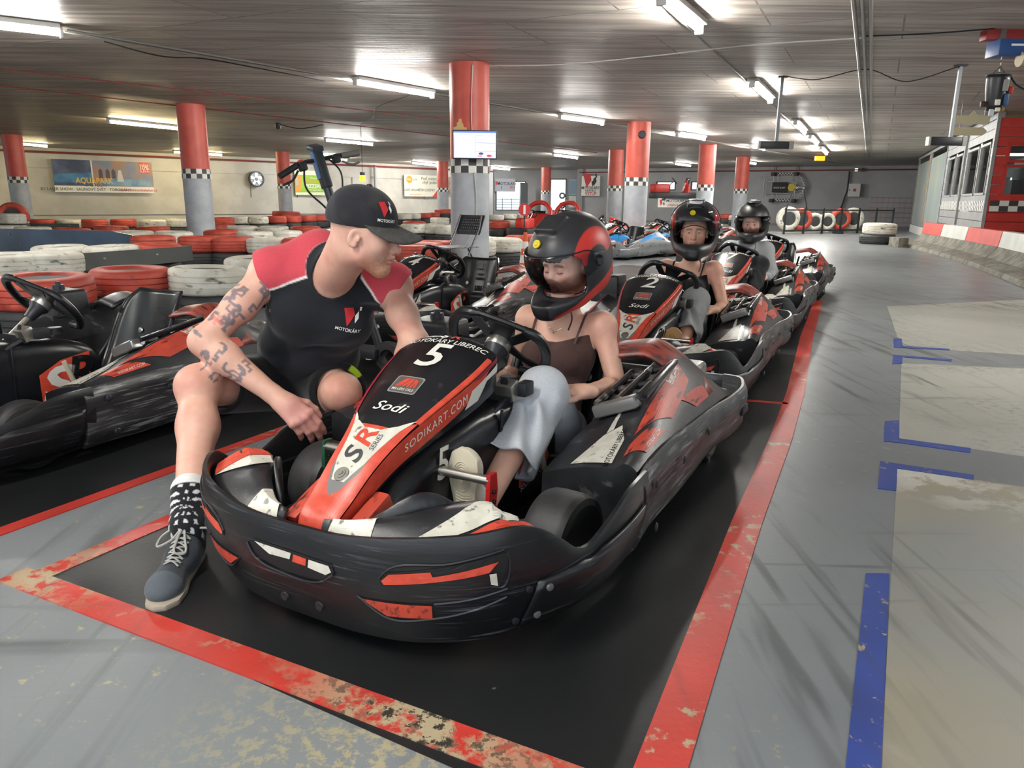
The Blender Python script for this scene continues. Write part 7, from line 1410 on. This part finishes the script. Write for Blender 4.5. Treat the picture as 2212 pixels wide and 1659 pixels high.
def red_kart(x, y, rz, label, z=0.0, hoop=True):
    t = thing('kart', label, 'kart', (x, y, z), rz, 'small red karts at the back')
    MB().prism([(-.55, .7), (-.3, .95), (.3, .95), (.55, .7), (.6, -.5), (.45, -.85), (-.45, -.85), (-.6, -.5)], .20, z0=.08).build('bumper', mat('kart_dark', '34373C', 0.4), t, bevel=.04, fix=True)
    mb = MB(); mb.grid(lambda a, b: ((.50-.12*b)*math.cos(R(180)*a), -.2-.35*b*0+.28*math.sin(R(180)*a)*(1-.4*b)-.2, .26+.42*b*(1 if .15 < a < .85 else .7)), 18, 5); mb.build('shell', M_rr, t, solid=.04)
    if hoop: MB().tube(smoothpts([(-.42, -.15, .30), (-.36, -.28, .80), (-.2, -.34, .95), (.2, -.34, .95), (.36, -.28, .80), (.42, -.15, .30)]), .065, 10).build('hoop', M_rr, t)
    MB().grid(lambda a, b: ((-.22+.44*a), -.30+.12*(2*a-1)**2-.12*b, .30+.45*b), 8, 6).build('seat', M_seat, t, solid=.02)
    MB().prism([(-.16, .25), (-.2, .75), (-.1, .93), (.1, .93), (.2, .75), (.16, .25)], .28, z0=.28).build('nose', M_rr, t, bevel=.05, fix=True)
    MB().tube([(.14*math.cos(q), .12+.09*math.sin(q), .68+.10*math.sin(q)) for q in np.linspace(0, 6.283, 21)], .015, 6).build('steering_wheel', M_sw, t); MB().tube([(0, .12, .68), (0, .35, .45)], .015, 6).build('steering_column', M_alu, t)
    for s in (-1, 1):
        for yy in (.45, -.55): MB().lathe([(.07, -.06), (.13, -.06), (.14, -.04), (.14, .04), (.13, .06), (.07, .06)], 16, close=True, M=Matrix.Translation((s*.48, yy, .14)) @ Matrix.Rotation(R(90), 4, 'Y')).build('wheel', M_rub, t)
    return t
p = D(1154, 470, 22.0); red_kart(p[0], 22.0, R(150), 'red kart with tall hoop left of the red and black helmet')
p = D(1218, 470, 24.0); red_kart(p[0], 24.0, R(150), 'second red kart with hoop, right behind the first')
p = D(1133, 453, 21.0); o = MB().lathe([(0, .02), (.17, .02), (.17, 0), (0, 0)], 24, M=Matrix.Translation(p) @ Matrix.Rotation(R(90), 4, 'X')).build('round_sign', M_redp); tag(o, 'round red sign with white bar left of the hooped red kart', 'sign'); MB().boxa((p[0]-.03, p[1]-.03, p[2]-.12), (p[0]+.03, p[1]-.021, p[2]+.12)).build('white_bar', M_white, o, smooth=False); MB().boxa((p[0]-.02, p[1]+.0, 0), (p[0]+.02, p[1]+.04, p[2]-.1)).build('post', M_dark, o, smooth=False)
# red kart on display over a banner
p = D(1460, 429, 26.0); red_kart(p[0]+.1, 26.3, R(75), 'red kart displayed high above the banner board', p[2]-.08, False)
bs = thing('banner_stand', 'banner board on a post below the displayed red kart', 'banner', (p[0], 25.9, 0)); w_, h_ = 1.75, .30; z0 = D(1460, 448, 25.9)[2]
MB().boxa((-.62, 0, z0), (-.62+w_, .03, z0+h_)).build('board', M_white, bs, smooth=False); MB().boxa((-.06, .04, 0), (.06, .14, z0+h_)).build('post', mat('post_blue', '7E93A6', 0.4), bs, smooth=False); MB().boxa((-.6, .0, z0+h_), (1.1, .8, z0+h_+.04)).build('shelf', M_dark, bs, smooth=False); MB().boxa((.9, .4, 0), (1.0, .5, z0+h_)).build('post', M_dark, bs, smooth=False)
def bput(vs, fs, m, nm): decal(vs, fs, lambda x, y: (x-.62, -.006, z0+y), nm, m, bs, 9)
vs, fs = text2d('MOTOK\u00c1RY', .125, .006); bput(vs+np.array([.62, .215]), fs, M_black, 'lettering'); vs, fs = text2d('LIBEREC', .075, .002); bput(vs+np.array([1.25, .20]), fs, M_black, 'lettering'); vs, fs = text2d('Z\u00c1BAVA PRO CELOU', .10, .006); bput(vs+np.array([.80, .07]), fs, M_redp, 'lettering')
for pl, m in (([(.05, .25), (.13, .25), (.15, .12), (.09, .05)], M_redp), ([(.17, .14), (.21, .17), (.23, .09), (.20, .05)], M_black), ([(.21, .26), (.24, .25), (.24, .18), (.22, .19)], M_black)): vs, fs = poly2d(pl); bput(vs, fs, m, 'emblem')
# stripped kart mounted flat on the grey wall, nose to the right
a = PLR.sz(1697, 405); tt, nn = Vector(PLR.t), Vector(PLR.n); o_ = PLR.pt(a[0], a[1], .08); Mw = Matrix(((-Vector((0, 0, 1)))[:], tt[:], nn[:])).transposed().to_4x4(); Mw.translation = o_
wk = thing('wall_kart', 'stripped racing kart with chequered bumper mounted on the grey wall', 'kart', M=Mw)
fr = MB()
for s in (-1, 1): fr.tube([(s*.30, -.95, .05), (s*.30, .2, .05), (s*.15, .75, .05)], .02, 6); fr.tube([(s*.62, -.45, .06), (s*.62, .35, .06)], .02, 6); fr.tube([(s*.3, .3, .05), (s*.62, .3, .06)], .02, 6); fr.tube([(s*.3, -.4, .05), (s*.62, -.4, .06)], .02, 6)
fr.tube([(-.62, -.6, .1), (.62, -.6, .1)], .02, 6); fr.tube([(-.6, .5, .1), (.6, .5, .1)], .018, 6); fr.tube([(-.45, -1.05, .1), (.45, -1.05, .1)], .025, 6); fr.tube([(-.45, -.92, .1), (.45, -.92, .1)], .02, 6); fr.build('frame', M_steel, wk)
MB().box((0, -.25, .12), (.50, .75, .16)).build('seat', M_seat, wk, bevel=.05, seg=3); MB().boxa((-.25, -.62, .202), (.25, .12, .206)).build('seat_cover', M_slot, wk, smooth=False)
vs, fs = text2d('RACE KART', .11, .004); decal(vs, fs, lambda x, y: (-y+.02, x-.25, .209), 'lettering', M_white, wk, 9)
MB().prism([(-.17, .22), (-.20, .38), (-.05, .55), (.05, .55), (.20, .38), (.17, .22), (0, .15)], .06, z0=.18).build('nose_plate', mat('plate_yellow', 'C9B52E', 0.4), wk, fix=True)
ck = MB(); nseg = 26; ck.grid(lambda a, b: ((.72)*math.cos(R(18+144*a)), .25+(.62+.10*b)*math.sin(R(18+144*a)), .08+.12*b), nseg, 3, mf=lambda a, b: (int(a*nseg)+int(b*3)) % 2); ck.build('bumper', [M_white, M_black], wk, solid=.02)
for s in (-1, 1):
    sp_ = MB(); sp_.grid(lambda a, b: (s*(.60+.10*b), -.42+.85*a, .08+.05*b), 12, 2, mf=lambda a, b: (int(a*12)+int(b*2)) % 2); sp_.build('side_bar', [M_white, mat('check_blue', '2B3A66', 0.5)], wk, solid=.03)
    for yy, r in ((.5, .13), (-.6, .14)): MB().lathe([(.06, -.09), (.12, -.09), (r, -.06), (r, .06), (.12, .09), (.06, .09)], 18, close=True, M=Matrix.Translation((s*.66, yy, .14)) @ Matrix.Rotation(R(90), 4, 'Y')).build('wheel', M_rub, wk)
    hg = MB(); hg.tube([(-.80, s*.55-.08, .02), (-1.02, s*.55-.06, .10), (-1.02, s*.55+.04, .10), (-.80, s*.55+.06, .02)], .015, 6); hg.build('wall_bracket', M_dark, wk)
ck = MB(); nseg = 7; ck.grid(lambda a, b: (-.06+.12*a, .55+.36*b, .20), 3, nseg, mf=lambda a, b: (int(a*3)+int(b*nseg)) % 2); ck.build('nose_strip', [M_white, M_black], wk, solid=.02)
# orange lamp near the far end of the lane row
p = G(1771, 341, 2.72); o = MB().box((0, 0, -.02), (.34, .14, .16)).build('beacon_lamp', mat('amber_box', 'F0952A', 0.4, emit=('FF9A20', 2.0))); o.location = p; tag(o, 'orange box lamp at the far end of the lane lamps', 'lamp')
# ---------------------------------------------------------------- electric scooter behind the man
def scooter():
    top = Vector(D(692, 356, 4.6)); foot = Vector((top.x+.36, top.y-.08, 0)); t = thing('electric_scooter', 'dark electric scooter whose handlebar rises behind the black cap', 'scooter', foot)
    T0 = top-foot; st = T0.normalized(); side = Vector((.80, .58, .12)); side = (side-st*side.dot(st)).normalized(); fw = st.cross(side)
    M_sc = mat('scooter_grey', '33363B', 0.4, 0.3); b0 = Vector((-.02, 0, .13))
    MB().tube([b0, T0-st*.38], .026, 12).build('lower_stem', M_sc, t); MB().tube([T0-st*.38, T0-st*.33], .029, 12).build('stem_ring', mat('scooter_red', 'A8342C', 0.4), t)
    rt = Matrix((side, fw, st)).transposed(); MB().tube([T0-st*.34, T0-st*.12], .027, 12).build('upper_stem', M_sc, t)
    MB().box(T0-st*.02, (.055, .07, .24), rot=rt).build('head_unit', mat('scooter_head', '2C2F34', 0.35), t, bevel=.012); MB().box(T0-st*.0-side*.03-fw*.0, (.008, .05, .16), rot=rt).build('blue_trim', mat('scooter_blue', '4C6C96', 0.4), t)
    MB().box(T0+st*.10, (.07, .09, .03), rot=rt @ Matrix.Rotation(R(25), 3, 'X')).build('display', mat('scooter_display', '3A4048', 0.15), t, bevel=.006)
    hb = T0+st*.03; MB().tube(smoothpts([hb-side*.25+st*-.05, hb-side*.14-st*.005, hb, hb+side*.14+st*.005, hb+side*.26+st*.0]), .0115, 10).build('handlebar', M_dark, t)
    for s, m in ((-1, M_cab), (1, mat('grip_grey', '6A6A66', 0.6))):
        e = hb+side*.25*s+st*(-.05 if s < 0 else 0); i = hb+side*.145*s-st*(.012 if s < 0 else 0); MB().tube([i, e+(e-i)*.12], .0185, 12).build('grip', m, t); MB().tube(smoothpts([i-fw*.0-st*.03, i+(e-i)*.5-st*.06, e-st*.055]), .007, 8).build('brake_lever', m, t)
        MB().box(i-side*.035*s-st*.01, (.045, .045, .05), rot=rt).build('switch_box', M_cab, t, bevel=.008)
        if s < 0: MB().box(i-side*.03*s+st*.02, (.03, .03, .015), rot=rt).build('red_button', mat('scooter_red', 'A8342C', 0.4), t, bevel=.004)
    MB().tube(smoothpts([hb-side*.10-st*.02, hb-side*.13-st*.14, hb-side*.05-st*.28, T0-st*.36]), .006, 6).build('brake_cable', M_cab, t); MB().tube(smoothpts([hb+side*.06, hb+side*.11-st*.08, hb+side*.08-st*.22, T0-st*.34]), .006, 6).build('brake_cable', M_cab, t)
    dv = Vector((-.93, .37, 0)); dr = Matrix((Vector((-dv.y, dv.x, 0)), dv, Vector((0, 0, 1)))).transposed(); MB().box(Vector((-.02, 0, .12))+dv*.42, (.16, .85, .06), rot=dr).build('deck', M_sc, t, bevel=.015)
    for y in (-.06, .90): MB().lathe([(.05, -.03), (.09, -.03), (.10, 0), (.09, .03), (.05, .03)], 20, close=True, M=Matrix.Translation(Vector((-.02, 0, .10))+dv*y) @ dr.to_4x4() @ Matrix.Rotation(R(90), 4, 'Y')).build('wheel', M_rub, t)
scooter()
